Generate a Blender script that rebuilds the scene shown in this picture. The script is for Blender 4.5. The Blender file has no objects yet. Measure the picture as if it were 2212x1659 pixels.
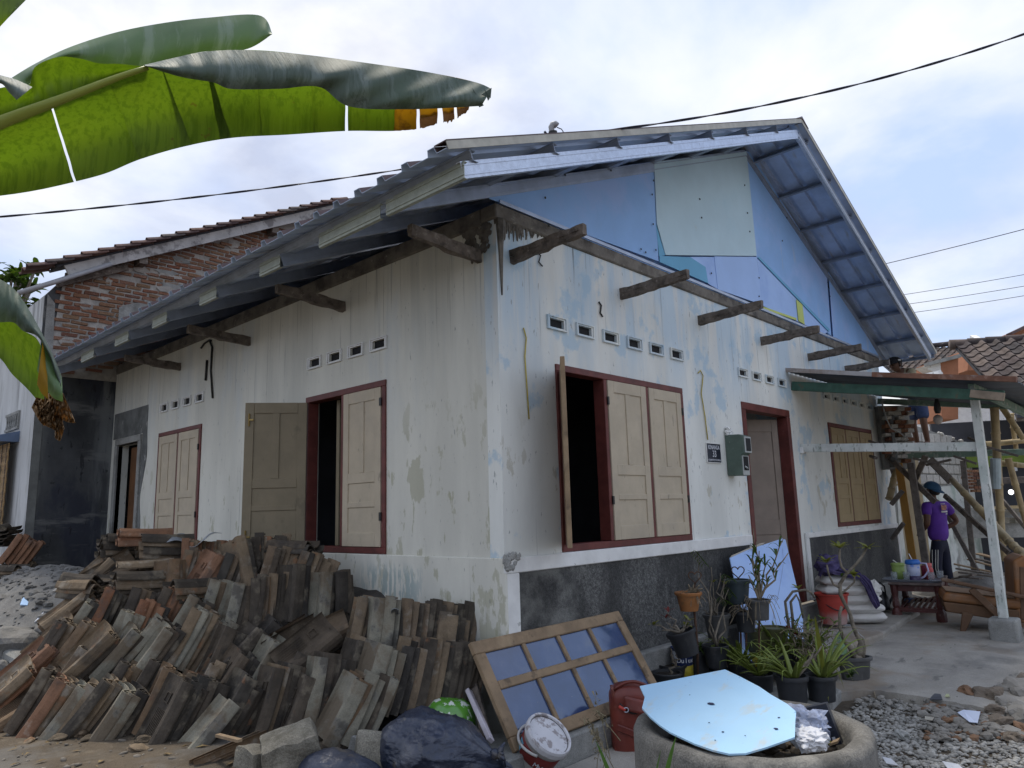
import bpy, bmesh, math, random
from mathutils import Vector, Matrix, noise as mnoise
random.seed(7)
S = bpy.context.scene
COL = S.collection
V = Vector
rad = math.radians
# ---------------------------------------------------------------- camera
# surveyed frame: x runs along the front wall, y along the side wall, z up, 0 = house floor
RM = Matrix(((0.6862703573, 0.1055976751, 0.7196402766),
             (-0.7267815584, 0.1385467496, 0.6727505961),
             (-0.0286629223, -0.9847100737, 0.1718269703)))
FPX, CX, CY, ZC = 1570.84, 1106.0, 829.5, 1.17
camd = bpy.data.cameras.new('camera')
cam = bpy.data.objects.new('camera', camd); COL.objects.link(cam)
camd.sensor_fit = 'HORIZONTAL'; camd.sensor_width = 36.0; camd.lens = FPX / 2212 * 36
camd.clip_start = 0.05; camd.clip_end = 3000
r_, d_, f_ = RM.col[0], RM.col[1], RM.col[2]
m3 = Matrix((r_, -d_, -f_)).transposed()
cam.matrix_world = Matrix.Translation((0, 0, ZC)) @ m3.to_4x4()
S.camera = cam
# ---------------------------------------------------------------- sky, sun, exposure
SUN_EL, SUN_AZ = rad(70), rad(66)        # azimuth counted from +x towards +y
W = bpy.data.worlds.new('World'); S.world = W; W.use_nodes = True
nt = W.node_tree; nt.nodes.clear()
def N(t, **k):
    n = nt.nodes.new(t)
    for a, b in k.items(): setattr(n, a, b)
    return n
wout = N('ShaderNodeOutputWorld'); bg = N('ShaderNodeBackground'); bg.inputs['Strength'].default_value = 0.1
nt.links.new(bg.outputs[0], wout.inputs[0])
sky = N('ShaderNodeTexSky', sky_type='NISHITA', sun_disc=False, sun_elevation=SUN_EL, sun_rotation=rad(90) - SUN_AZ)
sky.air_density = 1.0; sky.dust_density = 2.5; sky.ozone_density = 1.5
tc = N('ShaderNodeTexCoord')
sep = N('ShaderNodeSeparateXYZ'); nt.links.new(tc.outputs['Generated'], sep.inputs[0])
zz = N('ShaderNodeMath', operation='ADD'); nt.links.new(sep.outputs[2], zz.inputs[0]); zz.inputs[1].default_value = 0.22
zm = N('ShaderNodeMath', operation='MAXIMUM'); nt.links.new(zz.outputs[0], zm.inputs[0]); zm.inputs[1].default_value = 0.12
dx = N('ShaderNodeMath', operation='DIVIDE'); nt.links.new(sep.outputs[0], dx.inputs[0]); nt.links.new(zm.outputs[0], dx.inputs[1])
dy = N('ShaderNodeMath', operation='DIVIDE'); nt.links.new(sep.outputs[1], dy.inputs[0]); nt.links.new(zm.outputs[0], dy.inputs[1])
cmb = N('ShaderNodeCombineXYZ'); nt.links.new(dx.outputs[0], cmb.inputs[0]); nt.links.new(dy.outputs[0], cmb.inputs[1])
cmb.inputs[2].default_value = 3.7
def wnoise(scale, detail, rough, dist=0.0):
    n = N('ShaderNodeTexNoise'); n.inputs['Scale'].default_value = scale; n.inputs['Detail'].default_value = detail
    n.inputs['Roughness'].default_value = rough; n.inputs['Distortion'].default_value = dist
    nt.links.new(cmb.outputs[0], n.inputs['Vector']); return n
def wramp(src, stops):
    r = N('ShaderNodeValToRGB'); e = r.color_ramp.elements
    e[0].position, e[0].color = stops[0][0], (*stops[0][1], 1); e[1].position, e[1].color = stops[-1][0], (*stops[-1][1], 1)
    for p, c in stops[1:-1]:
        x = e.new(p); x.color = (*c, 1)
    nt.links.new(src, r.inputs[0]); return r
n1 = wnoise(1.15, 10, 0.52, 0.4); n2 = wnoise(2.3, 12, 0.55, 0.2)
mask = wramp(n1.outputs['Fac'], [(0.40, (0, 0, 0)), (0.50, (.55, .55, .55)), (0.62, (1, 1, 1))])
# cloud brightness: white tops and lilac-grey bellies; the pale veil between them
cl = wramp(n2.outputs['Fac'], [(0.34, (.55, .58, .70)), (0.45, (.73, .76, .86)), (0.55, (.90, .915, .95)), (0.68, (1.0, 1.0, 1.0))])
veil = N('ShaderNodeMix', data_type='RGBA'); veil.inputs[0].default_value = 0.72
nt.links.new(sky.outputs[0], veil.inputs[6]); veil.inputs[7].default_value = (3.9, 4.9, 7.1, 1)
clb = N('ShaderNodeVectorMath', operation='SCALE'); nt.links.new(cl.outputs[0], clb.inputs[0]); clb.inputs['Scale'].default_value = 6.8
mx = N('ShaderNodeMix', data_type='RGBA'); nt.links.new(mask.outputs[0], mx.inputs[0])
nt.links.new(veil.outputs[2], mx.inputs[6]); nt.links.new(clb.outputs[0], mx.inputs[7])
nt.links.new(mx.outputs[2], bg.inputs['Color'])
sl = bpy.data.lights.new('sun', 'SUN'); sl.energy = 1.9; sl.angle = rad(12); sl.color = (1.0, .92, .79)
so = bpy.data.objects.new('sun', sl); COL.objects.link(so)
sdir = V((math.cos(SUN_AZ) * math.cos(SUN_EL), math.sin(SUN_AZ) * math.cos(SUN_EL), math.sin(SUN_EL)))
so.rotation_euler = sdir.to_track_quat('Z', 'Y').to_euler(); so.location = sdir * 30
S.view_settings.view_transform = 'Standard'; S.view_settings.look = 'None'
S.view_settings.exposure = 0.72; S.view_settings.gamma = 1.0; S.view_settings.use_curve_mapping = False
S.render.engine = 'CYCLES'
S.cycles.max_bounces = 8; S.cycles.diffuse_bounces = 4; S.cycles.use_denoising = True
# ---------------------------------------------------------------- survey helpers
CAM = V((0, 0, ZC))
def ray(u, v): return RM @ V(((u - CX) / FPX, (v - CY) / FPX, 1.0))
def at(u, v, d): return CAM + ray(u, v) * d                      # at distance d in front of the lens
def on(u, v, ax, val):                                            # sight line meets an axis plane
    d = ray(u, v); return CAM + d * ((val - CAM[ax]) / d[ax])
def onp(u, v, p, n):                                              # sight line meets any plane
    d = ray(u, v); return CAM + d * ((V(p) - CAM).dot(V(n)) / d.dot(V(n)))
def pxm(px, d): return px * d / FPX
def gd(u, v, z): return (z - ZC) / ray(u, v).z                     # distance at which the sight line comes down to height z
def march(u, v, f, t0=2.0, t1=30.0):                               # distance at which it meets a height field
    d = ray(u, v); t = t0
    while t < t1:
        p = CAM + d * t
        if p.z < f(p.x, p.y): return t
        t += .02
    return t1
# ---------------------------------------------------------------- mesh builder
class MB:
    def __init__(s): s.v = []; s.f = []
    def add(s, vs, fs):
        o = len(s.v); s.v += [tuple(x) for x in vs]; s.f += [tuple(i + o for i in f) for f in fs]; return s
    def obox(s, c, a, b, e):                                       # centre and three half vectors
        c, a, b, e = V(c), V(a), V(b), V(e)
        if a.cross(b).dot(e) < 0: a = -a
        vs = [c - a - b - e, c + a - b - e, c + a + b - e, c - a + b - e, c - a - b + e, c + a - b + e, c + a + b + e, c - a + b + e]
        return s.add(vs, [(0, 3, 2, 1), (4, 5, 6, 7), (0, 1, 5, 4), (1, 2, 6, 5), (2, 3, 7, 6), (3, 0, 4, 7)])
    def box(s, x0, x1, y0, y1, z0, z1):
        return s.obox(((x0 + x1) / 2, (y0 + y1) / 2, (z0 + z1) / 2), ((x1 - x0) / 2, 0, 0), (0, (y1 - y0) / 2, 0), (0, 0, (z1 - z0) / 2))
    def beam(s, p, q, w, h, up=(0, 0, 1)):                          # bar from p to q, w across, h along up
        p, q = V(p), V(q); t = (q - p); L = t.length; t.normalize(); up = V(up)
        a = t.cross(up)
        if a.length < 1e-4: a = t.cross(V((1, 0, 0)))
        a.normalize(); b = a.cross(t).normalized()
        return s.obox((p + q) / 2, t * L / 2, a * w / 2, b * h / 2)
    def tube(s, pts, r, n=8, cap=True, sq=1.0):
        pts = [V(p) for p in pts]; k = len(pts); o = len(s.v)
        rs = r if isinstance(r, (list, tuple)) else [r] * k
        pa = None
        for i, p in enumerate(pts):
            t = (pts[min(i + 1, k - 1)] - pts[max(i - 1, 0)])
            t = t.normalized() if t.length > 1e-9 else V((0, 0, 1))
            if pa is None:
                pa = t.cross(V((0, 0, 1)))
                if pa.length < .05: pa = t.cross(V((1, 0, 0)))
            pa = (pa - t * pa.dot(t)).normalized(); pb = t.cross(pa)
            for j in range(n):
                a = 2 * math.pi * j / n
                s.v.append(tuple(p + pa * math.cos(a) * rs[i] + pb * math.sin(a) * rs[i] * sq))
        for i in range(k - 1):
            for j in range(n):
                a, b = o + i * n + j, o + i * n + (j + 1) % n
                s.f.append((a, b, b + n, a + n))
        if cap:
            s.f.append(tuple(o + j for j in reversed(range(n)))); s.f.append(tuple(o + (k - 1) * n + j for j in range(n)))
        return s
    def lathe(s, prof, n=20, M=None, jit=0.0):                       # (radius, height) profile
        o = len(s.v); M = M or Matrix.Identity(4)
        for (r, z) in prof:
            for j in range(n):
                a = 2 * math.pi * j / n; rr = r * (1 + (random.random() - .5) * jit)
                s.v.append(tuple(M @ V((rr * math.cos(a), rr * math.sin(a), z))))
        for i in range(len(prof) - 1):
            for j in range(n):
                a, b = o + i * n + j, o + i * n + (j + 1) % n
                s.f.append((a, b, b + n, a + n))
        return s
    def prism(s, poly, off):                                         # any flat outline given thickness
        poly = [V(p) for p in poly]; off = V(off); n = len(poly)
        nrm = V((0, 0, 0))
        for i in range(n): nrm += (poly[i] - poly[0]).cross(poly[(i + 1) % n] - poly[0])
        if nrm.dot(off) > 0: poly.reverse()
        vs = poly + [p + off for p in poly]
        fs = [tuple(range(n)), tuple(n + i for i in reversed(range(n)))]
        fs += [(i, i + n, (i + 1) % n + n, (i + 1) % n) for i in range(n)]
        return s.add(vs, fs)
    def grid(s, fn, nu, nv):
        o = len(s.v)
        for j in range(nv + 1):
            for i in range(nu + 1): s.v.append(tuple(fn(i / nu, j / nv)))
        for j in range(nv):
            for i in range(nu):
                a = o + j * (nu + 1) + i; s.f.append((a, a + 1, a + nu + 2, a + nu + 1))
        return s
    def ball(s, c, r, sub=2, sc=(1, 1, 1), nz=0.0, nf=3.0, seed=0.0, M=None):
        bm = bmesh.new(); bmesh.ops.create_icosphere(bm, subdivisions=sub, radius=1.0)
        c = V(c); M = M or Matrix.Identity(3); vs = []
        for v in bm.verts:
            p = v.co.copy(); k = 1 + (nz * mnoise.noise(p * nf + V((seed, seed * 1.7, 3.1))) if nz else 0)
            vs.append(c + M @ V((p.x * sc[0], p.y * sc[1], p.z * sc[2])) * (r * k))
        s.add(vs, [tuple(v.index for v in f.verts) for f in bm.faces]); bm.free(); return s
    def mesh(s, name, m=None, smooth=False):
        me = bpy.data.meshes.new(name); me.from_pydata(s.v, [], s.f); me.update()
        if m: me.materials.append(m)
        if smooth:
            for p in me.polygons: p.use_smooth = True
        return me
    def build(s, name, m, parent=None, smooth=False, bevel=0.0, seg=1, solid=0.0):
        o = bpy.data.objects.new(name, s.mesh(name, m, smooth)); COL.objects.link(o)
        if parent: adopt(o, parent)
        if solid:
            q = o.modifiers.new('solid', 'SOLIDIFY'); q.thickness = solid; q.offset = 0
        if bevel:
            q = o.modifiers.new('bevel', 'BEVEL'); q.width = bevel; q.segments = seg; q.limit_method = 'ANGLE'; q.angle_limit = rad(35)
        return o
def wmat(o):                                                        # world matrix without a depsgraph update
    b = o.matrix_basis
    return wmat(o.parent) @ o.matrix_parent_inverse @ b if o.parent else b
def adopt(o, p):
    o.parent = p; o.matrix_parent_inverse = wmat(p).inverted()
def tag(o, label, cat, group=None, kind=None):
    if label: o['label'] = label
    if cat: o['category'] = cat
    if group: o['group'] = group
    if kind: o['kind'] = kind
    return o
def thing(name, label, cat, loc=(0, 0, 0), group=None):
    o = bpy.data.objects.new(name, None); COL.objects.link(o); o.location = loc; o.empty_display_size = .1
    return tag(o, label, cat, group)
def struct(o): o['kind'] = 'structure'; return o
def inst(name, me, M, parent=None, m=None):                          # a copy that shares mesh data
    o = bpy.data.objects.new(name, me); COL.objects.link(o); o.matrix_basis = M
    if parent: adopt(o, parent)
    if m and len(me.materials):
        o.material_slots[0].link = 'OBJECT'; o.material_slots[0].material = m
    return o
def frame(c, x, y, z): return Matrix(((x[0], y[0], z[0], c[0]), (x[1], y[1], z[1], c[1]), (x[2], y[2], z[2], c[2]), (0, 0, 0, 1)))
# ---------------------------------------------------------------- materials
MATS = {}
def mat(name, base, rough=.8, var=.12, scale=4.0, stretch=(1, 1, 1), layers=(), bump=0.0, bscale=60.0, bstretch=(1, 1, 1), metal=0.0,
        spec=.4, rnd=None, trans=None, emit=None, wave=None, coat=0.0, fine=0.0):
    """base colour with noise variation; layers = (colour, scale xyz, lo, hi, strength[, (axis, v0, v1)]) mix in wear and stains"""
    m = bpy.data.materials.new(name); m.use_nodes = True; t = m.node_tree; nd, lk = t.nodes, t.links
    b = nd['Principled BSDF']; out = nd['Material Output']
    def n(ty, **k):
        x = nd.new(ty)
        for a, c in k.items(): setattr(x, a, c)
        return x
    co = n('ShaderNodeTexCoord')
    oi = n('ShaderNodeObjectInfo')
    vadd = n('ShaderNodeVectorMath', operation='ADD'); lk.new(co.outputs['Object'], vadd.inputs[0])
    rs = n('ShaderNodeVectorMath', operation='SCALE'); rs.inputs[0].default_value = (37.0, 19.0, 53.0)
    lk.new(oi.outputs['Random'], rs.inputs['Scale']); lk.new(rs.outputs[0], vadd.inputs[1])
    def tex(sc, st, det=6, ro=.6):
        mp = n('ShaderNodeMapping'); mp.inputs['Scale'].default_value = st; lk.new(vadd.outputs[0], mp.inputs[0])
        x = n('ShaderNodeTexNoise'); x.inputs['Scale'].default_value = sc; x.inputs['Detail'].default_value = det; x.inputs['Roughness'].default_value = ro
        lk.new(mp.outputs[0], x.inputs['Vector']); return x.outputs['Fac']
    def mixc(fac, a, c, val=None):
        x = n('ShaderNodeMix', data_type='RGBA')
        if isinstance(fac, float): x.inputs[0].default_value = fac
        else: lk.new(fac, x.inputs[0])
        for s_, q in ((6, a), (7, c)):
            if isinstance(q, tuple): x.inputs[s_].default_value = (*q[:3], 1)
            else: lk.new(q, x.inputs[s_])
        return x.outputs[2]
    def ms(src, lo, hi, o0=0.0, o1=1.0):
        x = n('ShaderNodeMapRange'); x.interpolation_type = 'SMOOTHSTEP'
        x.inputs[1].default_value, x.inputs[2].default_value, x.inputs[3].default_value, x.inputs[4].default_value = lo, hi, o0, o1
        lk.new(src, x.inputs[0]); return x.outputs[0]
    if rnd:                                                          # palette chosen per object
        r = n('ShaderNodeValToRGB'); r.color_ramp.interpolation = 'LINEAR'; e = r.color_ramp.elements
        e[0].position, e[0].color = 0, (*rnd[0], 1); e[1].position, e[1].color = 1, (*rnd[-1], 1)
        for i, c in enumerate(rnd[1:-1]): e.new((i + 1) / (len(rnd) - 1)).color = (*c, 1)
        lk.new(oi.outputs['Random'], r.inputs[0]); basec = r.outputs[0]
    else: basec = tuple(base)
    dk = n('ShaderNodeMix', data_type='RGBA', blend_type='MULTIPLY'); dk.inputs[0].default_value = 1.0
    if isinstance(basec, tuple): dk.inputs[6].default_value = (*basec, 1)
    else: lk.new(basec, dk.inputs[6])
    f = ms(tex(scale, stretch), .3, .7, 1 - var, 1 + var)
    cv = n('ShaderNodeCombineXYZ')
    for i in range(3): lk.new(f, cv.inputs[i])
    lk.new(cv.outputs[0], dk.inputs[7]); colr = dk.outputs[2]
    if fine:
        fn_ = ms(tex(140.0, (1, 1, 1), 3), .3, .7, 1 - fine, 1 + fine); c3 = n('ShaderNodeCombineXYZ')
        for i in range(3): lk.new(fn_, c3.inputs[i])
        d2 = n('ShaderNodeMix', data_type='RGBA', blend_type='MULTIPLY'); d2.inputs[0].default_value = 1.0
        lk.new(colr, d2.inputs[6]); lk.new(c3.outputs[0], d2.inputs[7]); colr = d2.outputs[2]
    for L in layers:
        c, sc, lo, hi, stg = L[:5]
        fa = ms(tex(1.0, sc, 7, .62), lo, hi, 0, stg)
        if len(L) > 5:
            for (ax, v0, v1) in (L[5] if isinstance(L[5], list) else [L[5]]):
                sx = n('ShaderNodeSeparateXYZ'); lk.new(co.outputs['Object'], sx.inputs[0])
                g = n('ShaderNodeMath', operation='MULTIPLY'); lk.new(fa, g.inputs[0]); lk.new(ms(sx.outputs['xyz'.index(ax)], v0, v1) if v0 < v1 else ms(sx.outputs['xyz'.index(ax)], v1, v0, 1, 0), g.inputs[1]); fa = g.outputs[0]
        colr = mixc(fa, colr, c)
    lk.new(colr, b.inputs['Base Color'])
    b.inputs['Roughness'].default_value = rough; b.inputs['Metallic'].default_value = metal
    b.inputs['Specular IOR Level'].default_value = spec; b.inputs['Coat Weight'].default_value = coat
    if bump:
        bp = n('ShaderNodeBump'); bp.inputs['Strength'].default_value = bump; bp.inputs['Distance'].default_value = .01
        lk.new(tex(bscale, bstretch, 5), bp.inputs['Height']); lk.new(bp.outputs[0], b.inputs['Normal'])
    if trans:
        tr = n('ShaderNodeBsdfTranslucent'); ad = n('ShaderNodeMixShader'); ad.inputs[0].default_value = trans[1]
        tm = n('ShaderNodeMix', data_type='RGBA', blend_type='MULTIPLY'); tm.inputs[0].default_value = 1.0
        lk.new(colr, tm.inputs[6]); tm.inputs[7].default_value = (*trans[0], 1); lk.new(tm.outputs[2], tr.inputs[0])
        lk.new(b.outputs[0], ad.inputs[1]); lk.new(tr.outputs[0], ad.inputs[2]); lk.new(ad.outputs[0], out.inputs[0])
    if emit: b.inputs['Emission Color'].default_value = (*emit[0], 1); b.inputs['Emission Strength'].default_value = emit[1]
    MATS[name] = m; return m
def glassmat(name, tint, rough=.05, alpha=.25):                        # clear plastic and glass with a film of dirt
    m = bpy.data.materials.new(name); m.use_nodes = True; t = m.node_tree; b = t.nodes['Principled BSDF']; out = t.nodes['Material Output']
    b.inputs['Base Color'].default_value = (*tint, 1); b.inputs['Roughness'].default_value = rough
    tr = t.nodes.new('ShaderNodeBsdfTransparent'); tr.inputs[0].default_value = (.92, .95, .97, 1)
    mx = t.nodes.new('ShaderNodeMixShader'); mx.inputs[0].default_value = alpha
    t.links.new(tr.outputs[0], mx.inputs[1]); t.links.new(b.outputs[0], mx.inputs[2]); t.links.new(mx.outputs[0], out.inputs[0]); return m
G = mat('galvanised', (.52, .57, .66), .34, .10, 30, layers=[((.18, .17, .16), (9, 9, 30), .62, .75, .7)], metal=.75, fine=.08)
M_sheet = mat('roof_metal', (.48, .58, .76), .42, .14, 3, (1, 1, 1), layers=[((.42, .34, .22), (1.2, 7, 1.2), .58, .68, .55)], metal=.35)
M_sheettop = mat('roof_red', (.10, .065, .065), .5, .2, 3)
M_channel = mat('channel_steel', (.36, .41, .50), .42, .15, 6, metal=.5)
M_white = mat('limewash_side', (.63, .62, .55), .85, .10, 2.2, (1, 1, .25),
    layers=[((.40, .42, .40), (7, 7, .28), .48, .70, .40, ('z', 1.7, 3.2)), ((.15, .15, .14), (24, 24, .5), .58, .68, .6, ('z', 2.2, 3.3)),
            ((.36, .35, .24), (3.2, 3.2, 1.5), .60, .63, .6, [('z', 2.6, 1.5), ('y', 6.5, 4.6)]), ((.36, .35, .24), (9, 9, 3.2), .605, .63, .65, [('z', 2.4, 1.3)]), ((.24, .25, .24), (34, 34, 9), .645, .675, .7), ((.22, .22, .21), (30, 30, .45), .63, .69, .5),
            ((.50, .56, .60), (1.6, 1.6, .5), .52, .66, .35, ('z', 1.5, 2.6)), ((.33, .40, .39), (18, 18, 3.5), .47, .52, .85, [('z', .82, .66), ('y', 5.5, 5.2), ('y', 4.45, 4.7)])], bump=.25, bscale=9)
M_front = mat('limewash_front', (.69, .70, .66), .85, .10, 2.0, (1, 1, .25),
    layers=[((.42, .55, .66), (2.0, 2.0, .42), .42, .60, .72, ('z', 1.9, 2.9)), ((.70, .68, .62), (5, 5, .2), .54, .64, .65, ('z', 1.9, 3.0)),
            ((.12, .12, .12), (26, 26, .45), .575, .67, .75, ('z', 2.4, 3.3)), ((.34, .50, .63), (2.6, 2.6, 2.2), .56, .63, .6), ((.25, .26, .26), (30, 30, .4), .63, .69, .45),
            ((.42, .39, .30), (4.2, 4.2, 2.2), .605, .63, .6, ('z', 2.1, 1.3)), ((.26, .27, .27), (32, 32, 9), .65, .68, .7)], bump=.25, bscale=9)
M_trim = mat('white_trim', (.74, .74, .72), .8, .08, 6, layers=[((.35, .35, .34), (10, 10, 14), .62, .68, .7)], bump=.2, bscale=25)
M_dado = mat('pebble_dash', (.115, .115, .11), .95, .40, 34, layers=[((.03, .03, .03), (1.6, 1.6, .8), .46, .62, .75), ((.24, .24, .22), (1.3, 1.3, 1.8), .55, .7, .55)], bump=1.0, bscale=55, fine=.5)
M_dado2 = mat('pebble_dash_dark', (.10, .10, .095), .95, .3, 40, layers=[((.035, .035, .04), (1.8, 1.8, .8), .45, .6, .7), ((.2, .22, .23), (7, 7, 7), .68, .73, .6)], bump=.8, bscale=60, fine=.4)
M_conc = mat('concrete', (.26, .26, .245), .92, .22, 5, layers=[((.12, .12, .11), (3, 3, 3), .55, .7, .7), ((.36, .35, .33), (8, 8, 8), .6, .7, .5)], bump=.7, bscale=22, fine=.2)
M_beamc = mat('ring_beam', (.16, .145, .125), .95, .3, 6, layers=[((.06, .055, .05), (4, 4, 6), .5, .65, .8), ((.36, .34, .30), (14, 14, 14), .62, .68, .6)], bump=.8, bscale=30)
M_red = mat('oxblood_paint', (.125, .032, .026), .55, .22, 9, layers=[((.06, .018, .016), (3, 3, 3), .5, .7, .5), ((.35, .22, .18), (22, 22, 22), .68, .72, .5)], bump=.15, bscale=30)
M_beige = mat('beige_paint', (.47, .40, .295), .6, .07, 5, layers=[((.22, .19, .15), (12, 12, 5), .63, .69, .6), ((.36, .31, .25), (3, 3, 3), .5, .68, .35)], bump=.12, bscale=30)
M_olive = mat('olive_inner_paint', (.225, .185, .12), .6, .08, 5, layers=[((.11, .09, .06), (5, 5, 3), .58, .7, .5)], bump=.1, bscale=30)
M_door = mat('door_paint', (.23, .185, .15), .55, .1, 5, layers=[((.14, .11, .09), (4, 4, 2), .55, .7, .5)], bump=.1, bscale=30)
M_wood = mat('weathered_timber', (.145, .12, .10), .9, .3, 10, (1, 1, 1), layers=[((.045, .038, .032), (14, 14, 14), .48, .66, .75), ((.30, .265, .23), (20, 20, 20), .6, .68, .6)], bump=.8, bscale=38)
M_tan = mat('old_teak', (.25, .175, .105), .75, .2, 7, layers=[((.10, .07, .045), (9, 9, 9), .55, .66, .7), ((.42, .32, .20), (3, 3, 3), .55, .7, .5)], bump=.35, bscale=30)
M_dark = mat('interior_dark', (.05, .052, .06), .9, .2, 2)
M_blue1 = mat('sheet_blue', (.29, .48, .80), .75, .07, 1.5, layers=[((.40, .52, .83), (1.2, 1.2, 1.2), .5, .66, .6), ((.5, .52, .6), (5, 5, 1.2), .60, .72, .35)], spec=.2)
M_lav = mat('sheet_lavender', (.40, .56, .88), .75, .05, 1.5, layers=[((.28, .42, .78), (1.2, 1.2, 1.2), .5, .7, .6)], spec=.2)
M_mint = mat('sheet_mint', (.50, .65, .72), .75, .05, 1.5, layers=[((.45, .42, .33), (2.5, 2.5, 2.5), .68, .72, .5), ((.40, .60, .70), (1, 1, 1), .5, .7, .6)], spec=.2)
M_turq = mat('sheet_turquoise', (.17, .42, .62), .75, .05, 2, spec=.2)
M_yell = mat('sheet_yellow', (.55, .62, .20), .75, .08, 4, spec=.2)
# ================================================================ THE HOUSE
XC, YC = 3.79, 3.665
XR, YB = 12.85, 11.7
house = thing('old_house', 'single storey house with peeling limewashed walls, blue gable sheets and open shutters', 'house', (8.3, 7.6, 0))
def wall_holes(ax, c, thick, u0, u1, z0, z1, holes):
    us = sorted({u0, u1} | {h[0] for h in holes} | {h[1] for h in holes}); zs = sorted({z0, z1} | {h[2] for h in holes} | {h[3] for h in holes})
    mb = MB()
    P = (lambda u, z, k: (u, c + k, z)) if ax == 'y' else (lambda u, z, k: (c + k, u, z))
    for i in range(len(us) - 1):
        for j in range(len(zs) - 1):
            a, b, lo, hi = us[i], us[i + 1], zs[j], zs[j + 1]
            if any(h[0] - 1e-6 <= a and b <= h[1] + 1e-6 and h[2] - 1e-6 <= lo and hi <= h[3] + 1e-6 for h in holes): continue
            for k in (0, thick): mb.add([P(a, lo, k), P(b, lo, k), P(b, hi, k), P(a, hi, k)], [(0, 1, 2, 3)])
    for (a, b, lo, hi) in holes + [(u0, u1, z0, z1)]:
        q = [(a, lo), (b, lo), (b, hi), (a, hi)]
        for i in range(4):
            (ua, za), (ub, zb) = q[i], q[(i + 1) % 4]
            mb.add([P(ua, za, 0), P(ub, zb, 0), P(ub, zb, thick), P(ua, za, thick)], [(0, 1, 2, 3)])
    return mb
VENT_F = [(4.348 + .374 * i, 4.348 + .374 * i + .245, 2.607, 2.722) for i in range(6)] + \
         [(7.665 + .355 * i, 7.665 + .355 * i + .235, 2.595, 2.700) for i in range(4)] + \
         [(10.21 + .362 * i, 10.21 + .362 * i + .215, 2.572, 2.662) for i in range(6)]
VENT_L = [(5.02 + .347 * i, 5.02 + .347 * i + .24, 2.600, 2.716) for i in range(4)] + [(8.645 + .353 * i, 8.645 + .353 * i + .235, 2.58, 2.70) for i in range(4)]
def inner(v, m=.032): return (v[0] + m, v[1] - m, v[2] + m * .62, v[3] - m * .62)
WIN_F, DOOR_F, WIN2_F = (4.43, 6.39, .845, 2.325), (7.68, 8.98, 0.0, 2.31), (10.27, 12.06, .83, 2.25)
WIN_L, WIN2_L, DOOR_L = (5.03, 6.315, .845, 2.325), (8.66, 9.94, .845, 2.31), (10.62, 11.42, -.1, 2.27)
wall_holes('y', YC, .14, XC, XR, 0.0, 3.38, [WIN_F, DOOR_F, WIN2_F] + [inner(v) for v in VENT_F]).build('front_wall', M_front, house)
wall_holes('x', XC, .14, YC + .1405, YB, -.4, 3.36, [WIN_L, WIN2_L, DOOR_L] + [inner(v) for v in VENT_L]).build('side_wall', M_white, house)
MB().box(XR - .14, XR, YC + .142, YB, -.3, 3.36).build('far_wall', M_front, house)
MB().box(XC + .2, XR - .2, YC + .2, YB - .05, 3.30, 3.34).build('blackout_ceiling', M_dark, house)  # unseen, added to keep light from the roof gaps out of the rooms
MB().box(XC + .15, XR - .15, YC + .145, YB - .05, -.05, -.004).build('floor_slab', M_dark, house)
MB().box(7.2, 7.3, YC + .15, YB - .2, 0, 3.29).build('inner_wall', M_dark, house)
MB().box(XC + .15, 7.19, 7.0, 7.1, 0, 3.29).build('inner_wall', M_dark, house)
# wall base, ledge, dado panels
MB().box(XC - .018, XC - .001, YC - .03, 8.66, -.45, .842).build('wall_base', M_white, house, bevel=.006)
mb = MB()
mb.box(XC - .02, 7.63, YC - .032, YC - .002, .735, .842); mb.box(XC - .012, XC + .125, YC - .028, YC - .002, -.45, .7345)
mb.box(7.57, 7.63, YC - .03, YC - .002, 0, .7345)
mb.build('ledge_trim', M_trim, house, bevel=.006)
mb = MB(); mb.box(9.10, 12.80, YC - .032, YC - .002, .735, .80); mb.box(9.10, 9.19, YC - .03, YC - .002, 0, .7345); mb.box(12.73, 12.80, YC - .03, YC - .002, 0, .7345)
mb.build('ledge_trim', M_trim, house, bevel=.006)
MB().box(XC + .126, 7.569, YC - .016, YC - .001, -.02, .734).build('dado_panel', M_dado, house)
MB().box(9.191, 12.729, YC - .016, YC - .001, -.02, .734).build('dado_panel', M_dado2, house)
MB().box(XC + .13, 12.9, YC - .09, YC - .003, -.5, -.022).build('plinth', M_conc, house, bevel=.012)
mb = MB()
for i in range(26): mb.ball((XC + random.uniform(-.03, .12), YC - .03 + random.uniform(-.01, .01), .84 + random.uniform(-.07, .03)), random.uniform(.012, .035), 1, (1, .5, 1), .5, 4, i)
mb.build('mortar_lump', M_conc, house)
# ring beam
MB().box(XC - .02, XR + .02, YC - .022, YC + .15, 3.381, 3.50).build('ring_beam', M_beamc, house, bevel=.01)
MB().box(XC - .02, XC + .13, YC + .151, YB, 3.361, 3.50).build('ring_beam', M_beamc, house, bevel=.01)
mb = MB()                                                           # broken mortar and cement runs under the beam corner
for i in range(60):
    x = XC + abs(random.gauss(0, .22)); h = random.uniform(.03, .22) * max(.15, 1 - (x - XC) * 1.6)
    mb.tube([(x, YC - .004, 3.39), (x + random.uniform(-.008, .008), YC - .007, 3.39 - h * .6), (x + random.uniform(-.012, .012), YC - .003, 3.39 - h)], [.012, .008, .003], 5)
mb.tube([(XC + .035, YC - .004, 3.38), (XC + .04, YC - .006, 3.1), (XC + .045, YC - .004, 2.78)], [.045, .02, .006], 6)
mb.build('cement_drip', M_beamc, house); mb = MB()
for i in range(46):
    y = YC + .05 + abs(random.gauss(0, .16)); mb.ball((XC - .004, y, 3.36 - abs(random.gauss(0, .10))), random.uniform(.015, .05), 1, (.3, 1, 1.1), .5, 3, i)
mb.build('cement_drip', M_beamc, house)
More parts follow.
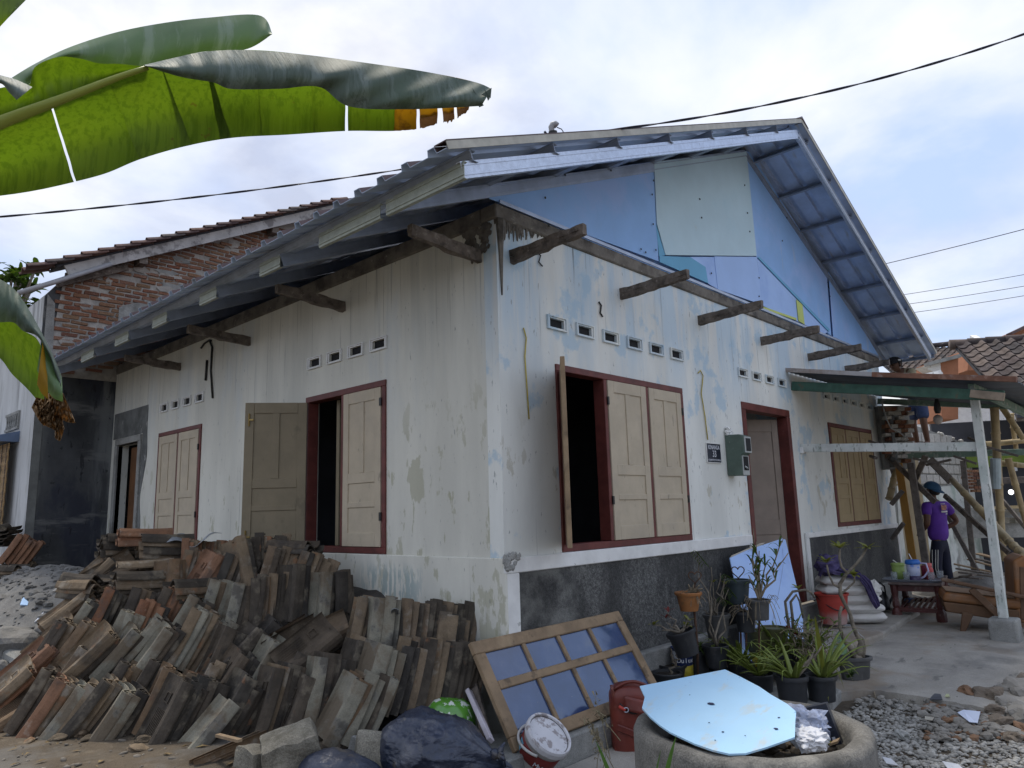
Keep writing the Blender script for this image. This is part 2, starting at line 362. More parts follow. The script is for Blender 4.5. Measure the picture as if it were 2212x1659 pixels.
M_holeshade = mat('hole_shade', (.018, .018, .02), .95, .2, 20)  # flat black painted for the shade inside openings
# vents: stepped mortar rims, a black panel painting each hole's shade
def vent(v, ax):
    mb = MB(); a, b, lo, hi = v
    for (m0, m1, d) in ((0, .014, .020), (.015, .033, .010)):
        for (p, q, r, s) in ((a + m0, b - m0, hi - m1 * .62, hi - m0 * .62), (a + m0, b - m0, lo + m0 * .62, lo + m1 * .62),
                             (a + m0, a + m1, lo + m1 * .62, hi - m1 * .62), (b - m1, b - m0, lo + m1 * .62, hi - m1 * .62)):
            if ax == 'y': mb.box(p, q, YC - d, YC - .001, r, s)
            else: mb.box(XC - d, XC - .001, p, q, r, s)
    vo = mb.build('vent', M_trim if ax == 'x' else M_front, house); i_ = inner(v)
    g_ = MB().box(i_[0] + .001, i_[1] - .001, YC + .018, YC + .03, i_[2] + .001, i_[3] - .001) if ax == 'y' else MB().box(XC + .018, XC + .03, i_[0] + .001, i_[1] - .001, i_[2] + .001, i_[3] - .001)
    g_.build('vent_shade', M_holeshade, vo)
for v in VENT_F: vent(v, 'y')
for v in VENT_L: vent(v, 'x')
# shutters
def leaf(name, o, w, n, width, h, m, parent, rails=None, thick=.034):
    """panelled leaf; o = lower hinge corner, w = unit along the width, n = unit out of the visible face"""
    o, w, n = V(o), V(w).normalized(), V(n).normalized(); z = V((0, 0, 1)); mb = MB()
    def bl(u0, u1, z0, z1, d0, d1):
        mb.obox(o + w * (u0 + u1) / 2 + z * (z0 + z1) / 2 + n * (d0 + d1) / 2, w * (u1 - u0) / 2, z * (z1 - z0) / 2, n * (d1 - d0) / 2)
    s = min(.085, width * .145)
    bl(.01, width - .01, .01, h - .01, -thick * .32, thick * .18)
    bl(0, s, 0, h, -thick / 2, thick / 2); bl(width - s, width, 0, h, -thick / 2, thick / 2)
    rl = rails or [(0, .085), (.245, .28), (.40, .465), (.925, 1)]
    for (a, b) in rl: bl(s + .0006, width - s - .0006, a * h, b * h, -thick / 2 + .0008, thick / 2 - .0008)
    mm = rl[-2][1]
    bl(width / 2 - s * .42, width / 2 + s * .42, mm * h + .0006, rl[-1][0] * h - .0006, -thick / 2 + .001, thick / 2 - .0015)
    return mb.build(name, m, parent, bevel=.003)
M_black = mat('black_iron', (.02, .02, .02), .5, .2, 10)
M_brass = mat('brass_bolt', (.33, .23, .08), .4, .2, 10, metal=.7)
def window_frame(ax, H, muls, jw=.055, depth=.10, proud=.016):
    a, b, lo, hi = H; mb = MB()
    def bx(u0, u1, z0, z1):
        if ax == 'y': mb.box(u0, u1, YC - proud, YC + depth, z0, z1)
        else: mb.box(XC - proud, XC + depth, u0, u1, z0, z1)
    bx(a, b, hi - jw, hi); bx(a, b, lo, lo + jw); bx(a, a + jw, lo + jw + .001, hi - jw - .001); bx(b - jw, b, lo + jw + .001, hi - jw - .001)
    for m_ in muls: bx(m_ - .022, m_ + .022, lo + jw + .001, hi - jw - .001)
    return mb.build('window_frame', M_red, house, bevel=.004)
wf = window_frame('y', WIN_F, [5.085, 5.735])
zl, hl = WIN_F[2] + .058, WIN_F[3] - WIN_F[2] - .116
leaf('shutter', (5.112, YC - .006, zl), (1, 0, 0), (0, -1, 0), .596, hl, M_beige, wf)
leaf('shutter', (5.762, YC - .006, zl), (1, 0, 0), (0, -1, 0), .568, hl, M_beige, wf)
leaf('shutter', (4.475, YC - .03, zl), (-.765, -.644, 0), (.644, -.765, 0), .58, hl, M_tan, wf)['label'] = 'shutter leaf swung open and seen edge on'
wl = window_frame('x', WIN_L, [5.675])
leaf('shutter', (XC - .006, 5.652, zl), (0, -1, 0), (-1, 0, 0), .562, hl, M_beige, wl)
leaf('shutter', (XC - .028, 6.26, zl), V((-.80, .60, 0)), V((-.60, -.80, 0)), .575, hl, M_olive, wl)['label'] = 'open shutter leaf showing its brown inner face'
w2 = window_frame('x', WIN2_L, [9.30], .05)
leaf('shutter', (XC - .006, 8.712, .9), (0, 1, 0), (-1, 0, 0), .565, 1.355, M_beige, w2); leaf('shutter', (XC - .006, 9.324, .9), (0, 1, 0), (-1, 0, 0), .562, 1.355, M_beige, w2)
w3 = window_frame('y', WIN2_F, [10.87, 11.46], .055)
for a, b in ((10.327, 10.846), (10.894, 11.436), (11.484, 12.003)):
    leaf('shutter', (a, YC - .006, .888), (1, 0, 0), (0, -1, 0), b - a, 1.30, mat('ochre_paint', (.34, .255, .135), .6, .08, 5, layers=[((.2, .15, .08), (5, 5, 3), .58, .7, .5)]) if 'ochre_paint' not in MATS else MATS['ochre_paint'], w3)
mb = MB()
for x in (5.095, 6.335):
    for z in (1.2, 2.05): mb.box(x, x + .022, YC - .03, YC - .017, z, z + .07)
mb.build('hinge', M_black, wf)
mb = MB()
for z in (1.12, 2.1): mb.box(XC - .03, XC - .017, 5.075, 5.10, z, z + .07)
mb.build('hinge', M_black, wl)
mb = MB()
for z in (1.2, 2.0): mb.box(XC - .03, XC - .017, 8.69, 8.71, z, z + .07)
mb.build('hinge', M_black, w2)
e_ = V((XC - .028, 6.26, 0)) + V((-.80, .60, 0)) * .535 + V((-.60, -.80, 0)) * .024
mb = MB()
for z in (1.0, 2.1): mb.beam(e_ + V((0, 0, z - .06)), e_ + V((0, 0, z + .06)), .012, .012, (1, 0, 0)); mb.beam(e_ + V((0, 0, z)), e_ + V((.03, -.03, z)), .014, .014)
mb.build('bolt', M_brass, wl)
M_curt = mat('curtain', (.10, .075, .14), .9, .3, 6)
MB().grid(lambda a, b: (4.62 + .2 * a, YC + .3 + .03 * math.sin(a * 20), 1.5 + .68 * b), 16, 6).build('curtain', M_curt, house, True, solid=.006)
MB().box(XC + .13, XC + .17, 5.94, 5.99, .9, 2.27).build('inner_post', M_olive, house)
# front door, ajar
mb = MB(); a, b, lo, hi = DOOR_F
mb.box(a, b, YC - .014, YC + .125, hi - .085, hi); mb.box(a, a + .085, YC - .014, YC + .125, lo, hi - .086); mb.box(b - .085, b, YC - .014, YC + .125, lo, hi - .086)
df = mb.build('door_frame', M_red, house, bevel=.005)
dl = leaf('door_leaf', (b - .10, YC + .13, .01), V((-.85, .52, 0)), V((-.52, -.85, 0)), 1.10, 2.19, M_door, df, [(0, .09), (.36, .44), (.93, 1)], .04)
# side door in bare cement surround
mb = MB(); a, b, lo, hi = DOOR_L
mb.box(XC - .03, XC + .06, a - .08, b + .08, hi, hi + .09); mb.box(XC - .03, XC + .06, b, b + .09, lo - .2, hi - .001); mb.box(XC - .03, XC + .06, a - .09, a, lo - .2, hi - .001)
sd = mb.build('side_door_frame', M_conc, house, bevel=.006)
MB().box(XC + .09, XC + .12, a + .02, b - .25, lo, hi - .05).build('door_leaf', mat('brown_door', (.13, .06, .025), .5, .2, 5), sd)
mb = MB()
pts = []
for i in range(40):
    t = i / 39; pts.append((XC - .006, 10.40 - .18 * math.sin(t * 9) * .3 + .1 * mnoise.noise(V((t * 6, 0, 0))), -.2 + 2.95 * t))
poly = pts + [(XC - .006, 11.65, 2.75), (XC - .006, 11.65, hi + .1), (XC - .006, a - .1, hi + .1), (XC - .006, a - .1, -.2)]
mb.prism(poly, (.005, 0, 0)); mb.build('cement_patch', mat('wet_cement', (.14, .145, .14), .9, .35, 4, layers=[((.45, .45, .43), (9, 9, 4), .6, .66, .8)], bump=.5, bscale=30), house)
# gable sheets
def gp(name, px, m, d, lab=None):
    poly = [on(u, v, 1, YC) for u, v in px]
    o = MB().prism([(p.x, YC - .002 - d, p.z) for p in poly], (0, .006, 0)).build(name, m, house)
    if lab: o['label'] = lab
    return o
MB().prism([(XC, YC + .03, 3.51), (XR, YC + .03, 3.51), (8.32, YC + .03, 5.50)], (0, .03, 0)).build('gable_backing', M_blue1, house)
gp('gable_sheet', [(1053, 400), (1409, 350), (1420, 565), (1204, 486), (1054, 430)], M_blue1, .012)
gp('gable_sheet', [(1409, 352), (1609, 328), (1631, 554), (1434, 552), (1415, 484)], M_mint, .021, 'pale mint sheet')
gp('gable_sheet', [(1414, 484), (1434, 552), (1421, 555)], M_turq, .014)
gp('gable_sheet', [(1421, 554), (1488, 557), (1520, 578), (1526, 613), (1421, 567)], M_turq, .021, 'small turquoise sheet')
gp('gable_sheet', [(1488, 556), (1539, 556), (1547, 625), (1527, 614), (1521, 578)], M_lav, .016)
gp('gable_sheet', [(1539, 555), (1631, 556), (1642, 659), (1547, 626)], M_lav, .022)
gp('gable_sheet', [(1633, 559), (1786, 716), (1780, 722), (1643, 660)], M_lav, .014)
gp('gable_sheet', [(1609, 326), (1620, 330), (1784, 588), (1794, 726), (1782, 716), (1632, 556)], M_blue1, .010)
gp('gable_sheet', [(1787, 588), (1897, 771), (1880, 764), (1797, 728)], M_blue1, .018)
gp('gable_strip', [(1632, 557), (1637, 557), (1788, 712), (1786, 717)], M_turq, .026)
gp('gable_strip', [(1716, 648), (1729, 659), (1734, 702), (1721, 694)], M_yell, .026, 'yellow green offcut')
gp('gable_strip', [(1620, 655), (1716, 688), (1716, 693), (1622, 660)], M_yell, .026)
mb = MB()
for (u, v) in [(1178, 427), (1186, 487), (1221, 378), (1320, 368), (1409, 420), (1411, 484), (1417, 540), (1412, 390), (1609, 400), (1615, 460), (1620, 500), (1537, 590), (1640, 600), (1640, 640), (1512, 430), (1516, 470), (1700, 470), (1793, 640), (1788, 610), (1690, 520), (1385, 538), (1395, 545)]:
    p = on(u, v, 1, YC - .03); mb.ball(p, .012, 1, (1, .5, 1))
mb.build('screw_head', M_black, house)
MB().box(XC + .02, XR - .02, YC - .035, YC - .024, 3.50, 3.53).build('gable_edge_strip', M_channel, house)
# ---- roof
SL = .4237
def zf(x): return 5.60 - SL * abs(8.36 - x)                          # top of the steel chords
YF, EAVE, EAVER = 2.975, 2.80, 13.28
def cchan(mb, p, q, h, w, up, side):                                 # C section with lips, open towards -side
    p, q, up, side = V(p), V(q), V(up).normalized(), V(side).normalized(); t = (q - p) / 2; c = (p + q) / 2; k = .004
    mb.obox(c, t, up * h / 2, side * k / 2)
    for s_ in (-1, 1):
        mb.obox(c - side * w / 2 + up * s_ * (h / 2 - k / 2), t, up * k / 2, side * (w / 2 - k))
        mb.obox(c + up * s_ * h * .28 + side * .004, t, up * h * .035, side * .004)
    return mb
nL, nR = V((-SL, 0, 1)).normalized(), V((SL, 0, 1)).normalized()
mb = MB(); cchan(mb, (EAVE, YF, zf(EAVE) - .052), (8.36, YF, zf(8.36) - .052), .105, .04, nL, (0, -1, 0)); mb.build('fascia', G, house)
mb = MB(); cchan(mb, (8.37, YF, zf(8.37) - .052), (EAVER, YF, zf(EAVER) - .052), .105, .04, nR, (0, -1, 0)); mb.build('fascia', G, house)
G2 = mat('dull_zinc', (.34, .36, .30), .5, .12, 14, layers=[((.45, .47, .42), (5, 20, 20), .55, .7, .4)], metal=.25, fine=.08)
def eave_y(u, v): return on(u, v, 0, EAVE).y
pieces = [(2.955, eave_y(835, 440)), (eave_y(822, 455), eave_y(690, 512))] + [(eave_y(a, b) , eave_y(c, d)) for a, b, c, d in
    ((606, 552, 562, 576), (468, 628, 432, 649), (361, 680, 330, 698), (278, 724, 249, 740), (203, 764, 176, 778))]
for a, b in pieces:
    mb = MB(); cchan(mb, (EAVE - .002, a, zf(EAVE) - .055), (EAVE - .002, b, zf(EAVE) - .055), .11, .03, (0, 0, 1), (-1, 0, 0)); mb.build('eave_board', G2, house)
ry = sorted([YC - .02, 4.35] + [p[0] for p in pieces[2:]] + [5.15, 10.9])
for y in ry:
    for (x0, x1, n_) in ((EAVE + .01, 8.35, nL), (8.37, EAVER, nR)):
        mb = MB(); cchan(mb, (x0, y, zf(x0) - .055), (x1, y, zf(x1) - .055), .10, .04, n_, (0, -1, 0)); mb.build('rafter', M_channel, house)
px = [2.86 + .80 * i for i in range(7)]
for x in px + [2 * 8.36 - q for q in (8.10, 7.42, 6.74, 6.02, 5.30, 4.58, 3.86, 3.30)]:
    mb = MB(); n_ = nL if x < 8.36 else nR
    cchan(mb, (x, YF - .02, zf(x) + .038), (x, YB - .1, zf(x) + .038), .07, .05, n_, (-1 if x < 8.36 else 1, 0, 0)); mb.build('purlin', M_channel, house)
def sheet(y0, y1, x0, x1, n_, right):
    prof = []; y = y0
    while y < y1 - .01:
        for d, h in ((0, 0), (.085, 0), (.098, .038), (.152, .038), (.165, 0)): prof.append((min(y + d, y1), h))
        y += .25
    prof.append((y1, 0)); mb = MB()
    for (yy, h) in prof:
        for x in (x0, x1):
            p = V((x, yy, zf(x) + .082)) + n_ * h; mb.v.append(tuple(p))
    for i in range(len(prof) - 1):
        a = 2 * i; mb.f.append((a, a + 2, a + 3, a + 1))
    o = mb.build('roof_sheet', M_sheet, house, solid=.004); o.data.materials.append(M_sheettop); o.modifiers['solid'].material_offset = 1; o.modifiers['solid'].material_offset_rim = 0
ys = [YF - .05 + .75 * i for i in range(12)]
for y in ys:
    sheet(y, min(y + .7495, YB - .1), EAVE - .17, 8.35, nL, False); sheet(y, min(y + .7495, YB - .1), 8.37, EAVER + .15, nR, True)
for (a, b) in ((8.36, EAVE - .17), (8.36, EAVER + .15)):             # folded barge flashing: cream face, red top
    n_ = nL if b < 8 else nR; p, q = V((a, YF - .058, zf(a) + .098)), V((b, YF - .058, zf(b) + .098))
    mb = MB(); mb.beam(p, q, .006, .05, n_); mb.build('barge_flashing', mat('cream_metal', (.42, .40, .34), .5, .15, 8, metal=.2) if 'cream_metal' not in MATS else MATS['cream_metal'], house)
    mb = MB(); mb.beam(p + n_ * .029 + V((0, .05, 0)), q + n_ * .029 + V((0, .05, 0)), .11, .006, n_); mb.build('barge_flashing', M_sheettop, house)
mb = MB(); mb.prism([(8.18, YF - .07, zf(8.18) + .133), (8.36, YF - .07, zf(8.36) + .15), (8.54, YF - .07, zf(8.54) + .133), (8.36, YF - .07, zf(8.36) + .12)], (0, 8.6, 0)); mb.build('ridge_cap', M_sheettop, house)
# sawn-off old rafters left sticking out of the walls
def stub(p, q, h=.10, w=.05):
    p, q = V(p), V(q); mb = MB(); t = (q - p).normalized(); n = 9
    side = t.cross(V((0, 0, 1))).normalized()
    def f(a, b):
        ang = 2 * math.pi * b; c, s_ = math.cos(ang), math.sin(ang)
        sq = max(abs(c), abs(s_)); c, s_ = c / sq, s_ / sq
        x = p + (q - p) * a; j = mnoise.noise(V((a * 7 + p.x * 3, b * 5, p.y))) * .010
        hh = h * (1.0 - .1 * a) * (.82 if s_ < 0 and a > .5 else 1)
        return x + side * c * (w / 2 + j) + V((0, 0, s_ * (hh / 2 + j)))
    mb.grid(f, 12, 24); k = len(mb.v)
    mb.f.append(tuple(i * 13 + 12 for i in range(24))); mb.f.append(tuple(i * 13 for i in reversed(range(24))))
    return mb.build('rafter_stub', M_wood, house)
for x, ye in ((3.96, 2.95), (5.43, 2.97), (6.86, 2.96), (8.37, 2.97), (9.82, 2.98), (11.23, 3.05)):
    stub((x, YC + .02, 3.105), (x, ye, 3.125))
for y, xe in ((3.85, 3.10), (5.69, 3.09), (7.54, 3.10), (9.39, 3.12)):
    stub((XC + .02, y, 3.12), (xe, y, 3.15))
# fittings on the walls
sg = thing('house_number_plate', 'small black enamel plate with house number beside the meter box', 'sign', (6.946, YC - .01, 1.7))
M_sign = mat('plate_black', (.012, .016, .03), .35, .1, 10); M_letter = mat('letter_white', (.62, .64, .68), .6, .15, 60)
MB().box(6.80, 7.092, YC - .012, YC - .002, 1.605, 1.797).build('plate', M_sign, sg, bevel=.002)
mb = MB()
for (a, b, c, d) in ((6.797, 7.095, 1.797, 1.802), (6.797, 7.095, 1.60, 1.605), (6.795, 6.80, 1.60, 1.802), (7.092, 7.097, 1.60, 1.802)): mb.box(a, b, YC - .014, YC - .002, c, d)
mb.build('rim', M_trim, sg)
def text(s, loc, size, m, parent, rx=90, rz=0, ext=.001, sx=1.0, M=None, name='lettering'):
    c = bpy.data.curves.new(name, 'FONT'); c.body = s; c.size = size; c.extrude = ext; c.align_x = 'CENTER'; c.align_y = 'CENTER'; c.resolution_u = 3
    c.offset = .0
    c.materials.append(m); o = bpy.data.objects.new(name, c); COL.objects.link(o)
    B = (M if M else Matrix.Translation(loc) @ Matrix.Rotation(rad(rz), 4, 'Z') @ Matrix.Rotation(rad(rx), 4, 'X')) @ Matrix.Diagonal((sx, 1, 1, 1))
    me = bpy.data.meshes.new_from_object(o.evaluated_get(bpy.context.evaluated_depsgraph_get())); bpy.data.objects.remove(o)
    o = bpy.data.objects.new(name, me); COL.objects.link(o); o.matrix_basis = B
    if parent: adopt(o, parent)
    return o
text('KENANGA', (6.946, YC - .0135, 1.758), .062, M_letter, sg, sx=.82); text('33', (6.952, YC - .0135, 1.69), .095, M_letter, sg, sx=.9)
text('KLAJURAN RT 01 RW 06', (6.946, YC - .0135, 1.628), .026, M_letter, sg, sx=.92)
mbx = thing('electricity_meter_box', 'grey green steel meter box with glass window on the front wall by the door', 'meter box', (7.42, YC - .1, 1.7))
M_mgreen = mat('meter_green', (.10, .14, .115), .5, .15, 8, layers=[((.30, .33, .28), (16, 16, 8), .66, .7, .7)]); M_mgrey = mat('meter_grey', (.36, .38, .37), .5, .1, 8)
X0, X1 = 7.225, 7.385
mb = MB(); mb.prism([(X0, YC - .001, 1.47), (X0, YC - .001, 1.905), (X0, YC - .16, 1.90), (X0, YC - .215, 1.875), (X0, YC - .215, 1.70), (X0, YC - .175, 1.68), (X0, YC - .175, 1.465)], (X1 - X0, 0, 0)); mb.build('body', M_mgreen, mbx, bevel=.008)
MB().box(X0 + .004, X1 - .004, YC - .222, YC - .216, 1.702, 1.873).build('front_plate', M_mgrey, mbx, bevel=.003); MB().box(X0 + .004, X1 - .004, YC - .182, YC - .176, 1.47, 1.676).build('front_plate', M_mgrey, mbx, bevel=.003)
MB().box(X0 + .03, X1 - .025, YC - .227, YC - .2225, 1.72, 1.855).build('glass_pane', mat('dark_glass', (.008, .008, .01), .35, 0, 1, spec=.15), mbx, bevel=.006)
MB().box(X0 + .025, X1 - .03, YC - .187, YC - .1825, 1.52, 1.665).build('painted_opening', M_holeshade, mbx, bevel=.006)  # black panel on the solid plate, painted as a dark opening
MB().tube([(7.26, YC - .19, 1.56), (7.285, YC - .20, 1.545), (7.31, YC - .192, 1.54)], .009, 6).build('lever', M_mgrey, mbx)
mb = MB()
for i in range(14): mb.ball((7.29 + random.uniform(-.06, .06), YC - .03, 1.925 + random.uniform(-.02, .05)), random.uniform(.012, .03), 1, (1, 1, .8), .5, 4, i)
mb.build('plaster_crumb', M_trim, mbx)
def cable(name, pts, r, m, label, cat, n=5, twist=0, group=None):
    mb = MB(); pts = [V(p) for p in pts]
    if twist:
        L = len(pts)
        for ph in (0, math.pi):
            q = []
            for i, p in enumerate(pts):
                t = (pts[min(i + 1, L - 1)] - pts[max(i - 1, 0)]).normalized(); a = t.cross(V((0, 0, 1))).normalized(); b = a.cross(t)
                q.append(p + (a * math.cos(i * twist + ph) + b * math.sin(i * twist + ph)) * r * .95)
            mb.tube(q, r, n)
    else: mb.tube(pts, r, n)
    return tag(mb.build(name, m, None, True), label, cat, group)
M_yelwire = mat('yellow_wire', (.45, .36, .08), .5, .2, 20); M_cable = mat('black_cable', (.012, .013, .03), .6, .1, 10)
def wallpts(px, d=.012): return [on(u, v, 1, YC - d) for u, v in px]
cable('hanging_wire', wallpts([(1131, 708), (1137, 730), (1134, 770), (1138, 830), (1143, 905)]), .006, M_yelwire, 'yellow wire hanging down the front wall near the house corner', 'wire')
cable('hanging_wire', wallpts([(1508, 806), (1513, 800), (1519, 812), (1515, 850), (1523, 900), (1529, 950)]), .006, M_yelwire, 'yellow wire with looped end hanging above the house number plate', 'wire')
cable('hanging_wire', [on(u, v, 0, XC - .015) for u, v in [(452, 735), (458, 750), (455, 800), (459, 860)]] , .012, M_black, 'black frayed cable end hanging below a rafter stub on the side wall', 'wire')
cable('hanging_wire', [on(u, v, 0, XC - .015) for u, v in [(434, 752), (441, 742), (452, 735), (456, 736)]], .012, M_black, 'short black strap curled under a rafter stub on the side wall', 'wire')
cable('hanging_wire', [on(u, v, 0, XC - .015) for u, v in [(447, 778), (444, 822)]], .014, M_black, 'short black stick of conduit on the side wall beside frayed cable', 'wire')
cable('hanging_wire', wallpts([(1160, 545), (1168, 552), (1164, 566), (1172, 575)]), .006, M_black, 'thin black wire curl under the corner rafter stub', 'wire')
cable('hanging_wire', wallpts([(1294, 652), (1299, 660), (1297, 676), (1302, 684)]), .008, M_black, 'short black wire knot on front wall above the vents', 'wire')
# weatherhead and service drop
wp = on(1192, 300, 1, 3.3)
wh = thing('service_mast', 'grey swan neck service mast poking through the roof with loose wires', 'service mast', wp)
M_pvc = mat('grey_pvc', (.33, .33, .34), .5, .1, 10)
DMAST = (wp - CAM).dot(RM.col[2])
def wpx(u, v): return at(u, v, DMAST)
mb = MB(); mb.tube([wpx(1196, 320), wpx(1194, 300), wpx(1192, 285), wpx(1191, 275), wpx(1194, 269), wpx(1199, 268), wpx(1203, 272)], [.022, .022, .022, .024, .025, .026, .026], 10); mb.build('pipe', M_pvc, wh, True)
mb = MB(); mb.tube([wpx(1195, 296), wpx(1194, 284)], .034, 10); mb.tube([wpx(1184, 291), wpx(1204, 289)], .014, 8); mb.tube([wpx(1178, 305), wpx(1206, 303)], .018, 8); mb.build('clamp', M_black, wh)
mb = MB(); mb.tube([wpx(1176, 284), wpx(1182, 291), wpx(1188, 293)], .009, 6); mb.tube([wpx(1203, 275), wpx(1213, 279), wpx(1221, 292), wpx(1214, 298), wpx(1203, 296)], .004, 5); mb.tube([wpx(1205, 293), wpx(1215, 288), wpx(1226, 291)], .006, 5); mb.build('loose_wire', M_cable, wh)
def sag(a, b, n, s): return [V(a) + (V(b) - V(a)) * (i / n) - V((0, 0, s * 4 * (i / n) * (1 - i / n))) for i in range(n + 1)]
# ================================================================ GROUND, TERRACE, NEIGHBOUR ON THE LEFT
def sst(a, b, x):
    t = max(0, min(1, (x - a) / (b - a))); return t * t * (3 - 2 * t)
def gz(x, y):                                                        # ground height
    z = -.47 + .30 * sst(2.6, 4.4, y) * sst(4.2, 2.6, x) + .33 * sst(6.0, 11.5, y) * sst(4.5, 3.4, x)
    return z + .022 * mnoise.noise(V((x * 1.3, y * 1.3, 0))) + .010 * mnoise.noise(V((x * 6, y * 6, 2)))
M_dirt = mat('dirt', (.085, .066, .045), .95, .25, 3, layers=[((.10, .085, .065), (5, 5, 5), .5, .68, .7), ((.15, .125, .09), (14, 14, 14), .56, .68, .6), ((.14, .135, .125), (1.2, 1.2, 1.2), .5, .62, .6)], bump=1.0, bscale=26, fine=.25)
mb = MB(); mb.grid(lambda a, b: (lambda x, y: (x, y, gz(x, y)))(-3 + 15 * a, -4 + 22 * b), 150, 220); struct(mb.build('ground', M_dirt, None, True))
def pl_lit(R):
    while True:
        x, y = R.uniform(.2, 3.4), R.uniform(2.4, 6.5); return x, y, gz(x, y) + .004
M_far = mat('far_ground', (.15, .13, .10), .95, .2, .5)
struct(MB().add([(-600, -600, -.60), (600, -600, -.60), (600, 600, -.60), (-600, 600, -.60)], [(0, 1, 2, 3)]).build('terrain', M_far))
M_slab = mat('old_cement', (.32, .30, .265), .92, .16, 2.2, layers=[((.15, .145, .135), (1.6, 1.6, 1.6), .5, .66, .65), ((.40, .385, .35), (5, 5, 5), .56, .7, .45), ((.24, .18, .12), (.9, .9, .9), .50, .64, .65), ((.10, .10, .09), (2.2, 6, 2), .62, .68, .6)], bump=.5, bscale=18, fine=.15)
# cement terrace: upper floor, worn apron with a broken edge, step by the door
def tz(x, y): return -.30 - .10 * sst(8.9, 6.4, x) - .04 * sst(2.2, .6, y) + .006 * mnoise.noise(V((x * 3, y * 3, 5)))
def tedge(y): return 6.75 + .10 * mnoise.noise(V((y * 3.1, 1, 0))) + .05 * mnoise.noise(V((y * 11, 4, 0))) - .35 * sst(1.6, .2, y) + .35 * sst(1.9, 2.6, y) * 0 - .9 * sst(2.2, 2.9, y)
mb = MB()
mb.grid(lambda a, b: (lambda y: (lambda x: (x, y, tz(x, y)))(tedge(y) + (22 - tedge(y)) * a ** 1.6))(-3.0 + 6.66 * b), 70, 110)
mb.grid(lambda a, b: (lambda y: (tedge(y) - .03 * (1 - a), y, tz(tedge(y), y) - .2 * (1 - a)))(-3.0 + 6.66 * b), 3, 110)
struct(mb.build('terrace', M_slab, None, True))
struct(MB().prism([(6.9, 2.86, -.235), (8.6, 2.74, -.24), (10.7, 2.90, -.24), (10.7, YC - .092, -.235), (6.9, YC - .092, -.235)], (0, 0, -.2)).build('step', M_slab, None, bevel=.02, seg=2))
struct(MB().box(3.25, 6.6, 3.20, YC - .03, -.55, -.275).build('kerb', M_conc, None, bevel=.012))
struct(MB().prism([(3.15, 2.45, -.455), (4.6, 2.5, -.455), (5.2, 3.19, -.455), (3.3, 3.19, -.455)], (0, 0, .02)).build('path', M_slab, None, bevel=.01))
struct(MB().prism([on(1690, 1580, 2, -.38), on(1745, 1562, 2, -.38), on(1818, 1490, 2, -.38), on(1760, 1465, 2, -.38), on(1560, 1500, 2, -.38)], (0, 0, -.12)).build('paving_slab', M_conc, None, bevel=.012))
# gravel: thousands of rounded pebbles, one object
M_peb = mat('pebble', (.31, .30, .275), .85, .45, 9, layers=[((.45, .44, .40), (16, 16, 16), .56, .68, .6), ((.16, .155, .14), (13, 13, 13), .52, .66, .6)], spec=.3)
def icos(sub):
    bm = bmesh.new(); bmesh.ops.create_icosphere(bm, subdivisions=sub, radius=1); v = [x.co.copy() for x in bm.verts]; f = [tuple(q.index for q in p.verts) for p in bm.faces]; bm.free(); return v, f
ic1, if1 = icos(1)
def scatter(n, place, rmin, rmax, flat=.6, seed=3):
    R = random.Random(seed); mb = MB()
    for _ in range(n):
        x, y, z = place(R); r = rmin * (rmax / rmin) ** (R.random() ** 1.8)
        a = R.random() * 6.28; c, s_ = math.cos(a), math.sin(a); sx, sy, sz = r * R.uniform(.85, 1.5), r * R.uniform(.7, 1.1), r * flat * R.uniform(.7, 1.2)
        tl = R.uniform(-.35, .35); o = len(mb.v)
        for q in ic1:
            px_, py_, pz_ = q.x * sx, q.y * sy, q.z * sz + q.x * sx * tl
            mb.v.append((x + c * px_ - s_ * py_, y + s_ * px_ + c * py_, z + pz_))
        mb.f += [tuple(i + o for i in f) for f in if1]
    return mb
def pl_gravel(R):
    while True:
        x, y = R.uniform(3.9, 7.2), R.uniform(-.9, 2.3)
        if x < tedge(y) + .02 and (x - 3.55) ** 2 + (y - 1.72) ** 2 > .5 ** 2: return x, y, gz(x, y) + R.uniform(-.002, .016)
g = scatter(15000, pl_gravel, .010, .028).build('gravel', M_peb, None, True); tag(g, 'grey river gravel spread between the concrete ring and the terrace', 'gravel', kind='stuff')
def pl_dirt(R):
    while True:
        x, y = R.uniform(.3, 3.7), R.uniform(2.6, 8.5)
        return x, y, gz(x, y) + R.uniform(-.005, .01)
tag(scatter(1500, pl_dirt, .006, .03, .55, 5).build('grit', mat('grit_stone', (.17, .15, .125), .9, .4, 9), None, True), 'small stones and crumbs scattered over the brown dirt', 'stones', kind='stuff')
mb = MB(); R = random.Random(77)
for _ in range(420):
    x, y = R.uniform(.2, 3.6), R.uniform(2.4, 7.0); z = gz(x, y) + .006; a = R.uniform(0, 6.28); l = R.uniform(.01, .045); w = l * R.uniform(.2, .5); c, s_ = math.cos(a), math.sin(a)
    mb.add([(x, y, z), (x + c * l - s_ * w, y + s_ * l + c * w, z + R.uniform(0, .012)), (x + c * l * 2, y + s_ * l * 2, z + R.uniform(-.002, .008)), (x + c * l + s_ * w, y + s_ * l - c * w, z + R.uniform(0, .010))], [(0, 1, 2, 3)])
tag(mb.build('leaves', mat('leaf_litter', (.16, .11, .05), .85, .5, 9, layers=[((.28, .22, .10), (9, 9, 9), .52, .62, .7), ((.06, .045, .03), (7, 7, 7), .54, .64, .7)]), None), 'dry leaf litter and chips strewn over the dirt', 'leaf litter', kind='stuff')
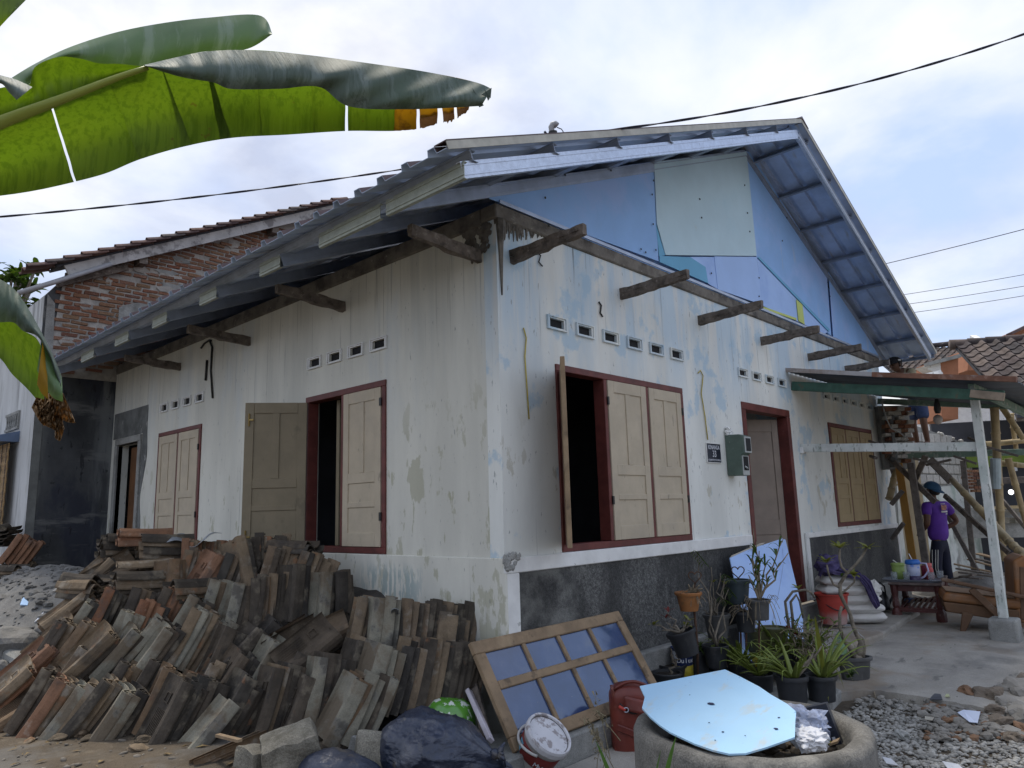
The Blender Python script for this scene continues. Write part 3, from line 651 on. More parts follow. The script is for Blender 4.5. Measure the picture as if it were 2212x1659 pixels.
# ---- grey rubble heap in front of the dark wall
HC = V((2.25, 9.6, 0))
def hz(x, y):
    d = math.hypot((x - 2.7) / 1.25, (y - 9.3) / 2.5)
    h = .62 * max(0, 1 - d * d) ** 1.0 if d < 1 else 0
    return gz(x, y) + h + (.05 * mnoise.noise(V((x * 3, y * 3, 7))) + .03 * mnoise.noise(V((x * 9, y * 9, 1)))) * (1 if d < 1 else 0) - (.0 if d < 1 else .05)
M_rub = mat('cement_rubble', (.165, .16, .15), .95, .2, 5, layers=[((.15, .15, .145), (8, 8, 8), .5, .66, .7), ((.25, .24, .225), (18, 18, 18), .6, .68, .6)], bump=1.0, bscale=30, fine=.2)
mb = MB(); mb.grid(lambda a, b: (lambda x, y: (x, y, hz(x, y)))(1.2 + 2.57 * a, 6.6 + 5.08 * b), 80, 120)
tag(mb.build('rubble', M_rub, None, True), 'heap of grey cement debris at the foot of the dark wall', 'rubble', kind='stuff')
def pl_rub(R):
    while True:
        x, y = R.uniform(1.5, 3.75), R.uniform(6.9, 11.5)
        if math.hypot((x - 2.7) / 1.25, (y - 9.3) / 2.5) < 1: return x, y, hz(x, y) + .005
tag(scatter(1100, pl_rub, .012, .07, .5, 9).build('rubble', M_rub, None, False), 'broken bits of mortar strewn over the grey debris heap', 'rubble', kind='stuff')
def rock(u, v, d, r, label, m, sc=(1, 1, .7), seed=0, name='rock', cat='stone', group=None):
    o = MB().ball((0, 0, 0), r, 3, sc, .55, 1.1, seed).build(name, m, None, False, bevel=0)
    o.location = at(u, v, march(u, v, hz) if d > 5 else d); o.rotation_euler = (random.uniform(-.3, .3), random.uniform(-.3, .3), random.uniform(0, 3)); return tag(o, label, cat, group)
rock(40, 1400, 6.4, .22, 'large grey lump of broken concrete on the debris heap', M_rub, (1.1, .8, .8), 3)
rock(55, 1425, 6.0, .20, 'pale crumbly mortar lump below the large grey lump', M_conc, (1.2, .8, .6), 5)
rock(10, 1455, 5.8, .15, 'rough grey stone at the left edge by the green flake', M_rub, (1, 1, .7), 8)
rock(92, 1365, 6.6, .10, 'dark wedge of concrete near the green painted flake', M_rub, (1.3, .7, .6), 12)
rock(195, 1245, 8.4, .13, 'rounded plaster lump on top of the debris heap', M_conc, (1, .9, .7), 14)
M_gpaint = mat('green_paint', (.16, .22, .035), .7, .2, 12, layers=[((.3, .3, .28), (20, 20, 20), .6, .66, .5)])
def flake(px, d0, m, label, cat='plaster flake', tilt=(.0, 0.0), th=.012, name='plaster_flake', group=None):
    _u, _v = sum(p[0] for p in px) / len(px), sum(p[1] for p in px) / len(px); c = at(_u, _v, march(_u, _v, hz) - .03)
    n = V((tilt[0], tilt[1], 1)).normalized()
    return tag(MB().prism([onp(u, v, c, n) for u, v in px], n * th).build(name, m), label, cat, group)
def flakec(px, d0, m, label, **k): return flake(px, d0, m, label, tilt=(-.5, -.5), **k)
flakec([(52, 1395), (68, 1398), (86, 1396), (78, 1412), (50, 1425)], 6.0, M_gpaint, 'bent green painted plaster flake among grey rubble')
flakec([(0, 1455), (10, 1452), (26, 1468), (10, 1478), (0, 1474)], 5.4, M_gpaint, 'green painted plaster flake at the left edge')
M_paperblue = mat('pale_blue_paint', (.40, .58, .82), .7, .1, 6); M_paper = mat('paper_white', (.62, .64, .68), .8, .1, 8)
flakec([(48, 1297), (52, 1292), (62, 1302), (60, 1309), (44, 1308)], 7.6, M_paperblue, 'pale blue scrap lying on the grey debris heap')
flakec([(75, 1345), (95, 1323), (92, 1332), (80, 1343)], 6.8, M_paper, 'pointed white sliver lying on the grey debris heap')
flakec([(112, 1280), (126, 1267), (162, 1262), (150, 1270), (140, 1273)], 8.0, M_slab, 'flat grey fibre sheet on top of the debris heap')
flakec([(0, 1632), (12, 1636), (40, 1640), (30, 1655), (0, 1659)], 4.6, M_paper, 'torn white paper lying on dirt in the corner')
# ================================================================ NEIGHBOUR HOUSE (left)
nb = thing('neighbour_house', 'old neighbouring house with exposed brick gable, dark cement wall and tiled roof', 'house', (4.2, 13.0, 0))
XN = 2.773
M_dkwall = mat('dark_cement', (.060, .063, .066), .85, .45, 1.3, (1, 1, .6), layers=[((.028, .032, .048), (1.4, 1.4, .8), .46, .6, .8), ((.20, .20, .19), (1.0, 1.0, 4), .54, .66, .6), ((.015, .015, .018), (9, 9, 2), .60, .63, .7), ((.17, .175, .165), (6, 6, .8), .50, .62, .8, ('x', 3.02, 2.80)), ((.18, .19, .19), (5, 5, .8), .40, .62, .9, ('x', 3.42, 3.70)), ((.02, .02, .02), (9, 9, 9), .63, .66, .7)], bump=.4, bscale=14)
M_nwall = mat('stained_limewash', (.50, .51, .51), .88, .12, 2, (1, 1, .3), layers=[((.20, .20, .20), (3, 3, .5), .48, .66, .75), ((.10, .10, .10), (8, 8, .5), .5, .7, .8, ('z', 3.6, 4.4)), ((.36, .35, .31), (10, 10, 4), .60, .66, .5)], bump=.3, bscale=12)
_w0, _w1 = on(150, 583, 1, YB), on(700, 455, 1, YB)
def ztop(x): return _w0.z + (_w1.z - _w0.z) / (_w1.x - _w0.x) * (x - _w0.x)
MB().prism([(XN, YB, -.4), (8.0, YB, -.4), (8.0, YB, ztop(8) - .02), (3.1, YB, ztop(3.1) - .02), (XN, YB, 4.40)], (0, .2, 0)).build('gable_wall', M_dkwall, nb)
MB().box(XN - .002, XN + .15, YB + .201, 17, -.4, 4.40).build('yard_wall', M_nwall, nb)
MB().box(XN - .006, XN + .10, YB - .008, YB - .001, -.4, 3.3).build('corner_render', mat('cement_edge', (.17, .175, .165), .9, .2, 5, bump=.4), nb)
MB().box(XN - .008, XN - .003, YB - .006, YB + .20, -.4, 4.40).build('corner_render', M_nwall, nb)
# bricks laid one by one with mortar between
M_brick = mat('old_brick', (.3, .12, .06), .92, .28, 14, rnd=[(.22, .085, .05), (.27, .13, .075), (.25, .15, .085), (.17, .075, .05), (.29, .16, .105)], layers=[((.45, .43, .40), (7, 7, 7), .60, .68, .75), ((.10, .07, .05), (9, 9, 9), .6, .7, .6)], bump=.9, bscale=45)
M_mort = mat('mortar', (.38, .355, .32), .95, .25, 8, layers=[((.16, .155, .15), (4, 4, 4), .5, .66, .7), ((.48, .46, .43), (10, 10, 10), .6, .68, .6)], bump=.9, bscale=30)
MB().prism([(2.85, YB - .010, 3.25), (7.6, YB - .010, 3.25), (7.6, YB - .010, ztop(7.6) - .03), (3.0, YB - .010, ztop(3.0) - .03)], (0, .008, 0)).build('mortar_bed', M_mort, nb)
bms = []
for k in range(4):
    q = MB()
    def bf(a, b, k=k):
        return (0, 0, 0)
    b_ = bmesh.new(); bmesh.ops.create_cube(b_, size=1)
    bmesh.ops.bevel(b_, geom=b_.edges[:], offset=.06, segments=1, affect='EDGES')
    R = random.Random(k)
    for v in b_.verts: v.co += V((R.uniform(-.03, .03), R.uniform(-.1, .1), R.uniform(-.07, .07)))
    me = bpy.data.meshes.new('brick'); b_.to_mesh(me); b_.free(); me.materials.append(M_brick); bms.append(me)
R = random.Random(4); nbk = 0
rows = 0; z = 3.30
while z < 6.4:
    x = 2.90 + (.0 if rows % 2 else .115)
    while x < 6.75:
        w = R.uniform(.195, .225); top = ztop(x + .1) - .10
        # only where the wall stands clear above the new roof and below the barge board
        low = 3.26 + .43 * (x - 3.02) * .97 - .10
        if low < z < top and R.random() > .07:
            inst('brick', bms[R.randrange(4)], Matrix.Translation((x + w / 2, YB - .014 + R.uniform(-.008, .010), z + .025 + R.uniform(-.006, .006))) @ Matrix.Rotation(R.uniform(-.05, .05), 4, 'Y') @ Matrix.Diagonal((w, .03, R.uniform(.038, .052), 1)), nb); nbk += 1
        x += w + R.uniform(.018, .034)
    z += .068; rows += 1
mb = MB()                                                           # cement smear across the bricks
poly = []
for i in range(25):
    t = i / 24; x = 3.75 + 2.5 * t; poly.append((x, YB - .034, 4.06 + .46 * (x - 3.0) + .03 * mnoise.noise(V((t * 9, 0, 0)))))
for i in range(25):
    t = 1 - i / 24; x = 3.75 + 2.5 * t; poly.append((x, YB - .034, 3.86 + .43 * (x - 3.0) + .05 * mnoise.noise(V((t * 8, 3, 0))) + (.16 if t > .9 else 0)))
mb.prism(poly, (0, .006, 0)); mb.build('cement_smear', M_conc, nb)
for k in range(26):                                                   # blobs and runs of pale mortar squeezed over the brick faces
    u, v = R.uniform(135, 640), 0; v = 735 - (u - 135) * .47 + R.uniform(-95, 10); p = on(u, v, 1, YB - .035); q_ = []
    if p.z > ztop(p.x) - .2: continue
    sx_, sz_ = R.uniform(.05, .22), R.uniform(.02, .07)
    for a in range(14): t = a / 14 * 6.283; q_.append((p.x + math.cos(t) * sx_ * R.uniform(.6, 1.2), YB - .033 + .001 * (k % 5), p.z + math.sin(t) * sz_ * R.uniform(.5, 1.3)))
    MB().prism(q_, (0, .006, 0)).build('mortar_smear', M_mort if k % 3 else M_conc, nb)
mb = MB(); mb.prism([(2.80, YB - .03, 3.3), (2.93, YB - .03, 3.3), (2.90, YB - .03, 4.3), (2.80, YB - .03, 4.42)], (0, .012, 0)); mb.build('cement_smear', M_conc, nb)
M_barge = mat('weathered_white_board', (.42, .41, .40), .9, .15, 4, layers=[((.15, .14, .14), (5, 5, 5), .5, .62, .8)], bump=.4, bscale=30)
M_dktile = mat('dark_roof_tile', (.09, .06, .055), .9, .3, 8, rnd=[(.075, .05, .05), (.13, .075, .06), (.06, .05, .052), (.11, .09, .08)], layers=[((.22, .18, .13), (8, 8, 8), .62, .7, .5)], bump=.5, bscale=40)
_a, _b = on(143, 584, 1, YB - .26), on(700, 456, 1, YB - .26)
u1 = (_b - _a).normalized(); nn = V((-u1.z, 0, u1.x)); b0 = _a
for a, b in ((0, 2.9), (2.905, 7.2)):
    MB().beam(b0 + u1 * a, b0 + u1 * b, .035, .16, nn).build('barge_board', M_barge, nb)
MB().beam(b0 - u1 * .1 + nn * .085 + V((0, .16, 0)), b0 + u1 * 6.4 + nn * .085 + V((0, .16, 0)), .36, .03, nn).build('roof_deck', M_dark, nb)
MB().beam(b0 - u1 * .15 - nn * .13 + V((0, .15, 0)), b0 + u1 * .9 - nn * .13 + V((0, .15, 0)), .05, .10, nn).build('rafter', M_wood, nb)
for (u, v) in ((300, 565), (583, 500)):
    p = on(u, v, 1, YB - .03); MB().box(p.x - .06, p.x + .06, YB - .24, YB - .011, p.z - .09, p.z + .09).build('purlin_end', M_wood, nb)
# pantile: one shared mesh, roll on one side
def tile_mesh(name, m, W=.25, L=.40, ribs=False, th=.013, roll=.05, nseg=5):
    px_ = [0, .035, .10, .22, .34, .46, .54, .62, .72, .82, .91, 1.0]
    pz_ = [.030, .012, .004, 0, 0, .004, .016, .034, .048, .050, .036, .010]
    mb = MB(); nx = len(px_) - 1
    def top(i, j): 
        return V(((px_[i] - .5) * W, (j / nseg - .5) * L, pz_[i] * roll / .05 - .006 * math.sin(j / nseg * 3.14)))
    for sgn in (0, 1):
        o = len(mb.v)
        for j in range(nseg + 1):
            for i in range(nx + 1):
                p = top(i, j); mb.v.append((p.x, p.y, p.z - (th if sgn else 0)))
        for j in range(nseg):
            for i in range(nx):
                a = o + j * (nx + 1) + i; q = (a, a + 1, a + nx + 2, a + nx + 1); mb.f.append(q if not sgn else q[::-1])
    k = (nx + 1) * (nseg + 1)
    for i in range(nx):
        mb.f.append((i, i + k, i + 1 + k, i + 1)); e = nseg * (nx + 1) + i; mb.f.append((e, e + 1, e + 1 + k, e + k))
    for j in range(nseg):
        a = j * (nx + 1); b = a + nx + 1; mb.f.append((a, b, b + k, a + k)); a += nx; b += nx; mb.f.append((a, a + k, b + k, b))
    mb.box(-.13 * W, .06 * W, L * .455, L * .49, -th - .014, -th + .001)                      # lug below
    mb.box(-.02 * W, .14 * W, L * .44, L * .485, .002, .024)                             # nib above
    if ribs:                                                                            # raised ribs and maker's frame on the pan
        for i in range(6): mb.box((-.36 + .062 * i) * W, (-.335 + .062 * i) * W, -.42 * L, .02 * L, -.001, .007)
        for (a, b, c, d) in ((-.30, -.10, .12, .135), (-.30, -.10, .255, .27), (-.30, -.28, .1351, .2549), (-.12, -.10, .1351, .2549)): mb.box(a * W, b * W, c * L, d * L, -.001, .006)
    me = mb.mesh(name, m, False)
    return me
tile_n = tile_mesh('roof_tile', M_dktile, .24, .36, False, .014, .05, 2)
for i in range(30):
    for k in range(2):
        p = b0 + u1 * (-.30 + .245 * i) + nn * (.105) + V((0, -.02 + .225 * k, 0))
        if p.x > 7.6: continue
        x_ = V((0, 1, 0)); y_ = u1; z_ = y_.cross(x_) * -1
        y2 = (u1 - nn * .13).normalized(); z2 = x_.cross(y2); 
        if z2.z < 0: x_ = -x_; z2 = x_.cross(y2)
        inst('roof_tile', tile_n, frame(p + nn * .02, x_, y2, z2), nb)
MB().tube([on(40, 633, 1, YB - .3), on(112, 611, 1, YB - .3), on(240, 570, 1, YB - .28)], .035, 8).build('gutter_pipe', M_pvc, nb, True)
# window with bamboo blind and vent on the yard wall
yv = (12.46, 13.2)
mb = MB(); mb.box(XN - .03, XN - .001, yv[0], yv[1], 2.56, 2.60); mb.box(XN - .03, XN - .001, yv[0], yv[0] + .03, 2.60, 2.83); mb.box(XN - .03, XN - .001, yv[0] + .03, yv[1], 2.79, 2.83)
for i in range(5): mb.beam((XN - .02, 12.55 + .12 * i, 2.6), (XN - .02, 12.63 + .12 * i, 2.79), .02, .03, (1, 0, 0)); mb.beam((XN - .018, 12.63 + .12 * i, 2.6), (XN - .018, 12.55 + .12 * i, 2.79), .02, .03, (1, 0, 0))
mb.build('vent', M_conc, nb)
MB().box(XN - .006, XN - .002, yv[0] + .031, yv[1], 2.601, 2.789).build('painted_vent_opening', M_dark, nb)  # dark sheet on the solid wall, painted as the vent's inner shade
MB().prism([(XN - .001, 12.40, 2.52), (XN - .36, 12.40, 2.42), (XN - .36, 12.40, 2.36), (XN - .001, 12.40, 2.36)], (0, 1.6, 0)).build('awning', mat('awning_blue', (.10, .14, .22), .5, .15, 5), nb)
M_bamb = mat('bamboo_slat', (.26, .165, .065), .7, .3, 10, rnd=[(.22, .13, .05), (.33, .21, .09), (.26, .16, .06)], layers=[((.05, .04, .03), (3, 3, 3), .56, .7, .7)])
mb = MB(); mb.box(0, .012, 0, 1.1, -.011, .011); slat = mb.mesh('slat', M_bamb)
bl = thing('bamboo_blind', 'brown split bamboo blind hanging under a blue awning on the neighbour wall', 'blind', (XN - .1, 12.9, 2.3))
for i in range(50): inst('slat', slat, Matrix.Translation((XN - .12 + .004 * math.sin(i), 12.43 + random.uniform(-.01, .01), 2.33 - .0255 * i)), bl)
mb = MB(); 
for y in (12.5, 12.75, 13.0): mb.tube([(XN - .125, y, 2.34), (XN - .125, y, 1.06)], .006, 5)
mb.build('cord', M_wood, bl)
# ================================================================ THE HEAP OF OLD ROOF TILES
M_td = mat('tile_sooty', (.06, .052, .046), .92, .35, 7, rnd=[(.036, .032, .028), (.066, .052, .038), (.046, .041, .034), (.085, .064, .044)], layers=[((.20, .17, .125), (5, 5, 5), .54, .66, .6), ((.17, .085, .045), (6, 6, 6), .63, .70, .7), ((.025, .024, .023), (4, 4, 4), .55, .68, .6)], bump=.6, bscale=40, fine=.1)
M_tb = mat('tile_brown', (.17, .125, .085), .92, .3, 7, rnd=[(.165, .12, .075), (.20, .15, .098), (.14, .10, .065), (.175, .11, .06)], layers=[((.31, .285, .24), (5, 5, 5), .54, .66, .6), ((.22, .10, .045), (6, 6, 6), .58, .68, .65), ((.05, .043, .036), (3.5, 3.5, 3.5), .5, .66, .75)], bump=.6, bscale=40, fine=.1)
M_tp = mat('tile_lichen', (.22, .205, .16), .92, .25, 7, rnd=[(.21, .195, .15), (.25, .235, .185), (.18, .165, .125)], layers=[((.12, .09, .06), (3.5, 3.5, 3.5), .46, .60, .85), ((.38, .37, .32), (5, 5, 5), .54, .64, .7), ((.05, .043, .036), (5, 5, 5), .54, .64, .8)], bump=.6, bscale=40, fine=.12)
M_to = mat('tile_orange', (.2, .1, .055), .92, .25, 7, rnd=[(.18, .08, .042), (.22, .115, .065), (.16, .09, .058)], layers=[((.10, .07, .055), (5, 5, 5), .52, .66, .8), ((.33, .26, .20), (6, 6, 6), .6, .7, .6)], bump=.6, bscale=40, fine=.1)
T_A = [tile_mesh('clay_tile', M_td, .235, .42, False, .011, .074), tile_mesh('clay_tile', M_td, .235, .405, False, .011, .068)]
T_R = tile_mesh('clay_tile', M_td, .24, .42, True, .012, .050)
CR = RM.col[0].copy(); CR.z = 0; CR.normalize()                        # level axis to the right along the heap
CB = V((-CR.y, CR.x, 0)) * -1                                          # level axis towards the yard
UP = V((0, 0, 1))
hp0, hp1, hp2 = V((1.55, 5.75, -.16)), V((3.0, 3.45, -.26)), V((3.74, 4.6, .50))
HN = (hp1 - hp0).cross(hp2 - hp0).normalized()
if HN.z < 0: HN = -HN
R = random.Random(11); ntile = 0; HEAP = []
def tiles(u, v, k, a, phi, mats, where, m1=None, ribs=False, step=.040, tilt=12, off=.10, du=0.0, flat=False, jit=1.0, first=None, back=False, flip=False, dep=None):
    """k tiles leaning on one another: a = slope of the long axis, phi = how far the faces turn to the left, each next one behind"""
    global ntile
    if not flat and 15 <= phi < 60: phi = min(phi + 17, 64)
    c = at(u, v, dep) if dep else onp(u, v, hp0, HN) + HN * off
    t = (CR * math.cos(rad(a)) + UP * math.sin(rad(a)) - CB * math.sin(rad(tilt))).normalized()
    n = (-CR * math.sin(rad(phi)) + CB * math.cos(rad(phi)))
    if flat: t = (CR * math.cos(rad(phi)) + CB * math.sin(rad(phi))).normalized(); n = UP.copy() + CB * .10
    n = (n - t * n.dot(t)).normalized(); s = t.cross(n).normalized()
    lean = 0
    for i in range(k):
        tt = (t + n * R.uniform(-.03, .03) * jit + s * R.uniform(-.05, .05) * jit + n * (-.006 * i)).normalized(); nn_ = (n - tt * n.dot(tt) + s * R.uniform(-.05, .05) * jit); nn_ = (nn_ - tt * nn_.dot(tt)).normalized(); ss = tt.cross(nn_)
        rb = ribs and (i == 0 or R.random() < .3)
        me = T_R if rb else T_A[R.randrange(2)]
        p = c - n * step * i + s * R.uniform(-.012, .012) * jit + t * R.uniform(-.022, .022) * jit + CR * du * i
        if flat: p = c + UP * step * i + CR * R.uniform(-.015, .015) + CB * R.uniform(-.015, .015)
        sg_ = -1 if flip else 1
        m = m1 if (i == 0 and m1) else mats[R.randrange(len(mats))]
        o = inst('clay_tile', me, frame(p, ss * sg_ * R.uniform(.92, 1.06), tt * R.uniform(.94, 1.04), nn_), None, m)
        if flip: o.matrix_basis = frame(p, ss, tt, nn_) @ Matrix.Rotation(math.pi, 4, 'Z')
        lb = ((first or 'foremost ' + where) if i == 0 else where)
        tag(o, lb, 'roof tile', where.replace('roof tile', 'roof tiles', 1), 'thing'); ntile += 1; HEAP.append((i * 1.0 + (0 if dep is None else .5) + c.length * .12, o, me, m))
D_, B_, P_, O_ = M_td, M_tb, M_tp, M_to
# ---- front row, standing on the dirt, left to right
tiles(22, 1510, 2, 44, 35, [O_, B_], 'ribbed clay roof tile lying loose at the left end of the heap', B_, True, first='salmon barrel roof tile lying loose at the left end of the heap')
tiles(48, 1532, 2, 40, 15, [B_], 'broad ribbed roof tile flat on dirt at the left end', B_, True, tilt=45, off=.03)
tiles(62, 1462, 4, 47, 20, [O_, B_], 'orange ribbed roof tile leaning at the left flank of the heap', O_, True, tilt=25)
tiles(84, 1540, 4, 66, 62, [D_, B_], 'sooty roof tile first in the front row on the dirt', D_)
tiles(110, 1556, 6, 60, 38, [D_, B_], 'dark roof tile stacked behind the rusty orange one in the front row', O_, first='rusty orange brown roof tile facing out in the front row')
tiles(155, 1567, 6, 56, 42, [D_, B_, P_], 'roof tile stacked behind the narrow grey one in the front row', P_, first='narrow grey roof tile leaning in the front row of the heap')
tiles(248, 1575, 6, 60, 30, [D_, D_, P_], 'dark roof tile stacked behind the big pale front tile', P_, first='big pale lichened roof tile with white top edge in front')
tiles(203, 1555, 4, 57, 46, [D_, B_], 'dark roof tile leaning between the narrow grey and big pale tiles')
tiles(344, 1542, 8, 69, 36, [B_, D_, B_], 'brown roof tile stacked behind the upright brown one in front', B_, first='upright brown roof tile with mossy foot in the front row')
tiles(368, 1590, 5, 66, 20, [D_, D_], 'sooty roof tile stacked behind the black ribbed one in front', D_, True, first='black ribbed roof tile with rusty ribs in the front row', off=.16)
tiles(415, 1560, 5, 72, 40, [D_], 'sooty roof tile in shadow behind the black ribbed one')
tiles(462, 1606, 1, 52, 25, [P_], 'pale worn roof tile leaning alone before the concrete block', P_, tilt=30, off=.12)
tiles(505, 1560, 4, 62, 28, [D_, D_], 'sooty roof tile in the dark gap above the pale worn one')
tiles(585, 1545, 5, 78, 24, [D_, D_, B_], 'black ribbed roof tile standing behind the concrete block', D_, True, off=.14)
tiles(640, 1552, 4, 70, 20, [D_, P_], 'dull ribbed roof tile leaning behind the concrete block', D_, True)
tiles(692, 1524, 6, 82, 32, [D_, B_], 'roof tile stacked behind the tall grey one above the block', P_, first='tall grey mossy roof tile standing above the concrete block', off=.15)
tiles(752, 1577, 6, 63, 30, [B_, D_, O_], 'roof tile stacked behind the long mottled one by the black bag', P_, first='long mottled roof tile with rusty spot by the black bag', off=.18)
tiles(812, 1508, 1, 74, 22, [P_], 'pale roof tile facing out of the row behind the green bowl', P_, first='pale roof tile facing out of the row behind the green bowl', off=.18)
tiles(845, 1500, 14, 76, 68, [P_, D_, B_, B_], 'roof tile in the lower leaning row behind the green bowl', P_, step=.046, off=.13)
tiles(790, 1560, 4, 66, 50, [P_, D_], 'pale edged roof tile low down beside the black bag', P_, off=.14)
# ---- second course
tiles(120, 1420, 3, 62, 70, [B_, D_], 'dark roof tile on edge at the left shoulder of the heap', D_)
tiles(165, 1418, 4, 57, 42, [B_, D_], 'roof tile stacked behind the narrow tan one, second row', B_, first='narrow tan roof tile with orange top, second row')
tiles(208, 1447, 3, 45, 22, [B_, D_], 'roof tile stacked behind the large smooth brown one, second row', B_, first='large smooth brown barrel roof tile lying across the second row', off=.16)
tiles(262, 1432, 4, 52, 32, [P_, D_], 'greenish roof tile just behind the large smooth brown one', P_)
tiles(316, 1412, 4, 50, 44, [D_, D_], 'dark roof tile stacked behind the slim pale one, second row', P_, first='slim pale roof tile slanting in the second row')
tiles(343, 1440, 5, 57, 38, [D_, D_], 'dark roof tile stacked behind the whitish one, second row', P_, first='whitish weathered roof tile slanting in the second row', off=.14)
tiles(412, 1412, 8, 66, 42, [B_, B_, P_], 'brown roof tile stacked behind the rusty crowned one, second row', B_, first='big rusty crowned brown roof tile in the second row', off=.15)
tiles(475, 1450, 6, 70, 30, [D_, B_], 'stubby roof tile seen from above in the middle dip')
tiles(520, 1440, 5, 48, 22, [D_, D_], 'sooty roof tile stacked under the wide black one', D_, first='wide black roof tile slanting across the middle of the heap', off=.14, tilt=25)
tiles(488, 1497, 4, 56, 24, [D_, D_], 'dark ribbed roof tile below the wide black one', D_, True)
tiles(568, 1470, 5, 62, 20, [P_, D_], 'roof tile stacked behind the pale cupped one mid heap', P_, first='pale cupped roof tile in the middle of the heap')
tiles(676, 1447, 5, 38, 12, [D_, D_], 'sooty roof tile stacked under the black ribbed slanting one', D_, True, tilt=30, first='black ribbed roof tile with maker panel slanting mid heap', off=.20)
tiles(640, 1410, 4, 28, 5, [D_, B_], 'curved dark roof tile lying below the vertical row', D_, tilt=50)
tiles(763, 1468, 4, 72, 20, [D_, B_], 'short roof tile stub between the two pale columns', D_)
tiles(512, 1350, 7, 80, 36, [P_, D_], 'roof tile stacked behind the tall greenish one', P_, first='tall greenish lichened roof tile standing upright', off=.12)
tiles(458, 1330, 6, 76, 34, [P_, B_], 'short lichened roof tile stub beside the tall greenish one', P_)
# ---- upper right rows against the wall
tiles(815, 1402, 1, 85, 24, [P_], 'pale weathered roof tile facing out of the long upright row', P_, first='pale weathered roof tile facing out of the long upright row', off=.20, tilt=8)
tiles(850, 1398, 20, 84, 70, [P_, D_, B_, B_, D_], 'roof tile in the long upright row against the white wall', P_, step=.040, off=.16, tilt=8)
tiles(780, 1385, 4, 80, 44, [D_, B_], 'brown roof tile leaning left of the long upright row', B_, off=.14)
tiles(925, 1475, 7, 80, 56, [D_, D_, B_], 'dark roof tile deep in the lower row near the glazed frame', D_, step=.045, off=.10)
tiles(565, 1335, 12, 88, 66, [D_, D_, B_], 'dark roof tile edge in the vertical row below the window', D_, step=.030, off=.14, tilt=5)
tiles(640, 1328, 3, 90, 12, [D_, D_], 'large sooty roof tile facing out below the window', D_, off=.20, tilt=8)
tiles(690, 1325, 3, 88, 14, [P_, D_], 'roof tile with white plaster stain facing out below the window', P_, off=.12, tilt=8)
tiles(728, 1318, 3, 94, 14, [D_, D_], 'black roof tile with plaster splash at the end by the wall', D_, off=.08, tilt=8)
tiles(585, 1262, 9, 75, 55, [D_, B_, D_], 'rounded roof tile end in the top row under the open shutter', B_, step=.036, off=.12)
tiles(650, 1262, 8, 70, 55, [B_, D_], 'rusty roof tile end heaped under the window sill', B_, step=.036, off=.08)
tiles(640, 1232, 3, 0, 20, [D_, B_], 'flat dark roof tile lying on top under the window sill', D_, flat=True, off=.14)
# ---- middle band of stubs
for (u, v, k, a, ms_, lb) in [(225, 1352, 6, 72, [D_, D_, O_], 'sooty roof tile stub in the dark band at left'), (175, 1370, 5, 60, [D_, P_], 'hollow roof tile end in the dark band at far left'), (290, 1345, 6, 74, [D_, D_, B_], 'sooty roof tile stub in the middle of the dark band'), (345, 1350, 7, 68, [D_, O_], 'roof tile stub with orange crumbs in the dark band'), (300, 1378, 5, 70, [D_, O_], 'roof tile stub with rusty nib below the dark band'), (395, 1368, 5, 62, [D_, B_, P_], 'small roof tile stub at the right of the dark band'), (255, 1400, 5, 68, [D_, P_], 'cupped grey roof tile end below the dark band'), (110, 1405, 5, 45, [B_, O_], 'stepped clay roof tile stub on the left flank')]:
    tiles(u, v, k, a, 40, ms_, lb, step=.036, off=.09)
for (u, v, k, a, ms_, lb) in [(150, 1460, 5, 58, [D_, B_], 'roof tile filling the gap behind the rusty orange one'), (240, 1500, 6, 62, [D_, B_], 'cupped roof tile end behind the big pale front one'), (300, 1500, 5, 62, [D_], 'sooty roof tile in the hollow mid front'), (440, 1500, 6, 66, [B_, D_], 'nibbed roof tile stub stepping up mid heap'), (560, 1400, 5, 50, [D_], 'sooty roof tile in the hollow under the sooty facing one'), (620, 1480, 5, 60, [D_], 'sooty roof tile in the hollow left of the black ribbed one'), (700, 1380, 4, 20, [D_, B_], 'flat dark roof tile wedged under the plaster stained one'), (860, 1450, 6, 75, [D_, B_], 'roof tile wedged between upper and lower leaning rows'), (950, 1400, 5, 82, [D_, B_], 'end roof tile of the upright row near the frame')]:
    tiles(u, v, k, a, 38, ms_, lb, step=.040, off=.03)
# ---- flat stacks and bits at the top left
tiles(268, 1258, 11, 0, -42, [D_, B_, D_], 'roof tile in the left flat stack on top of the heap', step=.036, flat=True, off=.02, dep=6.45)
tiles(350, 1264, 12, 0, -38, [D_, D_, B_], 'roof tile in the right flat stack on top of the heap', step=.034, flat=True, off=.02, dep=6.35)
tiles(312, 1174, 3, 0, -35, [B_, O_], 'tan roof tile crowning the two flat stacks', step=.036, flat=True, off=.02, dep=6.35)
tiles(225, 1222, 2, 92, 30, [B_], 'lone roof tile standing at the left of the flat stacks', B_, dep=6.6)
tiles(408, 1219, 17, 88, 70, [O_, B_, O_], 'thin orange edge of a roof tile in the upright row', O_, step=.030, tilt=4, dep=6.35)
tiles(515, 1222, 4, 106, 12, [B_, D_], 'ribbed brown roof tile leaning at the end of the orange row', B_, True, dep=6.0)
tiles(556, 1212, 9, 90, 62, [B_, O_, D_], 'roof tile edge in the row beneath the open shutter', D_, step=.030, tilt=4, dep=6.2)
tiles(245, 1268, 3, 38, 10, [B_], 'ribbed tan roof tile slanting below the flat stacks', B_, True, tilt=40, off=.12)
tiles(200, 1272, 2, 50, 20, [B_, D_], 'brown ribbed roof tile leaning by the plaster lump', B_, True, tilt=30, off=.12)
tiles(300, 1308, 6, 0, -40, [B_, B_, D_], 'wavy roof tile in the small flat pile mid top', step=.036, flat=True, off=.05)
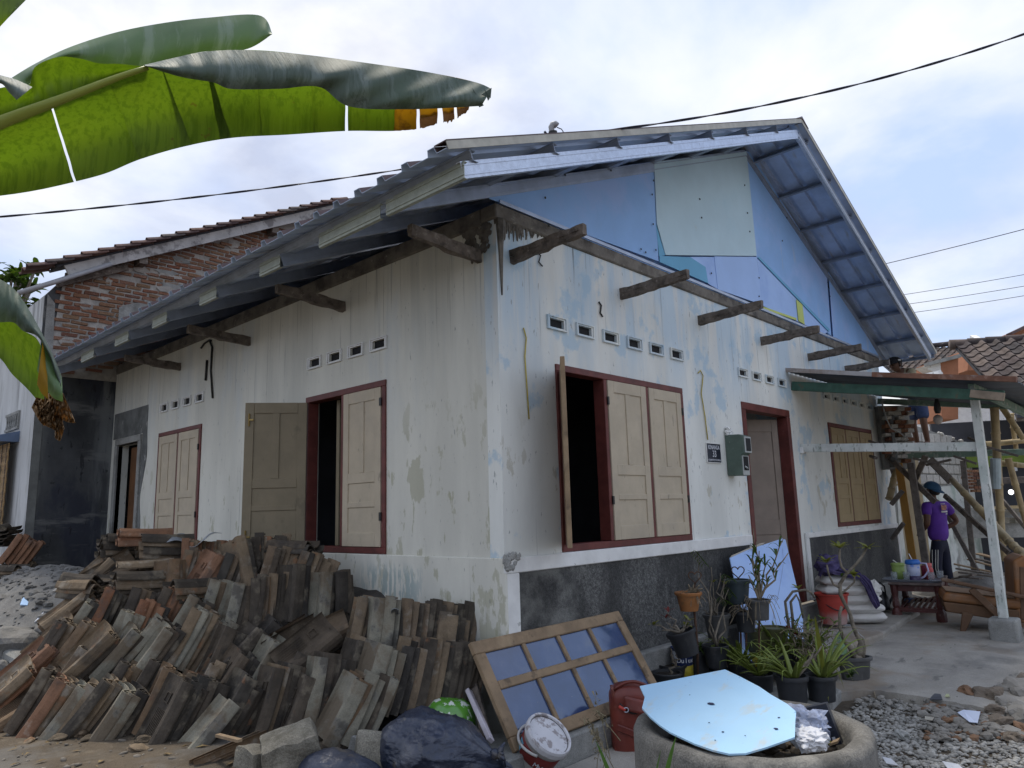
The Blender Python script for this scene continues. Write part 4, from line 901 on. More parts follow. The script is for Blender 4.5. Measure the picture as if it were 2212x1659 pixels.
tiles(325, 1272, 1, 0, -30, [B_], 'ribbed tan roof tile lying flat on the small pile', B_, True, flat=True, off=.24)
tiles(366, 1296, 5, 95, 14, [B_, B_], 'tan roof tile stacked behind the ribbed upright one', B_, True, first='upright tan ribbed roof tile with dark smudge', off=.12, tilt=8)
tiles(410, 1262, 6, 80, 55, [B_, O_], 'brown roof tile edge below the orange row', B_, step=.032, off=.10)
tiles(448, 1280, 3, 62, 20, [O_, B_], 'pinkish ribbed roof tile leaning at top middle', O_, True, off=.18)
tiles(424, 1312, 4, 0, -50, [B_, D_], 'roof tile in the wavy trio with nibs', step=.038, flat=True, off=.06)
tiles(190, 1305, 4, 0, 25, [B_, D_], 'dark barrel roof tile in the slanting pile at left', step=.04, flat=True, off=.08)
tiles(150, 1335, 5, 45, 30, [B_, B_], 'ribbed brown roof tile on the left slope of the heap', B_, True, tilt=30)
tiles(490, 1275, 7, 74, 50, [D_, B_], 'rounded grey roof tile end behind the tall greenish one', step=.036, off=.10)
# dark core the tiles lean on (broken tile and soil)
mb = MB()
def core(a, b):
    f0 = hp0.lerp(hp1, 0) ; 
    l, r_ = V((1.9, 7.0, 0)), V((2.95, 4.05, 0))
    base = l.lerp(r_, a); wall = V((3.77, 8.4, 0)).lerp(V((3.77, 4.15, 0)), a)
    p = base.lerp(wall, b); zs = hp0.z - ((p - hp0).x * HN.x + (p - hp0).y * HN.y) / HN.z
    h = min(zs - .16, .55 + .1 * sst(.5, .1, a)) if b > 0 else -.4
    e = sst(0, .10, a) * sst(1.0, .93, a)
    return (p.x, p.y, (h + .06 * mnoise.noise(p * 4)) * e + (1 - e) * gz(p.x, p.y) - (1 - e) * .05)
mb.grid(core, 60, 24); tag(mb.build('rubble', mat('heap_soil', (.045, .04, .035), .95, .4, 6, bump=.8, bscale=25), None, False), 'broken tile and soil packed inside the roof tile heap', 'rubble', kind='stuff')
# loose things on and around the heap
ms = thing('metal_sheet', 'crumpled grey zinc sheet lying on top of the tile stacks', 'metal sheet', at(415, 1170, 6.4))
mb = MB(); c0 = at(415, 1172, 6.4)
mb.grid(lambda a, b: c0 + CR * (-.16 + .36 * a) + UP * (-.02 + .03 * b + .07 * abs(a - .45) * (1 + b) + .03 * math.sin(a * 7 + b * 3)) - CB * (-.14 + .34 * b + .05 * math.sin(a * 5)), 14, 8)
mb.build('sheet', mat('zinc_sheet', (.27, .29, .31), .5, .2, 5, metal=.4), ms, True, solid=.003)
tag(MB().beam(at(470, 1588, 4.15), at(518, 1600, 4.0), .03, .015).build('wood_sliver', M_tan), 'short pale splinter of wood lying on the pale worn tile', 'wood')
tag(MB().grid(lambda a, b: at(845 + 16 * a, 1318 - 4 * math.sin(a * 3) + 14 * b, 5.0 + .1 * b), 6, 3).build('plastic_scrap', mat('grey_plastic', (.16, .17, .175), .5, .2, 6), solid=.004), 'dark grey scrap of roofing felt on top of the upright row', 'scrap')
tag(MB().beam(at(500, 1190, 6.2), at(522, 1182, 6.2), .04, .03).build('wood_sliver', M_wood), 'dark broken stick lying on top of the orange tile row', 'wood')
def cblock(c, sx, sy, sz, rz, tilt, label, m, seed=1):
    b_ = bmesh.new(); bmesh.ops.create_cube(b_, size=1); bmesh.ops.subdivide_edges(b_, edges=b_.edges[:], cuts=6, use_grid_fill=True)
    for v in b_.verts:
        q = V((v.co.x * sx, v.co.y * sy, v.co.z * sz)); k = max(abs(v.co.x), abs(v.co.y), abs(v.co.z))
        e = sum(1 for x in v.co if abs(abs(x) - .5) < .01)
        q *= (1 - .035 * (e - 1)); q += V((mnoise.noise(q * 9 + V((seed, 0, 0))), mnoise.noise(q * 9 + V((0, seed, 0))), mnoise.noise(q * 9 + V((0, 0, seed))))) * .022; v.co = q
    me = bpy.data.meshes.new('concrete_block'); b_.to_mesh(me); b_.free(); me.materials.append(m)
    o = bpy.data.objects.new('concrete_block', me); COL.objects.link(o); o.location = c; o.rotation_euler = (rad(tilt[0]), rad(tilt[1]), rad(rz)); return tag(o, label, 'block')
M_block = mat('mossy_concrete', (.20, .185, .15), .95, .25, 6, layers=[((.07, .065, .045), (4, 4, 4), .5, .66, .7), ((.33, .30, .25), (9, 9, 9), .55, .68, .7), ((.10, .11, .04), (6, 6, 6), .6, .7, .5)], bump=1.0, bscale=40, fine=.3)
cblock(at(630, 1630, 4.08), .30, .22, .25, -28, (14, -14), 'big rough concrete block leaning in front of the tile heap', M_block)
cblock(at(545, 1652, 4.05), .14, .17, .18, 10, (5, 8), 'smaller buff concrete lump left of the big block', M_block, 4)
cblock(at(775, 1612, 4.25), .10, .09, .10, 40, (20, 5), 'dark stone between the big block and the black bag', M_conc, 7)
cblock(at(800, 1632, 4.15), .22, .18, .22, 60, (10, 25), 'mossy stone tucked against the left side of black bag', M_block, 9)
for i, (u, v, lb) in enumerate([(64, 1602, 'flat pebble on dirt below the first tiles'), (128, 1598, 'grey stone on dirt below the narrow grey tile'), (178, 1588, 'dark flat stone wedged between front tiles'), (192, 1598, 'small dark stone on dirt left of the big pale tile'), (300, 1620, 'broken tile crumb on dirt near the big pale tile'), (318, 1600, 'reddish tile crumb under the brown upright tile')]):
    o_ = rock(u, v, 4.35, .035 + .008 * (i % 3), lb, M_dirt if i % 2 else M_tb, (1.3, .9, .55), 20 + i); p_ = on(u, v, 2, -.17); o_.location = p_; o_.location.z = gz(p_.x, p_.y) + .008
for i, (u, v) in [(2, (492, 1656)), (3, (507, 1648))]:
    tiles(u, v, 1, 15, 10, [B_], ['broken roof tile shard on dirt at the bottom edge, left one', 'broken roof tile shard on dirt beside the other bottom shard', 'ribbed roof tile shard under the pale worn tile', 'tan roof tile shard left of the buff lump'][i], B_, True, tilt=60, dep=4.15)
# second, smaller stack far behind at the neighbour's wall
for i, (u, v, k, a, ph, ms_, lb) in enumerate([(30, 1185, 5, 62, 60, [O_], 'orange roof tile in the far stack by the bamboo blind'), (22, 1232, 5, 60, 55, [B_, D_], 'grey roof tile in the lower far stack by the wall corner')]):
    tiles(u, v, k, a, ph, ms_, lb, step=.06, dep=9.3)
tiles(8, 1178, 5, 0, 80, [D_], 'sooty roof tile lying in the far flat stack under the blind', step=.05, flat=True, dep=9.5)
tiles(14, 1278, 7, 0, 10, [D_, B_], 'sooty roof tile in the lowest far stack by the bush', step=.045, flat=True, dep=9.0)

# the tiles that show least go into one mass
HEAP.sort(key=lambda q: q[0])
rest = HEAP[290:]
mb = MB(); mi = []; mlist = [M_td, M_tb, M_tp, M_to]
for (_s, o, me, m) in rest:
    M = o.matrix_basis; n0 = len(mb.f)
    mb.add([M @ v.co for v in me.vertices], [tuple(p.vertices) for p in me.polygons]); mi += [mlist.index(m)] * (len(mb.f) - n0)
    bpy.data.objects.remove(o)
o = mb.build('roof_tiles', M_td); o.data.materials.clear()
for m in mlist: o.data.materials.append(m)
o.data.polygons.foreach_set('material_index', mi)
tag(o, 'remaining old roof tiles packed deep in the heap', 'roof tiles', kind='stuff')
# ================================================================ FOREGROUND: FRAME, BAG, BUCKET, CONCRETE RING
def axes(p0, p1, p3):
    x = (p1 - p0); w = x.length; x.normalize(); y = p3 - p0; h = y.length; y = (y - x * y.dot(x)).normalized(); return x, y, x.cross(y), w, h
# eight light window sash leaning on the dado
sash = thing('window_sash', 'old wooden eight pane window sash leaning against the dark dado', 'window sash', (4.25, 3.27, -.272))
bl_, br_, tl_ = V((3.404, 3.252, -.27)), V((5.094, 3.274, -.266)), V((3.397, 3.628, .327))
x_, y_, z_, sw, sh = axes(bl_, br_, tl_); z_ = -z_ if z_.y > 0 else z_
def sq(mb, u0, u1, v0, v1, d0=-.02, d1=.02):
    return mb.obox(bl_ + x_ * (u0 + u1) / 2 + y_ * (v0 + v1) / 2 + z_ * (d0 + d1) / 2, x_ * (u1 - u0) / 2, y_ * (v1 - v0) / 2, z_ * (d1 - d0) / 2)
for (a, b, c, d) in ((0, sw, .001, .085), (0, sw, sh - .085, sh), (0, .09, .0855, sh - .0855), (sw - .085, sw, .0855, sh - .0855)): sq(MB(), a, b, c, d).build('rail', M_tan, sash, bevel=.006)
cw = (sw - .175) / 4; mid = .40
sq(MB(), .0905, sw - .0855, mid - .028, mid + .028, -.018, .018).build('glazing_bar', M_tan, sash, bevel=.006)
for i in range(1, 4):
    for (c, d) in ((.0855, mid - .0285), (mid + .0285, sh - .0855)): sq(MB(), .09 + cw * i - .018, .09 + cw * i + .018, c, d, -.017, .017).build('glazing_bar', M_tan, sash, bevel=.004)
M_pane = mat('dusty_skytint_pane', (.03, .06, .15), .13, .2, 3, layers=[((.13, .135, .14), (3, 3, 3), .5, .72, .55), ((.3, .3, .3), (40, 40, 40), .70, .72, .5)], spec=1.0, coat=.4)  # blue base paints in the sky's reflection; dust and specks lie over it
for i in range(4):
    for (c, d) in ((.0855, mid - .0285), (mid + .0285, sh - .0855)):
        sq(MB(), .09 + cw * i + (.0185 if i else .001), .09 + cw * (i + 1) - (.0185 if i < 3 else .001), c, d, -.004, 0).build('pane', M_pane, sash)
tag(MB().beam(at(1012, 1492, 4.75), at(1060, 1600, 4.35), .05, .03, (0, -1, 0)).build('door_board', mat('lilac_white', (.50, .46, .50), .6, .1, 6), bevel=.004), 'lilac white strip of board leaning behind the window sash', 'board')
tag(MB().beam(at(1018, 1460, 4.9), at(1050, 1590, 4.45), .03, .06, (0, -1, 0)).build('timber_stud', M_wood, bevel=.004), 'grey old timber stud behind the left edge of window sash', 'timber')
# green enamel bowl upside down
bc = at(968, 1552, 4.70); br = pxm(64, 4.70)
M_enam = mat('green_marbled_enamel', (.10, .30, .035), .25, .12, 4, layers=[((.72, .76, .70), (13, 13, 5), .54, .58, 1.0)], spec=.6, coat=.5)
tag(MB().lathe([(br * 1.02, -.07), (br * 1.02, -.06), (br, -.055), (br * .97, .02), (br * .88, .085), (br * .68, .135), (br * .42, .158), (0, .163)], 36, Matrix.Translation(bc + V((0, 0, -.03))) @ Matrix.Rotation(.12, 4, 'X') @ Matrix.Rotation(.10, 4, 'Y')).build('enamel_bowl', M_enam, None, True), 'green and white marbled enamel basin turned upside down', 'bowl')
# black bags
M_bag = mat('black_plastic_bag', (.012, .02, .045), .36, .3, 6, layers=[((.09, .09, .10), (3, 3, 3), .50, .66, .55), ((.16, .13, .09), (7, 7, 7), .58, .68, .5)], spec=.7, bump=.9, bscale=16, bstretch=(1, 1, 2.5))
def sack(name, c, ax, r, L, m, label, cat, pinch=.0, wr=.02, seed=0, nu=220, nv=160, sagz=.85, group=None, knot=False):
    """soft bag along axis ax: folds run to the tied end"""
    c, ax = V(c), V(ax).normalized(); b = UP.cross(ax).normalized(); u_ = ax.cross(b)
    def f(a, t):
        th = 2 * math.pi * t; s_ = math.sin(math.pi * min(1, a ** .8 * .97 + .03)) ** .55
        s_ *= (1 - pinch * sst(.55, .96, a))
        k = 1 + wr * 2.2 * math.sin(th * 9 + 3 * mnoise.noise(V((a * 3, th, seed)))) * sst(.35, 1, a) * pinch
        q = V((math.cos(th), math.sin(th), a * 3)); k += .9 * wr * (1 - abs(math.sin(3.1 * mnoise.noise(V((math.cos(th) * 2.1 + a * 1.2, math.sin(th) * 2.1, a * 2.4 + seed)))))) ** 5 + .6 * wr * (1 - abs(math.sin(4 * mnoise.noise(V((math.cos(th) * 4 - a, math.sin(th) * 4, a * 5 + seed)))))) ** 6 + wr * 3 * mnoise.noise(q * 1.6 + V((seed, 0, 0))) + wr * 1.6 * mnoise.ridged_multi_fractal(q * 2.2 + V((0, seed, 0)), 1, 2, 4, 1, 2) * .4 - wr * .6
        z = math.sin(th) * r * s_ * k * sagz
        return c + ax * (a - .5) * L + b * math.cos(th) * r * s_ * k + u_ * max(z, -r * .62)
    return tag(MB().grid(f, nu, nv).build(name, m, None, True), label, cat, group)
gbag = thing('garbage_bag', 'big knotted black plastic garbage bag in front of the tile heap', 'bag', at(950, 1700, 4.2))
o = sack('bag_body', at(962, 1636, 4.15), (CR * .95 + CB * .22 + UP * -.11), .272, .80, M_bag, None, None, .62, .055, 3); adopt(o, gbag)
mb = MB(); kc = at(1070, 1628, 4.02)
for i in range(16):
    a = i / 16 * 6.28; mb.tube([kc, kc + (CR * .75 + UP * math.sin(a) * .5 + CB * math.cos(a) * .5) * .04, kc + (CR * .6 + UP * (math.sin(a) * .9 - .25) + CB * math.cos(a) * .6) * random.uniform(.06, .09)], [.014, .018, .006], 5)
mb.ball(kc, .03, 2, (1, 1, 1), .3, 3); adopt(mb.build('knot', M_bag, None, True), gbag)
sack('garbage_bag', at(735, 1672, 3.95), CR, .14, .46, M_bag, 'black plastic bag just showing at the bottom edge', 'bag', .1, .05, 8, 60, 40)
# tilted paint bucket
def ring_frame(c, axis):
    z = V(axis).normalized(); x = V((1, 0, 0)).cross(z).normalized(); return frame(c, x, z.cross(x), z)
M_bkt = mat('paint_bucket', (.50, .49, .47), .5, .12, 6, layers=[((.22, .19, .17), (9, 9, 9), .56, .64, .8), ((.55, .50, .45), (4, 4, 4), .6, .66, .7)])
M_bred = mat('bucket_red', (.16, .022, .02), .5, .2, 8, layers=[((.5, .48, .46), (30, 9, 9), .66, .69, .6)])
M_lid = mat('lid_white', (.60, .59, .61), .42, .08, 6, layers=[((.23, .19, .18), (15, 15, 15), .52, .60, .8)])
pb = thing('paint_bucket', 'tilted white and red paint bucket with splashed lid beside the garbage bag', 'bucket', at(1170, 1650, 4.5))
lc = at(1187, 1585, 4.42); bx_ = (CR * .46 + UP * .72 + CB * .42).normalized(); MM = ring_frame(lc, bx_); rb = pxm(52, 4.42)
MB().lathe([(rb * .84, -.305), (rb * .85, -.30), (rb * .93, -.045), (rb * .98, -.042), (rb * .98, -.03)], 32, MM).build('body', M_bkt, pb, True)
MB().lathe([(rb * .895, -.165), (rb * .902, -.164), (rb * .935, -.075), (rb * .925, -.074)], 32, MM).build('label_band', M_bred, pb, True)
MB().lathe([(rb * .95, -.044), (rb * 1.03, -.038), (rb * 1.04, -.006), (rb * 1.0, .008), (rb * .93, .005), (rb * .91, -.010), (rb * .89, -.010), (0, -.008)], 36, MM).build('lid', M_lid, pb, False)
MB().lathe([(rb * .915, -.0095), (rb * .90, -.0065), (rb * .89, -.0092)], 36, MM).build('lid_groove', M_black, pb, True)
mb = MB(); mb.tube([MM @ V((rb * 1.06 * math.cos(a), rb * 1.06 * math.sin(a), -.058 - .06 * math.sin((a - 2.2) / 3.0 * math.pi))) for a in [2.2 + 3.0 * i / 14 for i in range(15)]], .009, 6); mb.build('handle', M_bkt, pb, True)
def patch_on(MM, r0, r1, z0, z1, a0, a1, name, m, parent, n=8, d=.0015):                      # curved sticker on a conical pail
    mb = MB(); mb.grid(lambda a, b: MM @ V(((r0 + (r1 - r0) * b + d) * math.cos(a0 + (a1 - a0) * a), (r0 + (r1 - r0) * b + d) * math.sin(a0 + (a1 - a0) * a), z0 + (z1 - z0) * b)), n, 4)
    return mb.build(name, m, parent, True)
def facing(MM, p):                                                                               # polar angle of the side that faces the lens
    q = (MM.to_3x3().inverted() @ (CAM - p)); return math.atan2(q.y, q.x)
fa = facing(MM, lc)
M_bblue = mat('label_blue', (.16, .40, .55), .5, .15, 8); M_bgrn = mat('label_green', (.07, .14, .07), .5, .2, 8); M_barc = mat('label_slate', (.13, .15, .16), .5, .2, 12)
patch_on(MM, rb * .885, rb * .925, -.215, -.095, fa - 1.1, fa - .72, 'label_patch', M_bblue, pb); patch_on(MM, rb * .87, rb * .885, -.25, -.22, fa - 1.15, fa - .85, 'label_patch', M_bgrn, pb)
patch_on(MM, rb * .86, rb * .895, -.28, -.18, fa + .15, fa + .75, 'label_patch', M_barc, pb)
def wraptext(s, MM, r, z, ang, size, m, parent, sp=.62):
    for i, ch in enumerate(s):
        a = ang + (i - (len(s) - 1) / 2) * size * sp / r
        x = V((-math.sin(a), math.cos(a), 0)); zz_ = V((math.cos(a), math.sin(a), 0))
        text(ch, None, size, m, parent, M=MM @ frame((r * math.cos(a), r * math.sin(a), z), x, V((0, 0, 1)), zz_))
wraptext('Matex', MM, rb * .915 + .003, -.137, fa + .6, .044, M_letter, pb, .5)
# concrete well ring
_wc = at(1618, 1564, 3.40); WC = V((_wc.x, _wc.y, 0)); WR, WT = .535, _wc.z - .004
ring = thing('concrete_ring', 'rough cast concrete well ring filled with rubbish under a blue sheet', 'well ring', (WC.x, WC.y, -.5))
M_ring = mat('ring_concrete', (.15, .143, .128), .95, .22, 6, layers=[((.09, .085, .075), (4, 4, 1.5), .5, .66, .75), ((.30, .285, .25), (5, 5, 5), .52, .68, .6, ('z', .07, .13))], bump=1.0, bscale=24, fine=.3)
def rr(r, z, a): return r * (1 + .012 * mnoise.noise(V((math.cos(a) * 2.2, math.sin(a) * 2.2, z * 2))) + .006 * mnoise.noise(V((math.cos(a) * 9, math.sin(a) * 9, z * 9))))
prof = [(WR, -.55), (WR, -.3), (WR, -.1), (WR, WT - .03), (WR - .015, WT), (WR - .05, WT + .008), (WR - .085, WT), (WR - .10, WT - .03), (WR - .105, -.2), (WR - .105, -.5)]
mb = MB()
for (r0, z) in prof:
    for j in range(96):
        a = 2 * math.pi * j / 96; r1 = rr(r0, z, a); mb.v.append((WC.x + r1 * math.cos(a), WC.y + r1 * math.sin(a), z + .008 * mnoise.noise(V((math.cos(a) * 3, math.sin(a) * 3, 9)))))
for i in range(len(prof) - 1):
    for j in range(96):
        a, b = i * 96 + j, i * 96 + (j + 1) % 96; mb.f.append((a, b, b + 96, a + 96))
mb.build('ring', M_ring, ring, True)
tag(scatter(160, lambda R: (lambda a, r: (WC.x + r * math.cos(a), WC.y + r * math.sin(a), WT - .13 + R.uniform(-.02, .03)))(R.uniform(0, 6.28), .41 * math.sqrt(R.random())), .02, .07, .4, 21).build('rubble', mat('litter', (.10, .075, .05), .9, .5, 6, layers=[((.3, .27, .22), (6, 6, 6), .6, .66, .8)]), None, False), 'brown litter filling the inside of the concrete ring', 'rubbish', kind='stuff')
MB().lathe([(0, WT - .15), (.42, WT - .15)], 32, Matrix.Translation((WC.x, WC.y, 0))).build('fill', M_dirt, ring)
# blue board lying over the ring: outline placed on its own tilted plane
bp0 = at(1545, 1548, 3.30); bn = V((-.13, -.09, 1)).normalized()
bo = [(1384, 1482), (1394, 1481), (1566, 1446), (1590, 1452), (1637, 1480), (1694, 1517), (1716, 1524), (1740, 1545), (1748, 1577), (1740, 1583), (1700, 1598), (1655, 1624), (1600, 1626), (1568, 1620), (1500, 1605), (1455, 1585), (1440, 1578), (1420, 1565), (1390, 1528), (1388, 1505)]
bo = [(u - 0, v) for u, v in [(1382, 1482), (1566, 1446), (1600, 1462), (1640, 1483), (1665, 1500), (1700, 1520), (1720, 1537), (1718, 1556), (1717, 1592), (1655, 1614), (1610, 1627), (1575, 1628), (1540, 1620), (1500, 1606), (1470, 1592), (1447, 1581), (1425, 1566), (1404, 1548), (1387, 1529), (1393, 1505)]]
M_bsheet = mat('blue_board', (.37, .58, .76), .75, .06, 2, spec=.2, layers=[((.50, .46, .36), (4, 9, 4), .54, .68, .6), ((.10, .20, .34), (14, 40, 14), .66, .70, .6), ((.40, .60, .76), (1.2, 1.2, 1.2), .5, .7, .6)])
mb = MB().prism([onp(u, v, bp0, bn) for u, v in bo], -bn * .008); 
tag(mb.build('blue_sheet', M_bsheet), 'large pale blue torn board lying across the concrete ring', 'board')
mb = MB()
for (u, v, a) in [(1536, 1521, 9), (1683, 1551, 3), (1676, 1575, 5), (1562, 1582, 3), (1532, 1562, 2), (1490, 1502, 1.5), (1610, 1590, 1.5), (1545, 1600, 2)]:
    c = onp(u, v, bp0, bn) + bn * .002; r = pxm(a, 3.33); mb.prism([c + (V((1, 0, 0)) * math.cos(q) + V((0, 1, 0)) * math.sin(q)) * r * random.uniform(.5, 1.1) for q in [i * .785 for i in range(8)]], bn * .0012)
tag(mb.build('dirt', mat('navy_fleck', (.012, .015, .06), .7, .1, 5)), 'dark navy flecks and holes in the pale blue board', 'stain', kind='stuff')
def crumple(name, c, r, m, label, cat, sc=(1, 1, .6), seed=0, amp=.55, sub=4, fr=2.2):
    o = MB(); bm = bmesh.new(); bmesh.ops.create_icosphere(bm, subdivisions=sub, radius=1); vs = []
    for v in bm.verts:
        p = v.co; k = 1 + amp * (abs(mnoise.noise(p * fr + V((seed, 0, 0)))) - .25) + amp * .5 * (abs(mnoise.noise(p * fr * 2.7 + V((0, seed, 0)))) - .2)
        vs.append(V(c) + V((p.x * sc[0], p.y * sc[1], p.z * sc[2])) * r * k)
    o.add(vs, [tuple(q.index for q in f.verts) for f in bm.faces]); bm.free()
    return tag(o.build(name, m, None, False), label, cat)
M_clear = glassmat('clear_plastic', (.60, .66, .85), .15, .34); M_foil = mat('foil', (.7, .7, .72), .22, .1, 5, metal=1.0); M_film = glassmat('milky_plastic', (.78, .78, .80), .35, .8)
crumple('plastic_bag', at(1737, 1568, 3.36), .105, M_clear, 'crumpled clear plastic bag in the concrete ring', 'bag', (.9, 1, .75), 3, .85, 4, 1.5)
crumple('plastic_bag', at(1748, 1596, 3.22), .075, M_film, 'milky white plastic bag at the front of the concrete ring', 'bag', (1.3, 1, .6), 6)
crumple('foil_scrap', at(1668, 1518, 3.50), .035, M_foil, 'shiny crumpled silver foil on the edge of the blue board', 'foil', (1.5, 1, .6), 9, .8, 3)
boxc = at(1778, 1566, 3.42)
cb = thing('carton', 'black cardboard carton with gold marks standing in the concrete ring', 'box', boxc)
t_ = (UP * .92 + CR * -.22 + CB * -.2).normalized(); n__ = (CB * .8 - CR * .55 + UP * .1); n__ = (n__ - t_ * n__.dot(t_)).normalized(); s__ = t_.cross(n__)
M_crt = mat('carton_black', (.012, .015, .025), .45, .2, 8)
MB().obox(boxc, s__ * .055, t_ * .09, n__ * .022).build('body', M_crt, cb, bevel=.002)
MB().obox(boxc + s__ * -.058 + n__ * .016 - t_ * .02, s__ * .016, t_ * .045, n__ * .002).build('label', M_paper, cb)
mb = MB(); mb.tube([boxc + n__ * .0235 + t_ * .052 + s__ * (.012), boxc + n__ * .0235 + t_ * .035 + s__ * .022, boxc + n__ * .0235 + t_ * .005 + s__ * .028], [.007, .003, .002], 6); mb.build('gold_print', mat('gold', (.42, .34, .20), .4, .1, 6), cb)
M_yp = mat('yellow_print', (.55, .48, .05), .6, .1, 6)
for i, (a, b) in enumerate(((.005, .02), (.03, .03))): MB().obox(boxc + n__ * .0235 - t_ * .068 + s__ * a, s__ * .007, t_ * .014, n__ * .001).build('yellow_print', M_yp if i == 0 else M_paper, cb)
tag(MB().prism([at(1792, 1612, 3.2), at(1810, 1606, 3.25), at(1815, 1598, 3.3), at(1800, 1604, 3.25)], UP * .01).build('cardboard_scrap', mat('cardboard', (.22, .15, .08), .8, .2, 6)), 'torn brown cardboard scrap under the black carton', 'scrap')
# red leather backpack
M_rbag = mat('red_leather', (.155, .028, .018), .42, .25, 6, layers=[((.075, .015, .012), (4, 4, 4), .5, .66, .6), ((.28, .10, .07), (9, 9, 9), .6, .7, .4)], spec=.5, bump=.25, bscale=30)
bk = thing('backpack', 'red leather backpack standing behind the concrete ring', 'backpack', at(1360, 1610, 3.85))
kc = at(1366, 1545, 3.85)
def bpk(a, b):
    th = 2 * math.pi * b; c, s_ = math.cos(th), math.sin(th); e = .55
    x = math.copysign(abs(c) ** e, c); y = math.copysign(abs(s_) ** e, s_); z = -.215 + .40 * a
    k = 1.0 * (1 - .10 * a) * (1 if a < .82 else max(.02, math.sqrt(max(0, 1 - ((a - .82) / .18) ** 2)) * .9 + .1 * (1 - (a - .82) / .18)))
    k *= 1 + .035 * mnoise.noise(V((c * 2, s_ * 2, z * 6)))
    if a == 0: k *= .9
    return kc + CR * x * .115 * k + CB * y * .085 * k + UP * z - CR * .02 * a
mb = MB(); mb.grid(bpk, 26, 40); mb.build('body', M_rbag, bk, True)
mb = MB(); mb.tube([kc + CR * (-.112 + .02 * math.sin(t * 3.14)) + UP * (-.21 + .385 * t) + CB * (.055) for t in [i / 14 for i in range(15)]] , .010, 6); mb.tube([kc + CR * (-.10 + .2 * t) + UP * (.155 + .035 * math.sin(t * 3.14)) + CB * .055 for t in [i / 12 for i in range(13)]], .009, 6); mb.build('piping', M_rbag, bk, True)
mb = MB(); mb.tube([kc + CR * (-.075 + .15 * t) + UP * (.085 - .05 * math.sin(t * 3.14)) + CB * (.082) for t in [i / 12 for i in range(13)]], .006, 6); mb.build('zipper', M_black, bk, True)
mb = MB(); mb.grid(lambda a, b: kc + CR * (-.05 + .12 * a) + UP * (.055 + .07 * b - .03 * a) + CB * (.083 + .02 * math.sin(a * 3.1) * (1 - b)), 8, 5); mb.build('flap', M_rbag, bk, True, solid=.008)
mb = MB(); mb.beam(kc + CR * -.10 + UP * -.03 + CB * .088, kc + CR * .02 + UP * -.075 + CB * .095, .012, .035, UP); mb.obox(kc + CR * .03 + UP * -.08 + CB * .093, CR * .022, UP * .03, CB * .009); mb.build('strap', M_rbag, bk, bevel=.005)
mb = MB(); mb.tube([kc + CR * -.082 + UP * .075 + CB * .088, kc + CR * -.05 + UP * .055 + CB * .095], .009, 6); mb.build('zip_pull', mat('red_plastic', (.45, .05, .035), .4, .1, 5), bk, True)
mb = MB(); mb.tube([kc + CR * (-.045 + .012 * math.cos(t)) + UP * (.057 + .012 * math.sin(t)) + CB * .097 for t in [i * .6 for i in range(12)]], .003, 5); mb.build('zip_ring', G, bk, True)
MB().obox(kc + UP * -.21 + CR * -.01, CR * .10, CB * .075, UP * .008).build('base', mat('navy_base', (.02, .025, .05), .5, .1, 5), bk, bevel=.006)
bk.location = at(1360, 1610, gd(1360, 1610, -.437)); bk.scale = (1.26, 1.26, 1.26)
# weeds in front
M_weed = mat('green_blade', (.07, .14, .035), .5, .2, 6, trans=((.8, 1.0, .3), .35), layers=[((.16, .17, .06), (4, 4, 4), .55, .7, .6)])
M_dryweed = mat('dry_weed', (.24, .20, .12), .8, .3, 8)
def blade(mb, pts, w, up=None, vfold=.25):
    pts = [V(p) for p in pts]; n = len(pts); o = len(mb.v)
    for i, p in enumerate(pts):
        t = (pts[min(i + 1, n - 1)] - pts[max(i - 1, 0)]).normalized(); s_ = t.cross(up or UP)
        s_ = s_.normalized() if s_.length > .05 else CR.copy(); nn_ = s_.cross(t); k = w * (math.sin(math.pi * (.12 + .88 * i / (n - 1))) ** .7 if i < n - 1 else .02)
        mb.v += [tuple(p - s_ * k + nn_ * k * vfold), tuple(p), tuple(p + s_ * k + nn_ * k * vfold)]
    for i in range(n - 1):
        a = o + 3 * i; mb.f += [(a, a + 1, a + 4, a + 3), (a + 1, a + 2, a + 5, a + 4)]
def curve(p, q, bend, n=8):
    p, q = V(p), V(q); return [p.lerp(q, i / n) + V(bend) * 4 * (i / n) * (1 - i / n) for i in range(n + 1)]
wd = thing('weed', 'green strap leaved weed growing in front of the concrete ring', 'plant', V((at(1385, 1700, 2.8).x, at(1385, 1700, 2.8).y, -.46)))
for (a, b, bd, w) in (((1352, 1672), (1287, 1600), (0, 0, .03), .012), ((1325, 1672), (1303, 1640), (0, 0, .02), .010), ((1428, 1672), (1461, 1588), (0, 0, .02), .014), ((1400, 1672), (1428, 1618), (0, 0, .012), .007)):
    g_ = at(1385 + (a[0] - 1385) * .3, 1700, 2.8); g_.z = -.46; mb = MB(); blade(mb, curve(g_, at(*b, 2.78), V(bd) * 2 + CR * (.02 if b[0] < 1350 else -.03), 12), w * 1.1, CB); mb.build('leaf', M_weed, wd, True)
dw = thing('dry_weed', 'dry brown seeding weed beside the paint bucket', 'plant', at(1290, 1660, 4.48))
mb = MB(); tw = []
for (a, b) in (((1330, 1668), (1262, 1545)), ((1302, 1610), (1268, 1562)), ((1318, 1640), (1283, 1500)), ((1340, 1600), (1283, 1530)), ((1300, 1602), (1285, 1585)), ((1290, 1672), (1300, 1600)), ((1300, 1672), (1310, 1612)), ((1235, 1665), (1330, 1668))):
    q = curve(at(*a, 4.40), at(*b, 4.46), (random.uniform(-.02, .02), 0, random.uniform(-.01, .03))); mb.tube(q, [.003 - .002 * i / 8 for i in range(9)], 4); tw.append(q)
mb.build('stem', M_dryweed, dw)
mb = MB()
